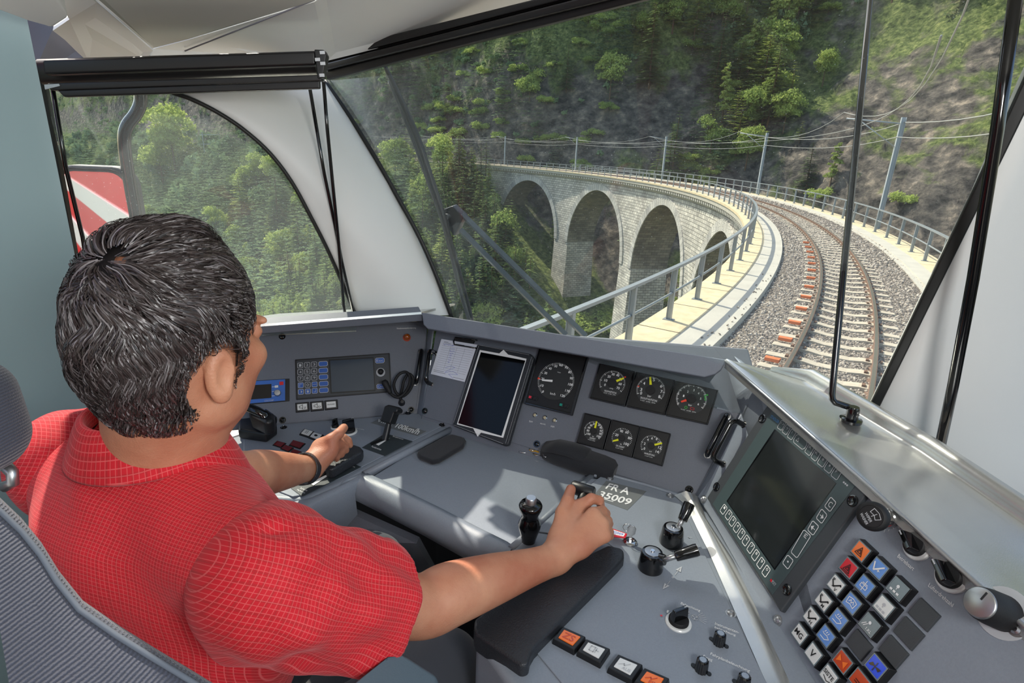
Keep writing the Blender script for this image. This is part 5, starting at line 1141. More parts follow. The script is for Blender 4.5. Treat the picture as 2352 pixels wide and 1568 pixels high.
# arch soffits and piers
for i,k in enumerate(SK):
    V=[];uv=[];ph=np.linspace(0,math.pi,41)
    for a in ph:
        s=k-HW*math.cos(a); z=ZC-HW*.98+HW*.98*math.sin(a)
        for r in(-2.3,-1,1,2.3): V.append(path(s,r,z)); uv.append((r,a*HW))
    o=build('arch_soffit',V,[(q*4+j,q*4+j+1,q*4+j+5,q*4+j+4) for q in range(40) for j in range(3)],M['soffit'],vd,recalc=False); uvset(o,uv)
    # ring of dressed stones standing proud
    V=[];uv=[]
    for a in ph:
        for r_,z_ in((HW,-2.3),(HW,-2.42),(HW+.85,-2.42),(HW+.85,-2.3)):
            V.append(path(k-r_*math.cos(a),z_,ZC-HW*.98+r_*.98*math.sin(a))); uv.append((a*HW*1.0,(r_-HW)))
    o=build('arch_ring',V,[(q*4+j,q*4+(j+1)%4,(q+1)*4+(j+1)%4,(q+1)*4+j) for q in range(40) for j in range(4)],M['voussoir'],vd,recalc=True); uvset(o,uv)
edges=sorted(SK)
pier=[]
for a,b in zip(edges[:-1],edges[1:]): pier.append((a+HW,b-HW))
pier+= [(edges[0]-HW-5,edges[0]-HW),(edges[-1]+HW,edges[-1]+HW+8)]
zs=ZC-HW*.98
for a,b in pier:
    V=[];uv=[];n=14
    for j in range(n+1):
        z=zs-(26)*j/n; g=.012*(zs-z); gr_=.03*(zs-z)
        c=[(a-g,-2.3-gr_),(b+g,-2.3-gr_),(b+g,2.3+gr_),(a-g,2.3+gr_)]
        for q in range(4):
            s,r=c[q]; V.append(path(s,r,z)); uv.append((s,z)); s2,r2=c[(q+1)%4]; V.append(path(s2,r2,z)); uv.append((s2 if q%2==0 else s+(r2-r),z))
    f=[(j*8+q*2,j*8+q*2+1,(j+1)*8+q*2+1,(j+1)*8+q*2) for j in range(n) for q in range(4)]
    o=build('pier',V,f,M['masonry'],vd,recalc=True); uvset(o,uv)
# deck edge and corbels
ss=np.arange(-62,66.5,1.)
for sg,n_ in((-1,'deck_edge'),(1,'deck_edge')):
    sweep(MB(),ss,[(sg*2.3,-.62),(sg*2.85,-.42),(sg*2.88,-.02),(sg*1.6,-.02),(sg*1.6,-.6)]).build('deck_edge',M['concrete'],vd,smooth=30)
mb=MB()
for s in np.arange(-40,65,.72):
    P0=[path(s+a,r,z) for a in(-.16,.16) for r,z in((-2.28,-.5),(-2.82,-.5),(-2.78,-.68),(-2.28,-.95))]
    mb.add(P0,[(0,1,2,3),(7,6,5,4)]+[(i,(i+1)%4,4+(i+1)%4,4+i) for i in range(4)])
o=mb.build('corbel_course',M['voussoir'],vd,recalc=False); o['kind']='stuff'
# slab strips of the walkways
sweep(MB(),np.arange(-62,66.5,1.),[(-2.2,-.02),(-2.2,.012),(-1.6,.012),(-1.55,-.25),(-1.7,-.3)]).build('kerb_strip',M['concrete'],vd,smooth=30)
sweep(MB(),np.arange(-62,66.5,1.),[(1.75,-.02),(1.75,.01),(2.2,.01),(2.2,-.02)]).build('kerb_strip',M['concrete'],vd,smooth=30)
for sg in(-1,1):
    mb=MB();
    for s in np.arange(-60,66,1.93):
        pr=[(sg*2.2,-.0),(sg*2.2,.016),(sg*2.93,.016),(sg*2.93,-.12)]
        rows=[[path(q,a,b) for a,b in pr] for q in(s+.01,s+1.91)]; mb.loft(rows,True)
    mb.build('stone_slabs',M['sandstone'],vd)
# ---- ballast ----
o=sweep(MB(),np.arange(-62,140,1.),[(-1.7,-.32),(-1.58,-.10),(-.9,-.13),(0,-.15),(.9,-.13),(1.72,-.04),(1.9,-.32)],closed=False).build('ballast_bed',M['ballast'],smooth=True)
tag(o,'grey gravel ballast bed under the curving track',None,kind='stuff')
rs=np.random.RandomState(5)
ico=[(0,0,1),(.89,0,.45),(.28,.85,.45),(-.72,.53,.45),(-.72,-.53,.45),(.28,-.85,.45),(.72,.53,-.45),(-.28,.85,-.45),(-.89,0,-.45),(-.28,-.85,-.45),(.72,-.53,-.45),(0,0,-1)]
icf=[(0,1,2),(0,2,3),(0,3,4),(0,4,5),(0,5,1),(1,6,2),(2,7,3),(3,8,4),(4,9,5),(5,10,1),(6,7,2),(7,8,3),(8,9,4),(9,10,5),(10,6,1),(11,7,6),(11,8,7),(11,9,8),(11,10,9),(11,6,10)]
octv=np.array([(1,0,0),(0,1,0),(-1,0,0),(0,-1,0),(0,0,1),(0,0,-1)],float); octf=np.array([(0,1,4),(1,2,4),(2,3,4),(3,0,4),(1,0,5),(2,1,5),(3,2,5),(0,3,5)])
def cloud(name,cent,size,mats,bv,bf,lab,flat=.7,mt=None):
    n=len(cent); k=len(bv)
    J=bv[None]*(1+rs.uniform(-.3,.3,(n,k,3))); sc_=size[:,None,None]*rs.uniform(.6,1.3,(n,1,3)); sc_[:,:,2]*=flat
    a=rs.uniform(0,6.28,n); c,s=np.cos(a),np.sin(a); J=J*sc_; x=J[...,0]*c[:,None]-J[...,1]*s[:,None]; y=J[...,0]*s[:,None]+J[...,1]*c[:,None]
    tl=rs.uniform(-.6,.6,(n,1)); z=J[...,2]+x*tl
    V=np.stack([x,y,z],-1)+cent[:,None]; F=(bf[None]+(np.arange(n)*k)[:,None,None]).reshape(-1,bf.shape[1])
    return rawmesh(name,V.reshape(-1,3),F,mt)
def rawmesh(name,V,F,mt,smooth=False,mi=None):
    me=D_.meshes.new(name); me.vertices.add(len(V)); me.vertices.foreach_set('co',np.asarray(V,np.float32).ravel()); w=F.shape[1]
    me.loops.add(F.size); me.loops.foreach_set('vertex_index',F.astype(np.int32).ravel()); me.polygons.add(len(F)); me.polygons.foreach_set('loop_start',np.arange(0,F.size,w,dtype=np.int32))
    me.update(); me.validate()
    for x in (mt if isinstance(mt,(list,tuple)) else [mt]): me.materials.append(x)
    if mi is not None: me.polygons.foreach_set('material_index',np.asarray(mi,np.int32))
    if smooth: me.polygons.foreach_set('use_smooth',[True]*len(F))
    o=D_.objects.new(name,me); C_.objects.link(o); return o
def stonemat():
    m=mat('ballast_stone',(150,138,126),.9); n=m.node_tree; b=n.nodes['Principled BSDF']; g=n.nodes.new('ShaderNodeNewGeometry'); r=n.nodes.new('ShaderNodeValToRGB')
    e=r.color_ramp.elements; e[0].color=lin((84,78,74))+(1,); e[1].color=lin((196,184,168))+(1,); x=e.new(.5); x.color=lin((138,126,114))+(1,)
    n.links.new(g.outputs['Random Per Island'],r.inputs[0]); n.links.new(r.outputs[0],b.inputs[0]); return m
M['stone']=stonemat()
def bz(r): return np.interp(r,[-1.58,-.9,0,.9,1.72],[-.10,-.13,-.15,-.13,-.04])
c=[];sz=[]
for s0,s1,dn,z_ in((-54,-44,700,.031),(-44,-36,420,.036),(-36,-20,170,.05),(-20,10,60,.07)):
    n=int((s1-s0)*3.4*dn); s=rs.uniform(s0,s1,n); r=rs.uniform(-1.62,1.8,n); P_=path(s,r); P_[:,2]+=bz(r)-.003; c.append(P_); sz.append(np.full(n,z_)*rs.uniform(.6,1.25,n))
# few stones spilled on kerb
n=50; s=rs.uniform(-50,-40,n); r=-1.6-np.abs(rs.normal(0,.15,n)); P_=path(s,r); P_[:,2]+=.03; c.append(P_); sz.append(np.full(n,.025))
o=cloud('ballast_stones',np.concatenate(c),np.concatenate(sz),None,octv,octf,'',mt=M['stone']); tag(o,'loose angular grey ballast stones between and beside the rails',None,kind='stuff')
# ---- rails ----
prof=[(-.065,-.155),(-.065,-.14),(-.012,-.12),(-.012,-.045),(-.035,-.035),(-.036,-.005),(-.026,0),(.026,0),(.036,-.005),(.035,-.035),(.012,-.045),(.012,-.12),(.065,-.14),(.065,-.155)]
for r_,lb in((-.53,'rusty left rail with a shiny top curving onto the viaduct'),(.53,'rusty right rail with a shiny top curving onto the viaduct')):
    ss=np.concatenate([np.arange(-62,70,.5),np.arange(70,140,2.)])
    o=sweep(MB(),ss,[(r_+a,b) for a,b in prof]).build('rail',M['rust'],smooth=35); tag(o,lb,'rail','railway rails')
    sweep(MB(),ss,[(r_-.024,.0),(r_-.02,.0015),(r_+.02,.0015),(r_+.024,.0)],closed=False).build('running_surface',M['railtop'],o)
# ---- sleepers ----
def sleeper_mesh():
    mb=MB(); xs=[-.92,-.9,-.38,-.2,.2,.38,.9,.92]; zt=[-.165,-.15,-.145,-.172,-.172,-.145,-.15,-.165]
    rows=[[np.array([x,-.11,-.3]),np.array([x,-.095,z]),np.array([x,.095,z]),np.array([x,.11,-.3])] for x,z in zip(xs,zt)]
    mb.loft(rows,True); mb.add(rows[0],[(0,1,2,3)]); mb.add(rows[-1],[(0,1,2,3)]); return mb
first=None
for i,s in enumerate(np.arange(-53,72,.62)):
    p=path(s,0,.048); th=min(s,SE)/R0
    if first is None:
        o=sleeper_mesh().build('sleeper',M['sleeper'],origin=(0,0,0)); first=o
    else:
        o=first.copy(); C_.objects.link(o)
    o.location=Vector(p); o.rotation_euler=(0,0,th+rs.uniform(-.01,.01)); tag(o,'pale concrete railway sleeper lying in the grey ballast under the two rails','sleeper','railway sleepers')
    if i%2==0 and -50<s<-31:
        a=path(s+.15,-.76,.0); F=Frame(a+np.array([0,0,-.02]),[math.cos(th),math.sin(th),0],[-math.sin(th),math.cos(th),0])
        m=MB(); m.prism(F,[(-.10,-.055),(.10,-.06),(.11,.06),(.02,.055),(.0,.065),(-.02,.055),(-.10,.06)],-.05,.0)
        q=m.build('orange_plate',M['orangeplate']); tag(q,'orange plate lying on the ballast beside the left rail','plate','orange plates along the left rail')
# rail fastenings on near sleepers
mb=MB()
for s in np.arange(-53,-25,.62):
    for r_ in(-.53,.53):
        for d_ in(-.09,.09):
            a=path(s,r_+d_,-.09); th=s/R0; F=Frame(a,[math.cos(th),math.sin(th),0],[-math.sin(th),math.cos(th),0]); mb.box(F,-.03,.03,-.06,.06,-.04,.02,.012)
tag(mb.build('rail_fastening',M['rust'],recalc=False),'rusty clips holding the rails to the sleepers',None,kind='stuff')
# ---- railings ----
def railing(rho,s0,s1,lab,grp):
    t=thing('steel_railing',path((s0+s1)/2,rho,0.),lab,'railing',grp)
    ss=np.arange(s0,s1+.01,.64)
    sweep(MB(),ss,[(rho-.04,.93),(rho-.04,.975),(rho+.04,.975),(rho+.04,.93)]).build('top_rail',M['galv'],t)
    MB().tube(list(path(ss,rho,.5)),.022,8).build('middle_rail',M['galv'],t,smooth=True)
    for s in np.arange(s0,s1+.1,1.93):
        th=s/R0; a=path(s,rho,0); F=Frame(a,[math.cos(th),math.sin(th),0],[-math.sin(th),math.cos(th),0])
        m=MB(); m.box(F,-.04,.04,-.006,.006,0,.94); m.box(F,-.045,-.033,-.035,.035,0,.94); m.box(F,.033,.045,-.035,.035,0,.94); m.box(F,-.09,.09,-.07,.07,.01,.03)
        m.build('post',M['galv'],t)
railing(-2.62,-57.4,65,'grey steel railing along the left side of the viaduct','steel railings of the viaduct')
railing(2.42,-40,44,'grey steel railing along the right side of the viaduct','steel railings of the viaduct')
# ---- masts and wires ----
tops=[]
for s,hh,ln,lb in((-25.,4.75,(-.10,.06),'nearest grey steel mast beside the right railing, leaning slightly'),(-1.9,4.9,(-.2,.08),'second grey steel mast along the right railing'),(20.5,5.0,(-.3,.1),'third grey steel mast along the right railing'),(43,5.0,(-.1,.02),'fourth grey steel mast at the far end of the right railing'),(62,5.0,(0,0),'most distant grey steel mast beside the rock wall')):
    a=path(s,2.85,-.2); b=a+np.array([ln[0],ln[1],hh+.2]); t=thing('catenary_mast',a,lb,'mast','overhead line masts')
    w=b-a; w/=np.linalg.norm(w); th=s/R0; u=np.array([math.cos(th),math.sin(th),0]); F=Frame(a,u,np.cross(w,u))
    m=MB(); L_=hh+.2
    m.box(F,-.09,-.075,-.09,.09,0,L_); m.box(F,.075,.09,-.09,.09,0,L_); m.box(F,-.08,.08,-.008,.008,0,L_); m.build('column',M['mast'],t)
    MB().tube([F.pt(-.1,0,L_-.25),F.pt(-2.2,0,L_-.1)],.03,8).build('bracket_arm',M['mast'],t,smooth=True)
    MB().tube([F.pt(-.1,0,L_-1.2),F.pt(-1.7,0,L_-.14)],.02,8).build('bracket_stay',M['mast'],t,smooth=True)
    m=MB(); m.lathe(F,.0,.12,[(.03,L_-.3),(.05,L_-.25),(.03,L_-.2),(.05,L_-.15),(.03,L_-.1)],10); m.build('insulator',M['mast'],t)
    tops.append((s,b))
def wire(lab,fn,r=.018):
    pts=[]
    st_=[-47.5]+[x for x,_ in tops]+[86,112]
    for a,b in zip(st_[:-1],st_[1:]):
        for k in range(10):
            u=k/10; pts.append(fn(a+(b-a)*u,4*u*(1-u)))
    o=MB().tube(pts,r,6).build('overhead_wire',M['wire'],smooth=True); tag(o,lab,'wire','overhead line wires')
wire('overhead feeder wire sagging between the tops of the masts',lambda s,g: path(s,2.9,4.55-.35*g))
wire('overhead wire fixed to the masts just below the feeder wire',lambda s,g: path(s,2.75,3.95-.3*g),.016)
wire('sagging carrier wire above the middle of the track',lambda s,g: path(s,.5,4.9-.7*g),.012)
wire('level contact wire hanging over the middle of the track',lambda s,g: path(s,.3,4.05),.012)
# ---- mirror outside the side window and flank of the train it reflects ----
Fd=az(33); Rd=az(123)
Mc=LW.hit((236,530),-.30); Dv=(Mc-CAM)/np.linalg.norm(Mc-CAM); Rv_=-Fd*.985+Rd*.10; Rv_/=np.linalg.norm(Rv_); nM=Rv_-Dv; nM/=np.linalg.norm(nM)
t=thing('rear_view_mirror',Mc,'grey rear-view mirror on a bent black arm outside the side window','mirror')
um=np.cross([0,0,1.],nM); um/=np.linalg.norm(um); MF=Frame(Mc,um,np.array([0,0,1.])); 
if MF.n@nM<0: MF.u=-MF.u; MF.n=-MF.n
hw_,hh_=.085,.16
def rr(w,h,r,n=6): return [(sx*(w-r)+r*math.cos(a),sy*(h-r)+r*math.sin(a)) for sx,sy,a0 in((1,1,0),(-1,1,math.pi/2),(-1,-1,math.pi),(1,-1,1.5*math.pi)) for a in np.linspace(a0,a0+math.pi/2,n)]
MB().prism(MF,rr(hw_+.016,hh_+.016,.05),-.05,-.004).build('housing',M['mirrorhouse'],t,bevel=.01,seg=3)
MB().prism(MF,rr(hw_+.008,hh_+.008,.045),-.006,.0).build('rim',M['black'],t)
MB().prism(MF,rr(hw_,hh_,.04),-.002,.002).build('mirror_glass',M['mirror'],t)
pts=smooth_path([LW.hit(q,-.28) for q in((322,205),(323,235),(312,262),(294,286),(286,312),(289,360),(300,430),(312,500),(318,560))],5)
MB().tube(pts,.0155,12).build('arm',M['blackg'],t,smooth=True)
S0=Mc+Rd*.22-Fd*.25; W3=[]
def flank(z0,z1,off,nm,mt,par):
    a=S0-Rd*off; b=a-Fd*17
    return MB().add([np.array([*a[:2],z0]),np.array([*b[:2],z0]),np.array([*b[:2],z1]),np.array([*a[:2],z1])],[(0,1,2,3)]).build(nm,mt,par,solid=.01)
t=thing('train_side_wall',S0-Fd*8,'red train side with white stripes seen only in the outside mirror','train')
flank(-.9,2.2,0,'red_side',M['trainred'],t); flank(.55,.75,.01,'white_stripe',M['whitecap'],t); flank(-.2,.0,.01,'white_stripe',M['whitecap'],t); flank(1.0,1.12,.01,'white_stripe',M['whitecap'],t); flank(1.35,1.8,.01,'window_band',M['glossblack'],t)
# ================= TREES =================
def leafmat(name,c1,c2,tl=.35):
    m=D_.materials.new(name); m.use_nodes=True; n=m.node_tree; n.nodes.clear(); N=n.nodes.new; K=n.links.new
    o=N('ShaderNodeOutputMaterial'); d=N('ShaderNodeBsdfDiffuse'); t=N('ShaderNodeBsdfTranslucent'); x=N('ShaderNodeMixShader'); x.inputs[0].default_value=tl
    g=N('ShaderNodeNewGeometry'); oi=N('ShaderNodeObjectInfo'); ns=N('ShaderNodeTexNoise'); ns.inputs['Scale'].default_value=.12; ns.inputs['Detail'].default_value=4; K(g.outputs['Position'],ns.inputs[0])
    ad=N('ShaderNodeMath'); ad.operation='MULTIPLY_ADD'; ad.inputs[1].default_value=.35; K(g.outputs['Random Per Island'],ad.inputs[0]); 
    a2=N('ShaderNodeMath'); a2.operation='MULTIPLY_ADD'; a2.inputs[1].default_value=.35; K(oi.outputs['Random'],a2.inputs[0]); K(ns.outputs[0],a2.inputs[2]); K(a2.outputs[0],ad.inputs[2])
    mr=N('ShaderNodeMapRange'); mr.inputs[1].default_value=.35; mr.inputs[2].default_value=1.05; K(ad.outputs[0],mr.inputs[0])
    mx=N('ShaderNodeMix'); mx.data_type='RGBA'; mx.inputs[6].default_value=lin(c1)+(1,); mx.inputs[7].default_value=lin(c2)+(1,); K(mr.outputs[0],mx.inputs[0])
    K(mx.outputs[2],d.inputs[0]); K(mx.outputs[2],t.inputs[0]); K(d.outputs[0],x.inputs[1]); K(t.outputs[0],x.inputs[2]); K(x.outputs[0],o.inputs[0]); return m
M['spruce']=leafmat('spruce_needles',(80,104,72),(140,156,96)); M['pine']=leafmat('pine_needles',(124,142,80),(188,196,112)); M['leaf']=leafmat('bush_leaves',(112,138,70),(186,198,112),.45)
M['bark']=mat('bark',(112,88,66),.9,vary=.2,vscale=8); M['farneedle']=leafmat('distant_foliage',(84,108,88),(136,156,112),.25)
rt=np.random.RandomState(11)
def conifer(nw=26,nb=9,nl=5,airy=0,rad=.19,z0=.1,droop=.35):
    V=[];F=[];T=[]
    for i in range(nw):
        z=z0+(.985-z0)*(i+rt.uniform(-.3,.3))/(nw-1); z=min(max(z,z0),.985); R=rad*((1-z)/(1-z0))**.85+.006
        for b in range(nb):
            if airy and rt.rand()<airy: continue
            a=rt.uniform(0,6.28); L=R*rt.uniform(.65,1.15); d=np.array([math.cos(a),math.sin(a),0]); p=np.array([-d[1],d[0],0])
            up=rt.uniform(-.1,.25)
            for k in range(nl):
                t0=(k+.2)/nl; c=d*L*t0+np.array([0,0,z+L*(up*t0-droop*t0*t0)])
                w=L*.34*(1-.5*t0)*rt.uniform(.7,1.2)
                for sg in(-1,1):
                    tip=c+d*L*.28+p*sg*w+np.array([0,0,rt.uniform(-.35,.05)*w]); q=c+d*L*.30+np.array([0,0,-.02*L])
                    n=len(V); V+= [c-d*L*.05,tip,q]; F.append((n,n+1,n+2))
    return np.array(V),np.array(F)
def blobs(n,cs,leaf,flat=1.):
    V=[];F=[]
    C=np.array([c[:3] for c in cs]);R=np.array([c[3] for c in cs]); pr=R**2/np.sum(R**2)
    k=rt.choice(len(cs),n,p=pr); u=rt.normal(size=(n,3)); u/=np.linalg.norm(u,axis=1)[:,None]; u[:,2]=np.abs(u[:,2])*1.0-.25*rt.rand(n)
    P=C[k]+u*(R[k]*rt.uniform(.6,1.12,n))[:,None]*[1,1,flat]
    a=rt.normal(size=(n,3))*.6+u; a/=np.linalg.norm(a,axis=1)[:,None]; b=np.cross(a,rt.normal(size=(n,3))); b/=np.linalg.norm(b,axis=1)[:,None]; c=np.cross(a,b)
    s=leaf*rt.uniform(.6,1.4,n)[:,None]
    V=np.stack([P-b*s*.5,P+b*s*.5+c*s*.2,P+c*s],1).reshape(-1,3); return V,np.arange(3*n).reshape(-1,3)
def trunk(h,r,n=6):
    z=np.linspace(0,h,4); V=[];F=[]
    for i,zz in enumerate(z):
        for j in range(n): V.append((r*(1-.8*i/3)*math.cos(6.283*j/n),r*(1-.8*i/3)*math.sin(6.283*j/n),zz-.03*(i==0)))
    for i in range(3):
        for j in range(n): a=i*n+j;b=i*n+(j+1)%n; F+=[(a,b,b+n),(a,b+n,a+n)]
    return np.array(V),np.array(F)
def crown_pine():
    cs=[(rt.uniform(-.10,.10)*(1.25-z),rt.uniform(-.10,.10)*(1.25-z),z,rt.uniform(.05,.085)*(1.35-z)) for z in np.linspace(.25,.94,20)]; return blobs(2600,cs,.024,.6)
def crown_leafy(): 
    cs=[(rt.uniform(-.22,.22),rt.uniform(-.22,.22),rt.uniform(.3,.8),rt.uniform(.13,.22)) for _ in range(10)]; return blobs(3000,cs,.04,.9)
def crown_bush():
    cs=[(rt.uniform(-.5,.5),rt.uniform(-.5,.5),rt.uniform(.15,.55),rt.uniform(.22,.38)) for _ in range(9)]; return blobs(2200,cs,.075,.8)
def proto(kind,crown,mt,tr_):
    c=rawmesh('crown',crown[0],crown[1],M[mt]); t=rawmesh('trunk',tr_[0],tr_[1],M['bark']); me=(c.data,t.data)
    D_.objects.remove(c); D_.objects.remove(t); return me
PR={'spruce':[proto('s',conifer(rad=r),'spruce',trunk(.9,.013)) for r in(.17,.2,.15)],
    'pine':[proto('p',conifer(18,7,5,.25,.22,.22,.1),'pine',trunk(.85,.014)),proto('p',crown_pine(),'pine',trunk(.85,.014)),proto('p',conifer(20,8,5,.3,.2,.3,.05),'pine',trunk(.9,.014))],
    'leafy':[proto('l',crown_leafy(),'leaf',trunk(.6,.02)) for _ in(0,1)],'bush':[proto('b',crown_bush(),'leaf',trunk(.35,.03)) for _ in(0,1)]}
NM={'spruce':('spruce_tree','tree'),'pine':('pine_tree','tree'),'leafy':('leafy_tree','tree'),'bush':('leafy_bush','bush')}
def plant(kind,x,y,h,label,group=None,z=None,wk=1.,v=None):
    me=PR[kind][(v if v is not None else rt.randint(99))%len(PR[kind])]
    if z is None: z=float(H(np.array([x]),np.array([y]))[0])
    t=thing(NM[kind][0],(x,y,z-.15),label,NM[kind][1],group); t.scale=(h*wk,h*wk,h); t.rotation_euler=(rt.uniform(-.03,.03),rt.uniform(-.03,.03),rt.uniform(0,6.28))
    for m_,n_ in zip(me,('crown','trunk')):
        o=D_.objects.new(n_,m_); C_.objects.link(o); o.parent=t
    return t
def hitground(q,tmin=15,tmax=900):
    d=ray(*q); t=np.exp(np.linspace(math.log(tmin),math.log(tmax),3000)); P=CAM+d*t[:,None]; g=H(P[:,0],P[:,1]); i=np.argmax(P[:,2]<g)
    return P[i] if P[i,2]<g[i] else None
def keytree(kind,bx,by,topy,lab,wk=1.,v=None,tmin=15):
    P=hitground((bx,by),tmin)
    if P is None: return
    dep=np.dot(P-CAM,[0,cp,-sp]); h=(by-topy)/FPX*dep*1.04
    plant(kind,P[0],P[1],h,lab,None,P[2],wk,v)
for a in [('pine',1535,393,288,'light green small pine behind the viaduct railing beside a mast',1.2),('spruce',1640,205,35,'narrow pale conifer standing alone high on the rock face, with reddish bare trunk'),
 ('pine',1792,140,-60,'tall light pine near the top edge of the windscreen view'),('pine',1745,232,88,'spreading light green pine on the rocky slope above the red streak',1.5),('spruce',1490,205,20,'tall conifer left of the upper rock outcrop'),
 ('spruce',1300,215,110,'mid green conifer at the edge of the upper rock cliff'),('leafy',1400,225,125,'rounded yellow green tree right of the conifer on the cliff edge'),('leafy',1215,240,160,'bright leafy tree on the slope above the viaduct end'),
 ('pine',1835,330,275,'small yellow green pine below the nearest mast wires'),('spruce',1850,440,325,'dark conifer growing behind the right railing between two masts',1.3),('pine',1905,430,330,'thin pale young pine beside the dark one behind the railing',1.3),
 ('bush',1885,458,415,'reddish brown looking bush close behind the right railing'),('bush',2075,470,425,'fresh green bush behind the nearest mast foot'),
 ('leafy',405,400,246,'tall bright round tree seen through the side window, biggest there',1.0),('leafy',375,420,300,'rounder bright tree left of the tallest one in the side window'),('spruce',470,420,330,'dark conifer right of the tall bright tree in the side window'),
 ('leafy',590,430,352,'yellow green tree under the curved edge of the side window'),('pine',560,520,400,'pale airy tree low in the side window'),('spruce',640,560,400,'dark pointed conifer near the white pillar in the side window'),('spruce',690,650,480,'tall dark conifer low at the right of the side window'),
 ('bush',1075,440,395,'yellow green bush on the ledge left of the viaduct end'),('bush',1000,450,400,'green bush under the track ledge beside the wiper'),('bush',1385,760,690,'round green bush at the foot of the big viaduct pier',1.6),('bush',1240,745,690,'green bush between the wiper arms and the pier',1.5),
 ('pine',1130,640,520,'pale young pine on the slope below the first arch'),('pine',1270,560,490,'slender young pine on the rocks inside the first arch')]:
    keytree(*a[:5],**({'wk':a[5]} if len(a)>5 else {}))
# scattered vegetation
n=60000; A=rt.uniform(-47,47,n); Dd=np.exp(rt.uniform(math.log(16),math.log(900),n)); X=np.sin(np.radians(A))*Dd; Y=np.cos(np.radians(A))*Dd
s,r=rail_coords(X,Y); veg=fbm(X/22,Y/22,40,4)+.25*fbm(X/7,Y/7,44,2); z=H(X,Y)
rel=z-ZR
dens=np.where(r>0,np.clip((veg+.5+np.clip((rel-14)/40,-.3,.35)-.85*np.clip((A-19)/12,0,1))*2.6,0,1),np.clip(1.4+veg,0,1))
dens=np.where((s>22)&(s<52)&(np.abs(r)<9),.0,dens); dens=np.where((s<64)&(np.abs(r)<5.5),0,dens); dens=np.where((s>=60)&(s<150)&(np.abs(r)<5),0,dens)
dens=np.where((r>0)&(r<16)&(s<66),dens*.35,dens); dens=np.where((r<0)&(s<30)&(r>-40),dens*.2,dens)
dens=np.where(Dd<40,dens*.5,dens)
elev=np.degrees(np.arctan2(z-CZ,Dd)); keep=(rt.rand(n)<dens*np.clip(Dd/160,.2,1)**.6)&(elev<24)
# thin the near parts where the logarithmic sampling is dense
X,Y,z,s,r,A,Dd,veg=[q[keep] for q in(X,Y,z,s,r,A,Dd,veg)]
kr=rt.rand(len(X)); kind=np.where(r>0,np.where(kr<.34,'spruce',np.where(kr<.62,'pine',np.where(kr<.75,'leafy','bush'))),np.where(kr<.72,'spruce',np.where(kr<.90,'pine',np.where(kr<.95,'leafy','bush'))))
kind=np.where((r>0)&(r<22)&(kr>.3),'bush',kind)
hh=np.select([kind=='spruce',kind=='pine',kind=='leafy'],[rt.uniform(6,13,len(X)),rt.uniform(4.5,10,len(X)),rt.uniform(4,9,len(X))],rt.uniform(1.0,2.6,len(X)))
hh=np.where(Dd<70,hh*.75,hh)*np.where(Dd>300,1.35,1)
dd=A
elv=np.degrees(np.arctan2(z-CZ,Dd))
# visibility test against the terrain
vis=np.ones(len(X),bool)
for f_ in np.linspace(.12,.93,22):
    g=H(X*f_,Y*f_,False); top=z+hh; vis&= (CZ+(top-CZ)*f_)>g-1.5
X,Y,z,s,r,A,Dd,kind,hh=[q[vis] for q in(X,Y,z,s,r,A,Dd,kind,hh)]
# frame test
P=np.stack([X,Y,z+hh*.5-CZ],-1); dep=P@np.array([0,cp,-sp]); px=1176+FPX*(P@np.array(Rv))/dep; py=784-FPX*(P@np.array(Uv))/dep
fr=(px>90)&(px<2400)&(py>-150)&(py<820)&~((px>2050)&(py>800)); X,Y,z,s,r,Dd,kind,hh,px,py=[q[fr] for q in(X,Y,z,s,r,Dd,kind,hh,px,py)]
app=hh/Dd*np.where(kind=='bush',1.3,1); order=np.argsort(-app); near=np.zeros(len(X),bool)
for k_,lim in(('spruce',240),('pine',220),('leafy',130),('bush',220)):
    ii=[i for i in order if kind[i]==k_][:lim]; near[ii]=True
LB={('spruce',1):'dark green conifer on the rocky mountainside beyond the viaduct',('spruce',0):'dark conifer in the forest falling into the valley left of the viaduct',('pine',1):'lighter green pine on the rocky mountainside beyond the viaduct',('pine',0):'lighter green pine among the valley forest left of the viaduct',
 ('leafy',1):'bright leafy tree on the mountainside beyond the viaduct',('leafy',0):'bright leafy tree among the valley forest left of the viaduct',('bush',1):'low green bush growing on the rocks beyond the viaduct',('bush',0):'low green bush on the slope below the track, left of the viaduct'}
GR={1:' on the mountainside',0:' in the valley forest'}
for i in np.where(near)[0]:
    k=kind[i]; sd_i=int(r[i]>0); plant(k,X[i],Y[i],hh[i],LB[(k,sd_i)],{'spruce':'conifers','pine':'pines','leafy':'leafy trees','bush':'bushes'}[k]+GR[sd_i],z[i],1.0 if k!='bush' else 1.2)
far=np.where(~near)[0]
lo={'spruce':conifer(11,6,2,rad=.2),'pine':conifer(9,6,2,rad=.22),'leafy':blobs(170,[(0,0,.5,.3),(.1,.1,.7,.22),(-.12,0,.4,.25)],.15),'bush':blobs(70,[(0,0,.3,.4),(.3,.2,.2,.3)],.3)}
Vs=[];Fs=[];o_=0
for k in lo:
    ii=far[kind[far]==k]
    if not len(ii): continue
    V0,F0=lo[k]; a=rt.uniform(0,6.28,len(ii)); c,s_=np.cos(a)[:,None],np.sin(a)[:,None]; h_=hh[ii][:,None]
    V=np.stack([(V0[:,0]*c-V0[:,1]*s_)*h_+X[ii][:,None],(V0[:,0]*s_+V0[:,1]*c)*h_+Y[ii][:,None],V0[:,2]*h_+z[ii][:,None]-.2],-1).reshape(-1,3)
    F=(F0[None]+(np.arange(len(ii))*len(V0))[:,None,None]).reshape(-1,3)+o_; o_+=len(V); Vs.append(V);Fs.append(F)
o=rawmesh('distant_forest',np.concatenate(Vs),np.concatenate(Fs),M['farneedle']); tag(o,'small distant trees covering the far mountainsides',None,kind='stuff')
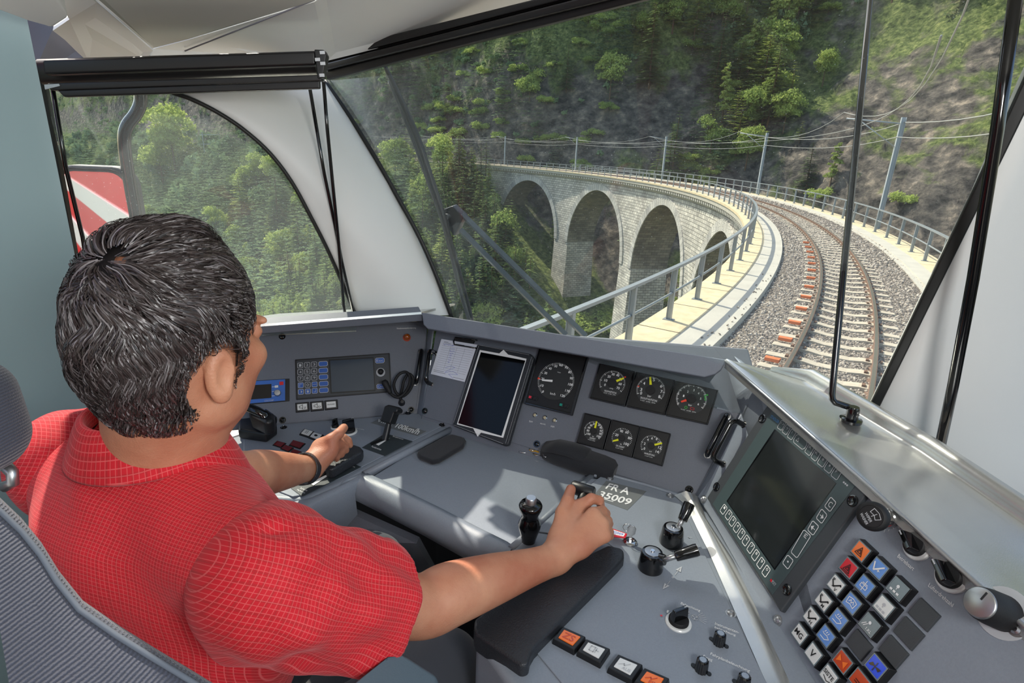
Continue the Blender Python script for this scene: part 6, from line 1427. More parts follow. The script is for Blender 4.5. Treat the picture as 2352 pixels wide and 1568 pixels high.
print('trees near',near.sum(),'far',len(far))
# railway portal frames across the valley seen through the side window
P=hitground((500,352),60)
if P is not None:
    t=thing('line_portal',P,'pale steel portal frame beside the distant track across the valley','mast'); dep=np.dot(P-CAM,[0,cp,-sp]); u=dep/FPX
    R_=np.array(Rv); 
    for dx in(-30,8): MB().tube([P+R_*dx*u,P+R_*dx*u+np.array([0,0,46*u])],.8*u,5).build('post',M['mast'],t)
    for dz in(20,40): MB().tube([P+R_*-36*u+np.array([0,0,dz*u]),P+R_*12*u+np.array([0,0,dz*u])],.6*u,5).build('crossbeam',M['mast'],t)
# red painted mark on the rock face
# ================= DRIVER =================
def surfnet(F,org,h):
    s=F<0; nx,ny,nz=F.shape
    c=[s[i:nx-1+i,j:ny-1+j,k:nz-1+k] for i in(0,1) for j in(0,1) for k in(0,1)]
    anyc=np.logical_or.reduce(c); allc=np.logical_and.reduce(c); act=anyc&~allc
    idx=np.full(act.shape,-1,np.int64); cells=np.argwhere(act); idx[act]=np.arange(len(cells))
    acc=np.zeros((len(cells),3)); cnt=np.zeros(len(cells)); I=cells
    cor=[(i,j,k) for i in(0,1) for j in(0,1) for k in(0,1)]
    for a in cor:
        for ax in range(3):
            if a[ax]: continue
            b=list(a); b[ax]=1
            fa=F[I[:,0]+a[0],I[:,1]+a[1],I[:,2]+a[2]]; fb=F[I[:,0]+b[0],I[:,1]+b[1],I[:,2]+b[2]]
            m=(fa<0)!=(fb<0); t=np.where(m,fa/(fa-fb+1e-20),0)
            p=np.array(a,float)[None]+np.zeros((len(I),3)); p[:,ax]+=t
            acc+=p*m[:,None]; cnt+=m
    V=(I+acc/cnt[:,None])*h+org
    Q=[]
    for ax in range(3):
        sl0=[slice(None)]*3; sl1=[slice(None)]*3; sl0[ax]=slice(0,-1); sl1[ax]=slice(1,None)
        d=s[tuple(sl0)]!=s[tuple(sl1)]; e=np.argwhere(d); o1,o2=[(1,2),(2,0),(0,1)][ax]
        ok=(e[:,o1]>0)&(e[:,o2]>0)&(e[:,o1]<F.shape[o1]-1)&(e[:,o2]<F.shape[o2]-1); e=e[ok]
        sg=s[tuple(e.T)]
        def g(da,db):
            q=e.copy(); q[:,o1]-=da; q[:,o2]-=db; return idx[q[:,0],q[:,1],q[:,2]]
        q=np.stack([g(1,1),g(0,1),g(0,0),g(1,0)],1); q=np.where(sg[:,None],q,q[:,::-1]); Q.append(q)
    Q=np.concatenate(Q); Q=Q[(Q>=0).all(1)]; return V,Q
class SDF:
    def __init__(s,lo,hi,h):
        s.lo=np.array(lo,float); s.h=h; n=np.ceil((np.array(hi)-s.lo)/h).astype(int)+1; s.n=n; s.F=np.full(n,1.,np.float32)
    def region(s,lo,hi,pad):
        a=np.maximum(np.floor((np.array(lo)-pad-s.lo)/s.h).astype(int),0); b=np.minimum(np.ceil((np.array(hi)+pad-s.lo)/s.h).astype(int)+1,s.n)
        if (b<=a).any(): return None
        ax=[s.lo[i]+s.h*np.arange(a[i],b[i]) for i in range(3)]
        X,Y,Z=np.meshgrid(*ax,indexing='ij'); return tuple(slice(a[i],b[i]) for i in range(3)),np.stack([X,Y,Z],-1)
    def comb(s,sl,d,k,sub=False):
        f=s.F[sl]
        if sub:
            d=-d; h=np.clip(.5-.5*(f-d)/k,0,1) if k>0 else (d>f)*1.
            s.F[sl]=f*(1-h)+d*h+k*h*(1-h) if k>0 else np.maximum(f,d); return
        if k<=0: s.F[sl]=np.minimum(f,d); return
        h=np.clip(.5+.5*(f-d)/k,0,1); s.F[sl]=f*(1-h)+d*h-k*h*(1-h)
    def cap(s,a,b,ra,rb=None,k=.01,sub=False,fn=None):
        rb=ra if rb is None else rb; a=np.array(a,float);b=np.array(b,float); R=max(ra,rb)
        r=s.region(np.minimum(a,b)-R,np.maximum(a,b)+R,k*1.5+s.h*3)
        if r is None: return
        sl,P=r; ab=b-a; t=np.clip(((P-a)@ab)/(ab@ab),0,1); d=np.linalg.norm(P-a-t[...,None]*ab,axis=-1)-(ra+(rb-ra)*t)
        if fn is not None: d=d+fn(P,t)
        s.comb(sl,d,k,sub)
    def ell(s,c,rad,R=None,k=.01,sub=False):
        c=np.array(c,float); rad=np.array(rad,float); m=rad.max()
        r=s.region(c-m,c+m,k*1.5+s.h*3)
        if r is None: return
        sl,P=r; q=P-c
        if R is not None: q=q@R   # columns of R are local axes
        n0=np.linalg.norm(q/rad,axis=-1); n1=np.linalg.norm(q/rad**2,axis=-1)+1e-9; s.comb(sl,n0*(n0-1)/n1,k,sub)
    def mesh(s): return surfnet(s.F,s.lo,s.h)
def smoothV(V,Q,it=2,lam=.5):
    n=len(V); e=np.concatenate([Q[:,[0,1]],Q[:,[1,2]],Q[:,[2,3]],Q[:,[3,0]]]); e=np.concatenate([e,e[:,::-1]])
    cnt=np.bincount(e[:,0],minlength=n)[:,None]+1e-9
    for _ in range(it):
        a=np.stack([np.bincount(e[:,0],V[e[:,1],i],n) for i in range(3)],1)/cnt; V=V+(a-V)*lam
    return V
Z=lambda q,z:atz(q,z)
AZ=az
# head frame
Hc=att((404,785),.67); ph,pt_=math.radians(18),math.radians(9)
hf=np.array([math.sin(ph)*math.cos(pt_),math.cos(ph)*math.cos(pt_),-math.sin(pt_)]); hr=np.array([math.cos(ph),-math.sin(ph),0]); hu=np.cross(hr,hf)
roll_=math.radians(0); HR=np.stack([hr,hf,hu],1)
hp=lambda x,y,z:Hc+hr*x+hf*y+hu*z
NB=np.array([-.47,.62,CZ-.40]); Rs=att((605,1315),.645); Ls=np.array([-.61,.695,CZ-.45])
bf=AZ(22); br=AZ(112)
Re=att((958,1392),.80); Rw=Z(zg(830,705),.797); Le=att((548,1092),.98); Lw=Z(zc(655,1240),.80)
S=SDF((-.85,.25,.62),(.24,1.30,1.62),.0032)
# torso core and neck
S.cap(NB+bf*.02+[0,0,-.10],NB+[0,0,-.33],.07,.10,.02); S.cap(Rs,Ls,.035,.035,.03)
S.cap(hp(0,-.025,-.05),NB+bf*.02+[0,0,-.03],.057,.058,.02); S.cap(hp(0,.02,-.085),NB+bf*.06+[0,0,-.05],.045,.050,.03)
# head
S.ell(hp(0,-.012,.016),(.0715,.0875,.113),HR,.015); S.ell(hp(0,.045,-.045),(.060,.056,.072),HR,.03); S.ell(hp(0,.072,-.092),(.027,.024,.022),HR,.025)
for sg in(-1,1):
    S.ell(hp(sg*.034,.075,-.022),(.026,.024,.022),HR,.018); S.ell(hp(sg*.05,.015,-.075),(.018,.035,.022),HR,.02)
    S.ell(hp(sg*.03,.092,.022),(.022,.009,.007),HR,.012); S.ell(hp(sg*.031,.102,.006),(.013,.010,.008),HR,.008,sub=True); S.ell(hp(sg*.031,.090,.006),(.012,.012,.010),HR,.003)
S.cap(hp(0,.098,.012),hp(0,.122,-.028),.008,.012,.010); S.ell(hp(0,.108,-.032),(.016,.012,.009),HR,.008)
S.cap(hp(-.018,.100,-.058),hp(.018,.100,-.058),.006,.006,.006); S.cap(hp(-.016,.098,-.068),hp(.016,.098,-.068),.007,.007,.006)
# ears
for sg in(-1,1):
    ro=math.radians(22)*sg; er=hr*math.cos(ro)+hf*(-math.sin(ro))*1; eo=np.cross(hu,er); ER=np.stack([er*1.,eo,hu],1)
    c=hp(sg*.078,-.012,-.024)
    S.ell(c,(.008,.017,.032),ER,.005); S.ell(c-hu*.024+hf*.004,(.008,.011,.013),ER,.006); S.ell(c+er*sg*.0075+eo*.004,(.006,.010,.020),ER,.002,sub=True)
# arms
def limb(pts,k=.012):
    q=smooth_path([np.append(np.array(p,float),r) for p,r in pts],7)
    for a,b in zip(q[:-1],q[1:]): S.cap(a[:3],b[:3],a[3],b[3],.003)
f0=Re;f1=Rw; d=f1-f0
sw=lambda q,z,r:(Z(zg(*q),z),r)
limb([(Rs,.050),(Rs*.5+Re*.5,.046),(Re,.043),(Re+d*.2+[0,0,.002],.0445),(Re+d*.5+[0,0,.002],.038),(Re+d*.8,.029),(Rw,.026)],.02)
# right hand
mc=[sw((1000,352),.830,.0135),sw((1098,398),.842,.0135),sw((1158,462),.832,.0125),sw((1178,548),.816,.0115)]
for j,(p,r) in enumerate(mc): S.cap(Rw+(p-Rw)*.12,p,.020-.001*j,r,.016)
S.cap(mc[0][0]*.5+Rw*.5+[0,0,-.004],mc[3][0]*.5+Rw*.5,.016,.015,.02)
def finger(pts,k=.0035):
    for (a,ra),(b,rb) in zip(pts[:-1],pts[1:]): S.cap(a,b,ra,rb,k)
finger([mc[0],sw((1085,285),.846,.0100),sw((1140,300),.838,.0090),sw((1152,342),.814,.0082)])
finger([mc[1],sw((1160,372),.830,.0100),sw((1186,392),.812,.0088),sw((1176,420),.792,.0080)])
finger([mc[2],sw((1196,440),.818,.0094),sw((1206,462),.802,.0084),sw((1192,485),.786,.0078)])
finger([mc[3],sw((1208,515),.806,.0086),sw((1212,545),.792,.0078),sw((1196,560),.780,.0072)])
th=[sw((862,560),.812,.017),sw((885,385),.836,.0135),sw((918,300),.846,.0112),sw((942,222),.850,.0100)]
S.cap(Rw,th[0][0],.022,.017,.014); S.cap(th[0][0],th[1][0],.018,.0135,.012); S.cap(th[0][0],mc[0][0],.013,.012,.014); finger(th[1:],.004)
# left arm and hand
d2=Lw-Le
limb([(Ls,.050),(Ls*.5+Le*.5,.046),(Le,.042),(Le+d2*.25,.043),(Le+d2*.6,.036),(Le+d2*.88,.028),(Lw,.026)],.02)
sc_=lambda q,z,r:(Z(zc(*q),z),r)
ml=[sc_((838,1052),.835,.0135),sc_((828,1085),.836,.0135),sc_((812,1120),.828,.0125),sc_((792,1152),.818,.0115)]
for j,(p,r) in enumerate(ml): S.cap(Lw+(p-Lw)*.12,p,.021-.001*j,r,.016)
finger([ml[0],sc_((905,1022),.828,.0100),sc_((938,1042),.818,.0090),sc_((952,1072),.806,.0082)])
finger([ml[1],sc_((886,1066),.828,.0100),sc_((915,1082),.816,.0088),sc_((925,1110),.803,.0080)])
finger([ml[2],sc_((864,1105),.818,.0094),sc_((886,1120),.808,.0084),sc_((892,1142),.798,.0078)])
finger([ml[3],sc_((838,1142),.810,.0086),sc_((856,1156),.802,.0078),sc_((858,1172),.795,.0072)])
tl_=[sc_((745,1090),.826,.017),sc_((815,1035),.850,.0135),sc_((872,990),.860,.0112),sc_((908,948),.862,.0100)]
S.cap(Lw,tl_[0][0],.023,.018,.014); S.cap(tl_[0][0],tl_[1][0],.018,.0135,.012); S.cap(tl_[0][0],ml[0][0],.013,.012,.014); finger(tl_[1:],.004)
V,Q=S.mesh(); V=smoothV(V,Q,2,.45)
def skinmat():
    m=mat('skin',(196,138,108),.5); n=m.node_tree; N=n.nodes.new; K=n.links.new; b=n.nodes['Principled BSDF']
    b.inputs['Subsurface Weight'].default_value=.12; b.inputs['Subsurface Radius'].default_value=(.012,.005,.003); b.inputs['Subsurface Scale'].default_value=.6
    tc=N('ShaderNodeTexCoord'); a=N('ShaderNodeTexNoise'); a.inputs['Scale'].default_value=14; a.inputs['Detail'].default_value=6; K(tc.outputs['Object'],a.inputs[0])
    r=N('ShaderNodeValToRGB'); e=r.color_ramp.elements; e[0].position=.3;e[0].color=lin((184,114,86))+(1,); e[1].position=.7;e[1].color=lin((208,150,118))+(1,); K(a.outputs[0],r.inputs[0]); K(r.outputs[0],b.inputs[0])
    c=N('ShaderNodeTexNoise'); c.inputs['Scale'].default_value=420; c.inputs['Detail'].default_value=3; K(tc.outputs['Object'],c.inputs[0]); c2=N('ShaderNodeTexNoise'); c2.inputs['Scale'].default_value=60; c2.inputs['Detail'].default_value=4; K(tc.outputs['Object'],c2.inputs[0])
    ad=N('ShaderNodeMath'); ad.operation='MULTIPLY_ADD'; ad.inputs[1].default_value=1.6; K(c2.outputs[0],ad.inputs[0]); K(c.outputs[0],ad.inputs[2])
    bp=N('ShaderNodeBump'); bp.inputs['Strength'].default_value=.35; bp.inputs['Distance'].default_value=.0015; K(ad.outputs[0],bp.inputs['Height']); K(bp.outputs[0],b.inputs['Normal']); return m
M['skin']=skinmat()
pers=rawmesh('person',V-NB*[1,1,0],Q,M['skin'],True); pers.location=(NB[0],NB[1],0)
tag(pers,'person with wavy dark grey hair and red checked shirt, hands on the controls','person')
def child(name,V,Q,mt,sm=True,uv=None,par=None):
    par=par or pers; o=rawmesh(name,np.asarray(V)-NB*[1,1,0],Q,mt,sm); o.parent=par
    if uv is not None: uvset(o,uv)
    return o
# nails
def nail_plate(tip,base,side,w=.0062,l=.0105,off=.0088):
    tip=np.array(tip);base=np.array(base); v=(tip-base)/np.linalg.norm(tip-base); n=np.array(side,float); n-=v*(n@v); n/=np.linalg.norm(n); u=np.cross(v,n); rows=[]
    for i in range(6):
        t=i/5; ww=w*(1-.35*t**3)*(.85+.15*min(1,t*3)); rows.append([tip+v*(l*(t-.55))+u*ww*math.sin(a)*1+n*(off*math.cos(a)+.0006-.0016*t*t) for a in np.linspace(-.8,.8,7)])
    m=MB().loft(rows); return m.build('fingernail',M['nail'],pers,smooth=True,solid=.0006)
M['nail']=mat('fingernail',(236,186,168),.3,coat=.3)
nail_plate(th[3][0],th[2][0],CAM-th[3][0]+np.array([-.25,-.1,.2])); nail_plate(tl_[3][0],tl_[2][0],CAM-tl_[3][0]+np.array([0,0,.5]))
def nail(a,b,up,w,l,par=pers):
    pass
# ---- shirt ----
def plaid():
    m=D_.materials.new('red_checked_cloth'); m.use_nodes=True; n=m.node_tree; N=n.nodes.new; K=n.links.new; b=n.nodes['Principled BSDF']; b.inputs['Roughness'].default_value=.8; b.inputs['Sheen Weight'].default_value=.25; b.inputs['Sheen Tint'].default_value=(1,.4,.4,1)
    uv=N('ShaderNodeUVMap'); ns=N('ShaderNodeTexNoise'); ns.inputs['Scale'].default_value=9; ns.inputs['Detail'].default_value=1; K(uv.outputs[0],ns.inputs[0])
    vs=N('ShaderNodeVectorMath'); vs.operation='SUBTRACT'; vs.inputs[1].default_value=(.5,.5,.5); K(ns.outputs['Color'],vs.inputs[0]); vm=N('ShaderNodeVectorMath'); vm.operation='MULTIPLY_ADD'; vm.inputs[1].default_value=(.018,.018,0); K(vs.outputs[0],vm.inputs[0]); K(uv.outputs[0],vm.inputs[2])
    sx=N('ShaderNodeSeparateXYZ'); K(vm.outputs[0],sx.inputs[0])
    def line(o,per,off,w,soft):
        a=N('ShaderNodeMath'); a.operation='MULTIPLY_ADD'; a.inputs[1].default_value=1/per; a.inputs[2].default_value=off; K(o,a.inputs[0])
        f=N('ShaderNodeMath'); f.operation='PINGPONG'; f.inputs[1].default_value=.5; K(a.outputs[0],f.inputs[0])
        r=N('ShaderNodeMapRange'); r.inputs[1].default_value=w; r.inputs[2].default_value=w+soft; r.inputs[3].default_value=1; r.inputs[4].default_value=0; K(f.outputs[0],r.inputs[0]); return r.outputs[0]
    def mx(a,b_):
        q=N('ShaderNodeMath'); q.operation='MAXIMUM'; K(a,q.inputs[0]); K(b_,q.inputs[1]); return q.outputs[0]
    L1=mx(line(sx.outputs[0],.0045,0,.03,.06),line(sx.outputs[1],.0052,0,.03,.06)); L2=mx(line(sx.outputs[0],.0104,.25,.05,.08),line(sx.outputs[1],.0120,.25,.05,.08))
    c0=N('ShaderNodeMix'); c0.data_type='RGBA'; c0.inputs[6].default_value=lin((204,18,36))+(1,); c0.inputs[7].default_value=lin((168,30,34))+(1,); 
    q=N('ShaderNodeMath'); q.operation='MULTIPLY'; q.inputs[1].default_value=.55; K(L2,q.inputs[0]); K(q.outputs[0],c0.inputs[0])
    c1=N('ShaderNodeMix'); c1.data_type='RGBA'; c1.inputs[7].default_value=lin((240,122,120))+(1,); K(c0.outputs[2],c1.inputs[6]); q=N('ShaderNodeMath'); q.operation='MULTIPLY'; q.inputs[1].default_value=.48; K(L1,q.inputs[0]); K(q.outputs[0],c1.inputs[0]); K(c1.outputs[2],b.inputs[0])
    w=N('ShaderNodeTexNoise'); w.inputs['Scale'].default_value=34; w.inputs['Detail'].default_value=3; K(uv.outputs[0],w.inputs[0]); bp=N('ShaderNodeBump'); bp.inputs['Strength'].default_value=.45; bp.inputs['Distance'].default_value=.004; K(w.outputs[0],bp.inputs['Height']); K(bp.outputs[0],b.inputs['Normal']); return m
M['plaid']=plaid()
pel=np.array([-.50,.50,CZ-.88])
T=SDF((-.88,.20,.42),(.02,.98,1.30),.0045)
up=np.array([0,0,1.])
T.cap(Rs+br*.0+up*-.005,Ls+up*-.005,.066,.066,.03)
T.ell(NB-bf*-.045+up*-.20,(.175,.125,.20),np.stack([br,bf,up],1),.05)
T.ell(NB-bf*.0+br*.08+up*-.16,(.085,.085,.13),np.stack([br,bf,up],1),.05); T.ell(NB-bf*.0-br*.08+up*-.16,(.085,.085,.13),np.stack([br,bf,up],1),.05)
T.cap(NB+up*-.3+bf*.03,pel,.15,.165,.08)
T.cap(NB+up*.012+bf*.03,NB+up*-.08,.072,.11,.06); T.cap(Rs*.45+NB*.55+up*-.02,Rs,.055,.062,.03); T.cap(Ls*.45+NB*.55+up*-.02,Ls,.055,.062,.03)
# folds radiating on the back towards the right armpit
arm=Rs+br*-.01+up*-.12-bf*.05
def fold(Pn,V):
    pass
T.cap(hp(0,0,-.10),NB+up*.03+bf*.02,.052,.058,.008,sub=True)
V,Q=T.mesh(); V=smoothV(V,Q,4,.5)
def normals(V,Q):
    n=np.cross(V[Q[:,2]]-V[Q[:,0]],V[Q[:,3]]-V[Q[:,1]]); o=np.zeros_like(V)
    for k in range(4):
        for i in range(3): o[:,i]+=np.bincount(Q[:,k],n[:,i],len(V))
    return o/(np.linalg.norm(o,axis=1)[:,None]+1e-12)
def gfold(V,Nn,a,b,w,h):
    # ridge of height h and half width w along segment a-b
    a=np.array(a);b=np.array(b);ab=b-a; t=np.clip(((V-a)@ab)/(ab@ab),0,1); d=np.linalg.norm(V-a-t[:,None]*ab,axis=1)
    return Nn*(h*np.exp(-(d/w)**2)*np.sin(np.pi*np.clip(t*.9+.05,0,1))**.6)[:,None]
Nn=normals(V,Q)
for (qa,ta),(qb,tb),w,h in [(((250,1300),.50),((480,1420),.50),.010,-.012),(((300,1290),.50),((500,1390),.52),.012,.010),(((150,1250),.50),((400,1440),.48),.012,-.011),(((390,1240),.54),((330,1330),.50),.008,-.010),(((350,1230),.54),((290,1320),.50),.010,.009),
   (((330,1060),.62),((480,1130),.60),.010,-.007),(((350,1040),.62),((500,1160),.58),.012,.008),(((130,1100),.62),((260,1290),.52),.02,.010),(((200,1080),.62),((330,1230),.55),.02,-.006),(((120,1240),.52),((330,1420),.47),.014,.010),(((420,1180),.56),((560,1230),.56),.012,-.005)]:
    V=V+gfold(V,Nn,att(qa,ta+.03),att(qb,tb+.03),w,h*1.8)
q=V-NB; V=V+Nn*(np.sin(q@br*70+np.sin(q[:,2]*22)*1.5)*.0012+np.sin(q[:,2]*55+q@br*25)*.0010)[:,None]
uvt=np.stack([q@br,q[:,2]*1.0+ (q@bf)*.95],1)
child('shirt',V,Q,M['plaid'],True,uvt); 
# sleeves: separate cut pieces with open hems
def sleeve(sh,el,hemf,r0,r1,lo,hi,seed,name,frac=1.0,folds=()):
    ax=el-sh; L=np.linalg.norm(ax); ax=ax/L; hem=sh+ax*L*hemf
    G=SDF(lo,hi,.004)
    G.cap(sh-ax*.01,hem+ax*.05,r0,r1,.0)
    G.ell(sh,(r0*1.05,)*3,None,.02)
    G.cap(hem-ax*.035,hem+ax*.16,r1*.82,r1*.97,.0,sub=True)
    # cut at the hem
    X=[G.lo[i]+G.h*np.arange(G.n[i]) for i in range(3)]; P=np.stack(np.meshgrid(*X,indexing='ij'),-1); G.F=np.maximum(G.F,((P-hem)@hemn(ax,seed)).astype(np.float32))
    V,Q=G.mesh(); V=smoothV(V,Q,3,.5); Nn=normals(V,Q)
    e3=np.cross(ax,CAM-(sh+hem)/2); e3/=np.linalg.norm(e3); q=V-sh; u=q@ax; e1=np.cross(ax,up); e1/=np.linalg.norm(e1); e2=np.cross(ax,e1); an=np.arctan2(q@e2,q@e1)
    fade=np.clip((hemf*L-u)/.03,0,1)*np.clip((u+.06)/.05,0,1)
    rp=np.hypot(q@e1,q@e2); fade=fade*np.clip((rp-.02)/.05,0,1); V=V+Nn*(fade*(np.sin(an*5+u*28+seed)*.0045+np.sin(an*9-u*40+seed*2)*.0024+np.sin(u*95+an*3)*.0014))[:,None]
    for a,b,w,h in folds: V=V+gfold(V,Nn,a,b,w,h*1.5)
    return child(name,V,Q,M['plaid'],True,np.stack([u,q@e3],1))
def hemn(ax,s):
    n=ax+ (np.array([.12,-.05,.12]) if s==1 else np.array([0,0,0])); return n/np.linalg.norm(n)
hm=att((905,1415),.75)
sleeve(Rs+np.array([.012,.0,-.012]),Re+np.array([-.012,-.012,-.004]),.80,.080,.082,(-.42,.34,.70),(.04,.76,1.16),1,'sleeve',folds=[(att((560,1230),.56),att((760,1300),.60),.010,.008),(att((520,1330),.50),att((850,1400),.62),.009,-.010),(att((500,1420),.48),att((880,1330),.66),.012,.012),(att((480,1480),.47),att((820,1480),.6),.012,-.010),(att((600,1200),.6),att((700,1260),.62),.008,-.007),(att((470,1500),.46),att((800,1440),.58),.010,.010)])
sleeve(Ls,Le,.72,.072,.066,(-.68,.5,.78),(-.36,.95,1.16),3,'sleeve')
# collar: standing band with turned down fall and a point on the right front
n_=40; rows=[]
NBc=NB+np.array([0,0,.032])+bf*.026
for i in range(n_+1):
    a=-math.pi*.5+ (i/n_-.5)*2*math.pi*.86   # angle around neck, back at -90deg in (br,bf)
    c,s_=math.cos(a),math.sin(a); fr_=max(0,(s_+.2))/1.2
    base=NBc+br*c*.066+bf*s_*.070+up*(.012-.045*fr_**1.2); top=NBc+br*c*.063+bf*s_*.067+up*(.040-.040*fr_**1.2)
    o_=br*c+bf*s_; fl=.050+.034*fr_**2
    mid=top+o_*.008+up*.002; out=top+o_*(.020+.012*fr_)-up*fl*.62; end=top+o_*(.031+.018*fr_)-up*(fl*1.15+.012*fr_)
    rows.append([base,top*.5+base*.5,top,mid,out,end])
V=np.array([p for r in rows for p in r]); k=6
Q=np.array([(i*k+j,i*k+j+1,(i+1)*k+j+1,(i+1)*k+j) for i in range(n_) for j in range(k-1)])
uvc=np.array([(i*.0098,[0,.012,.024,.030,.048,.062][j]) for i in range(n_+1) for j in range(k)])
o=child('collar',V,Q,M['plaid'],True,uvc); md=o.modifiers.new('s','SOLIDIFY'); md.thickness=.0022; md.offset=0; md2=o.modifiers.new('d','SUBSURF'); md2.levels=1; md2.render_levels=1
# trousers
Tr=SDF((-.75,.2,.30),(.15,1.35,.80),.007)
rk=att((1010,1540),1.0); lk=att((850,1300),1.20)
Tr.cap(pel+br*.09+up*-.04,rk,.095,.068,.04); Tr.cap(pel-br*.08+up*-.04,lk,.095,.068,.04); Tr.cap(pel+br*.06,pel-br*.06,.14,.14,.05)
Tr.cap(rk,rk+np.array([.02,.05,-.3]),.066,.055,.03); Tr.cap(lk,lk+np.array([.0,.05,-.3]),.066,.055,.03)
V,Q=Tr.mesh(); V=smoothV(V,Q,3,.5); Nn=normals(V,Q); V=V+Nn*(np.sin(V@br*60+V[:,2]*45)*.0025)[:,None]
M['trouser']=mat('trouser_cloth',(58,62,70),.85,bump=.4,bscale=900,sheen=.2)
child('trousers',V,Q,M['trouser'])
# watch strap
wx=(Lw-Le)/np.linalg.norm(Lw-Le); cw=Le+(Lw-Le)*.93; e1=np.cross(wx,up); e1/=np.linalg.norm(e1); e2=np.cross(e1,wx)
ring=[cw+(e1*math.cos(a)*.0325+e2*math.sin(a)*.0325) for a in np.linspace(0,6.283,36,False)]
rows=[[p-wx*.009,p+(p-cw)*.06-wx*.008,p+(p-cw)*.06+wx*.008,p+wx*.009] for p in ring]; rows.append(rows[0])
m=MB().loft(rows,True); o=m.build('watch_strap',M['leather'],pers,smooth=40)
rg=Z(zg(1198,430),.820); 
# ---- hair ----
def hairmat():
    m=mat('hair_strands',(40,34,34),.34); n=m.node_tree; N=n.nodes.new; K=n.links.new; b=n.nodes['Principled BSDF']; g=N('ShaderNodeNewGeometry'); r=N('ShaderNodeValToRGB')
    e=r.color_ramp.elements; e[0].position=0;e[0].color=lin((38,32,31))+(1,); e[1].position=1;e[1].color=lin((148,142,144))+(1,); x=e.new(.6);x.color=lin((66,56,54))+(1,); x=e.new(.88);x.color=lin((100,92,92))+(1,)
    K(g.outputs['Random Per Island'],r.inputs[0]); K(r.outputs[0],b.inputs[0]); b.inputs['Specular IOR Level'].default_value=.6; return m
M['hair']=hairmat(); M['hairbase']=mat('hair_under_layer',(30,25,24),.7)
def headsurf(d,off=0.):
    # d: unit vectors in head axes -> point on skull ellipsoid with offset
    c=np.array([0,-.012,.010]); R=np.array([.075,.092,.122])+off
    return c+d*R
rh=np.random.RandomState(8)
def inhair(p):
    x,y,z=p[:,0],p[:,1],p[:,2]; ax_=np.abs(x)
    front=.082-np.clip(z-.03,-1,1)*.15                # forehead hairline
    side=np.where(z<.035, .030-.18*np.clip(.0-z,0,.1), 9)  # temples
    ok=(y<np.minimum(np.where(z>.045,9,side),9))&((z>.045)|(y<side))
    ok&=~((z>.045)&(y>.088)&(z<.062))
    ok&=~((ax_>.05)&(np.hypot(y+.014,(z+.024)*.75)<.033))     # around ears
    ok&=~((ax_>.045)&(y>.0)&(z<-.015)&(y>.028))
    ok&=(z>-.124)
    ok&=~((z<-.045)&(y>-.022))
    return ok
Nn_=15000; dv=rh.normal(size=(Nn_*2,3)); dv/=np.linalg.norm(dv,axis=1)[:,None]; p0=headsurf(dv); k_=inhair(p0)
crown=np.array([-.035,-.062,.085]); 
bald=np.linalg.norm((p0-np.array([.010,-.066,.092]))*[1,1,1],axis=1)
k_&=(bald>.013)|(rh.rand(len(bald))<.12); p0=p0[k_][:Nn_]; dv=dv[k_][:Nn_]; n=len(p0); K_=10
earz=(np.abs(p0[:,0])>.045)&(np.hypot(p0[:,1]+.0,(p0[:,2]+.01)*.8)<.062)
W_=np.array([.010,-.066,.092])
def lock(p): # smooth noise used to gather strands into waves
    return np.sin(p[:,0]*70+np.sin(p[:,2]*55)*1.3)+np.sin(p[:,1]*62+p[:,2]*48+1.7)+.7*np.sin(p[:,2]*95-p[:,0]*60)
L=rh.uniform(.035,.065,n)*np.where(p0[:,2]<-.03,.6,1)*np.where(earz,.38,1); pts=[]; cur=p0.copy(); cc=np.array([0,-.012,.010]); RR=np.array([.075,.092,.122])
phs=rh.uniform(0,1.2,n)
vol=.004+.012*np.clip((p0[:,2]+.06)/.12,0,1)
for j in range(K_):
    t=j/(K_-1); nr=(cur-cc)/RR**2; nr/=np.linalg.norm(nr,axis=1)[:,None]
    away=cur-W_; away/=np.linalg.norm(away,axis=1)[:,None]+1e-9
    fwd=np.array([.25,.9,.1]); base=away+np.clip((cur[:,2]-.02)/.06,0,1)[:,None]*fwd*.8+np.array([0,-.15,-.55])*np.clip((.05-cur[:,2])/.06,0,1)[:,None]
    tan=base-nr*np.sum(base*nr,1)[:,None]; tan/=np.linalg.norm(tan,axis=1)[:,None]+1e-9; bi=np.cross(nr,tan)
    lk_=lock(p0*1.0+cur*.35); wv=np.sin(t*6.0+lk_*1.3+phs)
    lift=vol*math.sin(math.pi*min(1,.15+t*.85))**.6*(1+.35*lk_/2.7)+.0035*np.cos(t*6+lk_*1.3)
    pts.append(cc+(cur-cc)*(1+0)+nr*lift[:,None])
    cur=cur+(tan+bi*(wv*.5)[:,None])*(L/K_)[:,None]
    q=(cur-cc)/RR; cur=cc+(cur-cc)/np.linalg.norm(q,axis=1)[:,None]
P=np.stack(pts,1)  # n,K,3 head coords
tg=np.gradient(P,axis=1); nr=(P-cc)/RR**2; nr/=np.linalg.norm(nr,axis=2)[...,None]; tw=rh.normal(size=(n,1,3))*.5
sd=np.cross(tg,nr+tw); sd/=np.linalg.norm(sd,axis=2)[...,None]+1e-12
wd=.00065*rh.uniform(.6,1.3,(n,1,1))*(1-np.linspace(0,1,K_)**3*.85)[None,:,None]
Va=P-sd*wd; Vb=P+sd*wd; V=np.stack([Va,Vb],2).reshape(-1,3); V=Hc+V@HR.T
i0=(np.arange(n)[:,None]*K_*2+np.arange(K_-1)[None]*2).reshape(-1); Q=np.stack([i0,i0+1,i0+3,i0+2],1)
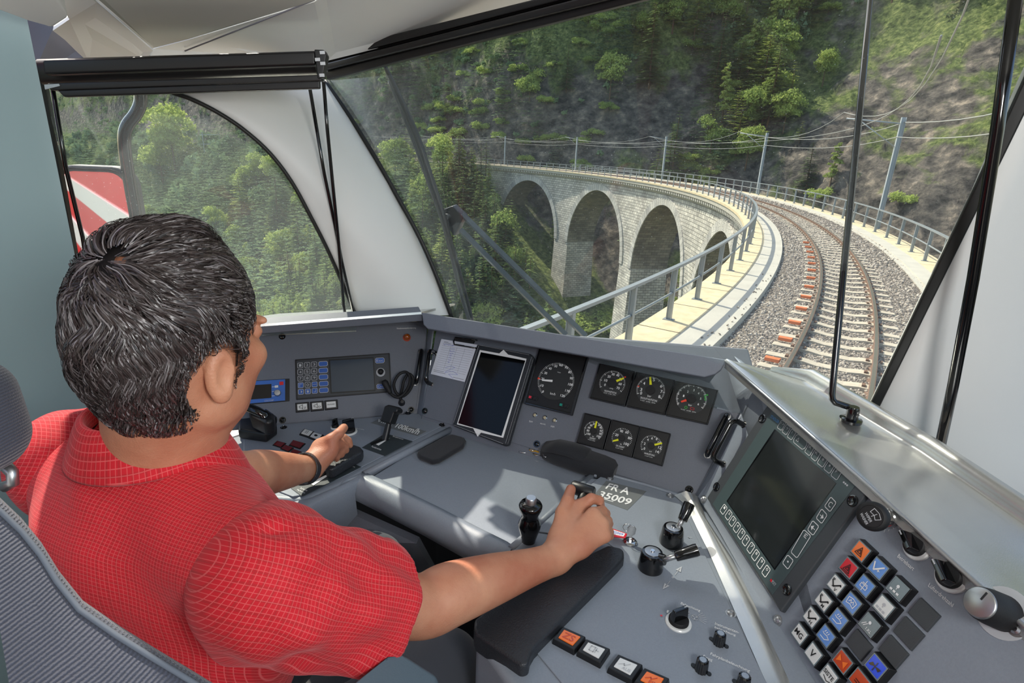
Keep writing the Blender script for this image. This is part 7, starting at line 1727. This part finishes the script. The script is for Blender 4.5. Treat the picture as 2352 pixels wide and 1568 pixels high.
# scalp under layer
HB_=SDF(Hc-.15,Hc+.15,.004); HB_.ell(hp(0,-.012,.010),(.0765,.0935,.1235),HR,.0)
Vb_,Qb_=HB_.mesh(); loc=(Vb_-Hc)@HR; okv=inhair(loc)&(np.linalg.norm(loc-W_,axis=1)>.012); Qb_=Qb_[okv[Qb_].all(1)]
used=np.unique(Qb_); mp=np.full(len(Vb_),-1); mp[used]=np.arange(len(used))
hb=child('hair',Vb_[used],mp[Qb_],M['hairbase'])
child('hair_strands',V,Q,M['hair'],True,par=hb); D_.objects['hair_strands'].location=(0,0,0); D_.objects['hair_strands']['kind']='stuff'
# ================= SEAT =================
def ribbed():
    m=mat('seat_fabric',(66,70,84),.9,sheen=.3); n=m.node_tree; N=n.nodes.new; K=n.links.new; b=n.nodes['Principled BSDF']
    tc=N('ShaderNodeTexCoord'); mp=N('ShaderNodeMapping'); mp.inputs['Rotation'].default_value=(0,.5,.3); K(tc.outputs['Object'],mp.inputs[0]); w=N('ShaderNodeTexWave'); w.wave_type='BANDS'; w.bands_direction='Z'; w.inputs['Scale'].default_value=110; w.inputs['Distortion'].default_value=.6; w.inputs['Detail'].default_value=2; K(mp.outputs[0],w.inputs[0])
    ns=N('ShaderNodeTexNoise'); ns.inputs['Scale'].default_value=700; K(tc.outputs['Object'],ns.inputs[0]); a=N('ShaderNodeMath'); a.operation='ADD'; K(w.outputs['Fac'],a.inputs[0]); K(ns.outputs[0],a.inputs[1])
    r=N('ShaderNodeMapRange'); r.inputs[1].default_value=.3; r.inputs[2].default_value=1.5; r.inputs[3].default_value=.7; r.inputs[4].default_value=1.25; K(a.outputs[0],r.inputs[0]); v=N('ShaderNodeVectorMath'); v.operation='SCALE'; v.inputs[0].default_value=lin((66,70,84)); K(r.outputs[0],v.inputs['Scale']); K(v.outputs[0],b.inputs[0])
    bp=N('ShaderNodeBump'); bp.inputs['Strength'].default_value=.6; bp.inputs['Distance'].default_value=.0015; K(a.outputs[0],bp.inputs['Height']); K(bp.outputs[0],b.inputs['Normal']); return m
M['seat']=ribbed()
t=thing('operator_chair',(-.55,.35,0),'driver\'s seat with blue-grey ribbed backrest, headrest and padded armrest, in the lower left','seat')
ol=[(-60,1095,.47),(0,1142,.47),(50,1190,.47),(95,1245,.465),(135,1310,.46),(190,1378,.455),(280,1440,.45),(360,1490,.45),(430,1532,.45),(500,1575,.45),(560,1640,.45)]
fr_=[att((x,y),tt) for x,y,tt in ol]; ctr=att((60,1800),.40)
rows=[]
cd=np.array([0,cp,-sp])
for p in fr_:
    c=ctr*.55+p*.45
    ry=lambda v,k:CAM+(v-CAM)*k
    rows.append([ry(p,1.12)-(p-ctr)*.03,ry(p,1.06)-(p-ctr)*.005,ry(p,1.02),ry(p,.985)-(p-ctr)*.015,ry(p*.9+ctr*.1,.97),ry(p*.7+ctr*.3,.955),ry(p*.4+ctr*.6,.95),ry(ctr,.95)])
MB().loft(rows).build('backrest',M['seat'],t,smooth=True)
MB().tube([CAM+(p-(p-ctr)*.06-CAM)*.972 for p in fr_],.0022,8).build('piping',M['seatpipe'] if 'seatpipe' in M else M['fabricblk'],t,smooth=True)
G=SDF(att((-60,960),.56)-.14,att((-60,960),.56)+.14,.005); c=att((-62,955),.56); G.cap(c+up*.02,c-up*.02,.040,.042,.0); 
V,Q=G.mesh(); V=smoothV(V,Q,2); o=rawmesh('headrest',V-np.array(t.location),Q,M['seat'],True); o.parent=t
MB().tube([att((4,1060),.6),att((28,1085),.6),att((30,1108),.6),att((8,1118),.6)],.006,10).build('adjuster_handle',M['steel'],t,smooth=True)
A,B=att((815,1600),.66),att((960,1515),.70); 
ap=[att(q,tt) for q,tt in(((800,1568),.64),((892,1500),.68),((925,1494),.70),((1008,1545),.72),((1008,1600),.70),((800,1640),.62))]
MB().add(ap+[p+np.array([0,0,-.045]) for p in ap],[tuple(range(6)),tuple(range(11,5,-1))]+[(i,(i+1)%6,6+(i+1)%6,6+i) for i in range(6)]).build('armrest',M['armpad'],t,bevel=.009,seg=4)
MB().tube([np.array([-.5,.45,.42]),np.array([-.5,.45,.02])],[.05,.12],20).build('pedestal',M['black'],t,smooth=40)
MB().prism(Frame([-.45,.5,.42],br,bf),[(-.24,-.2),(.24,-.2),(.25,.2),(.18,.27),(-.18,.27),(-.25,.2)],0,.1).build('seat_cushion',M['seat'],t,bevel=.03,seg=3)
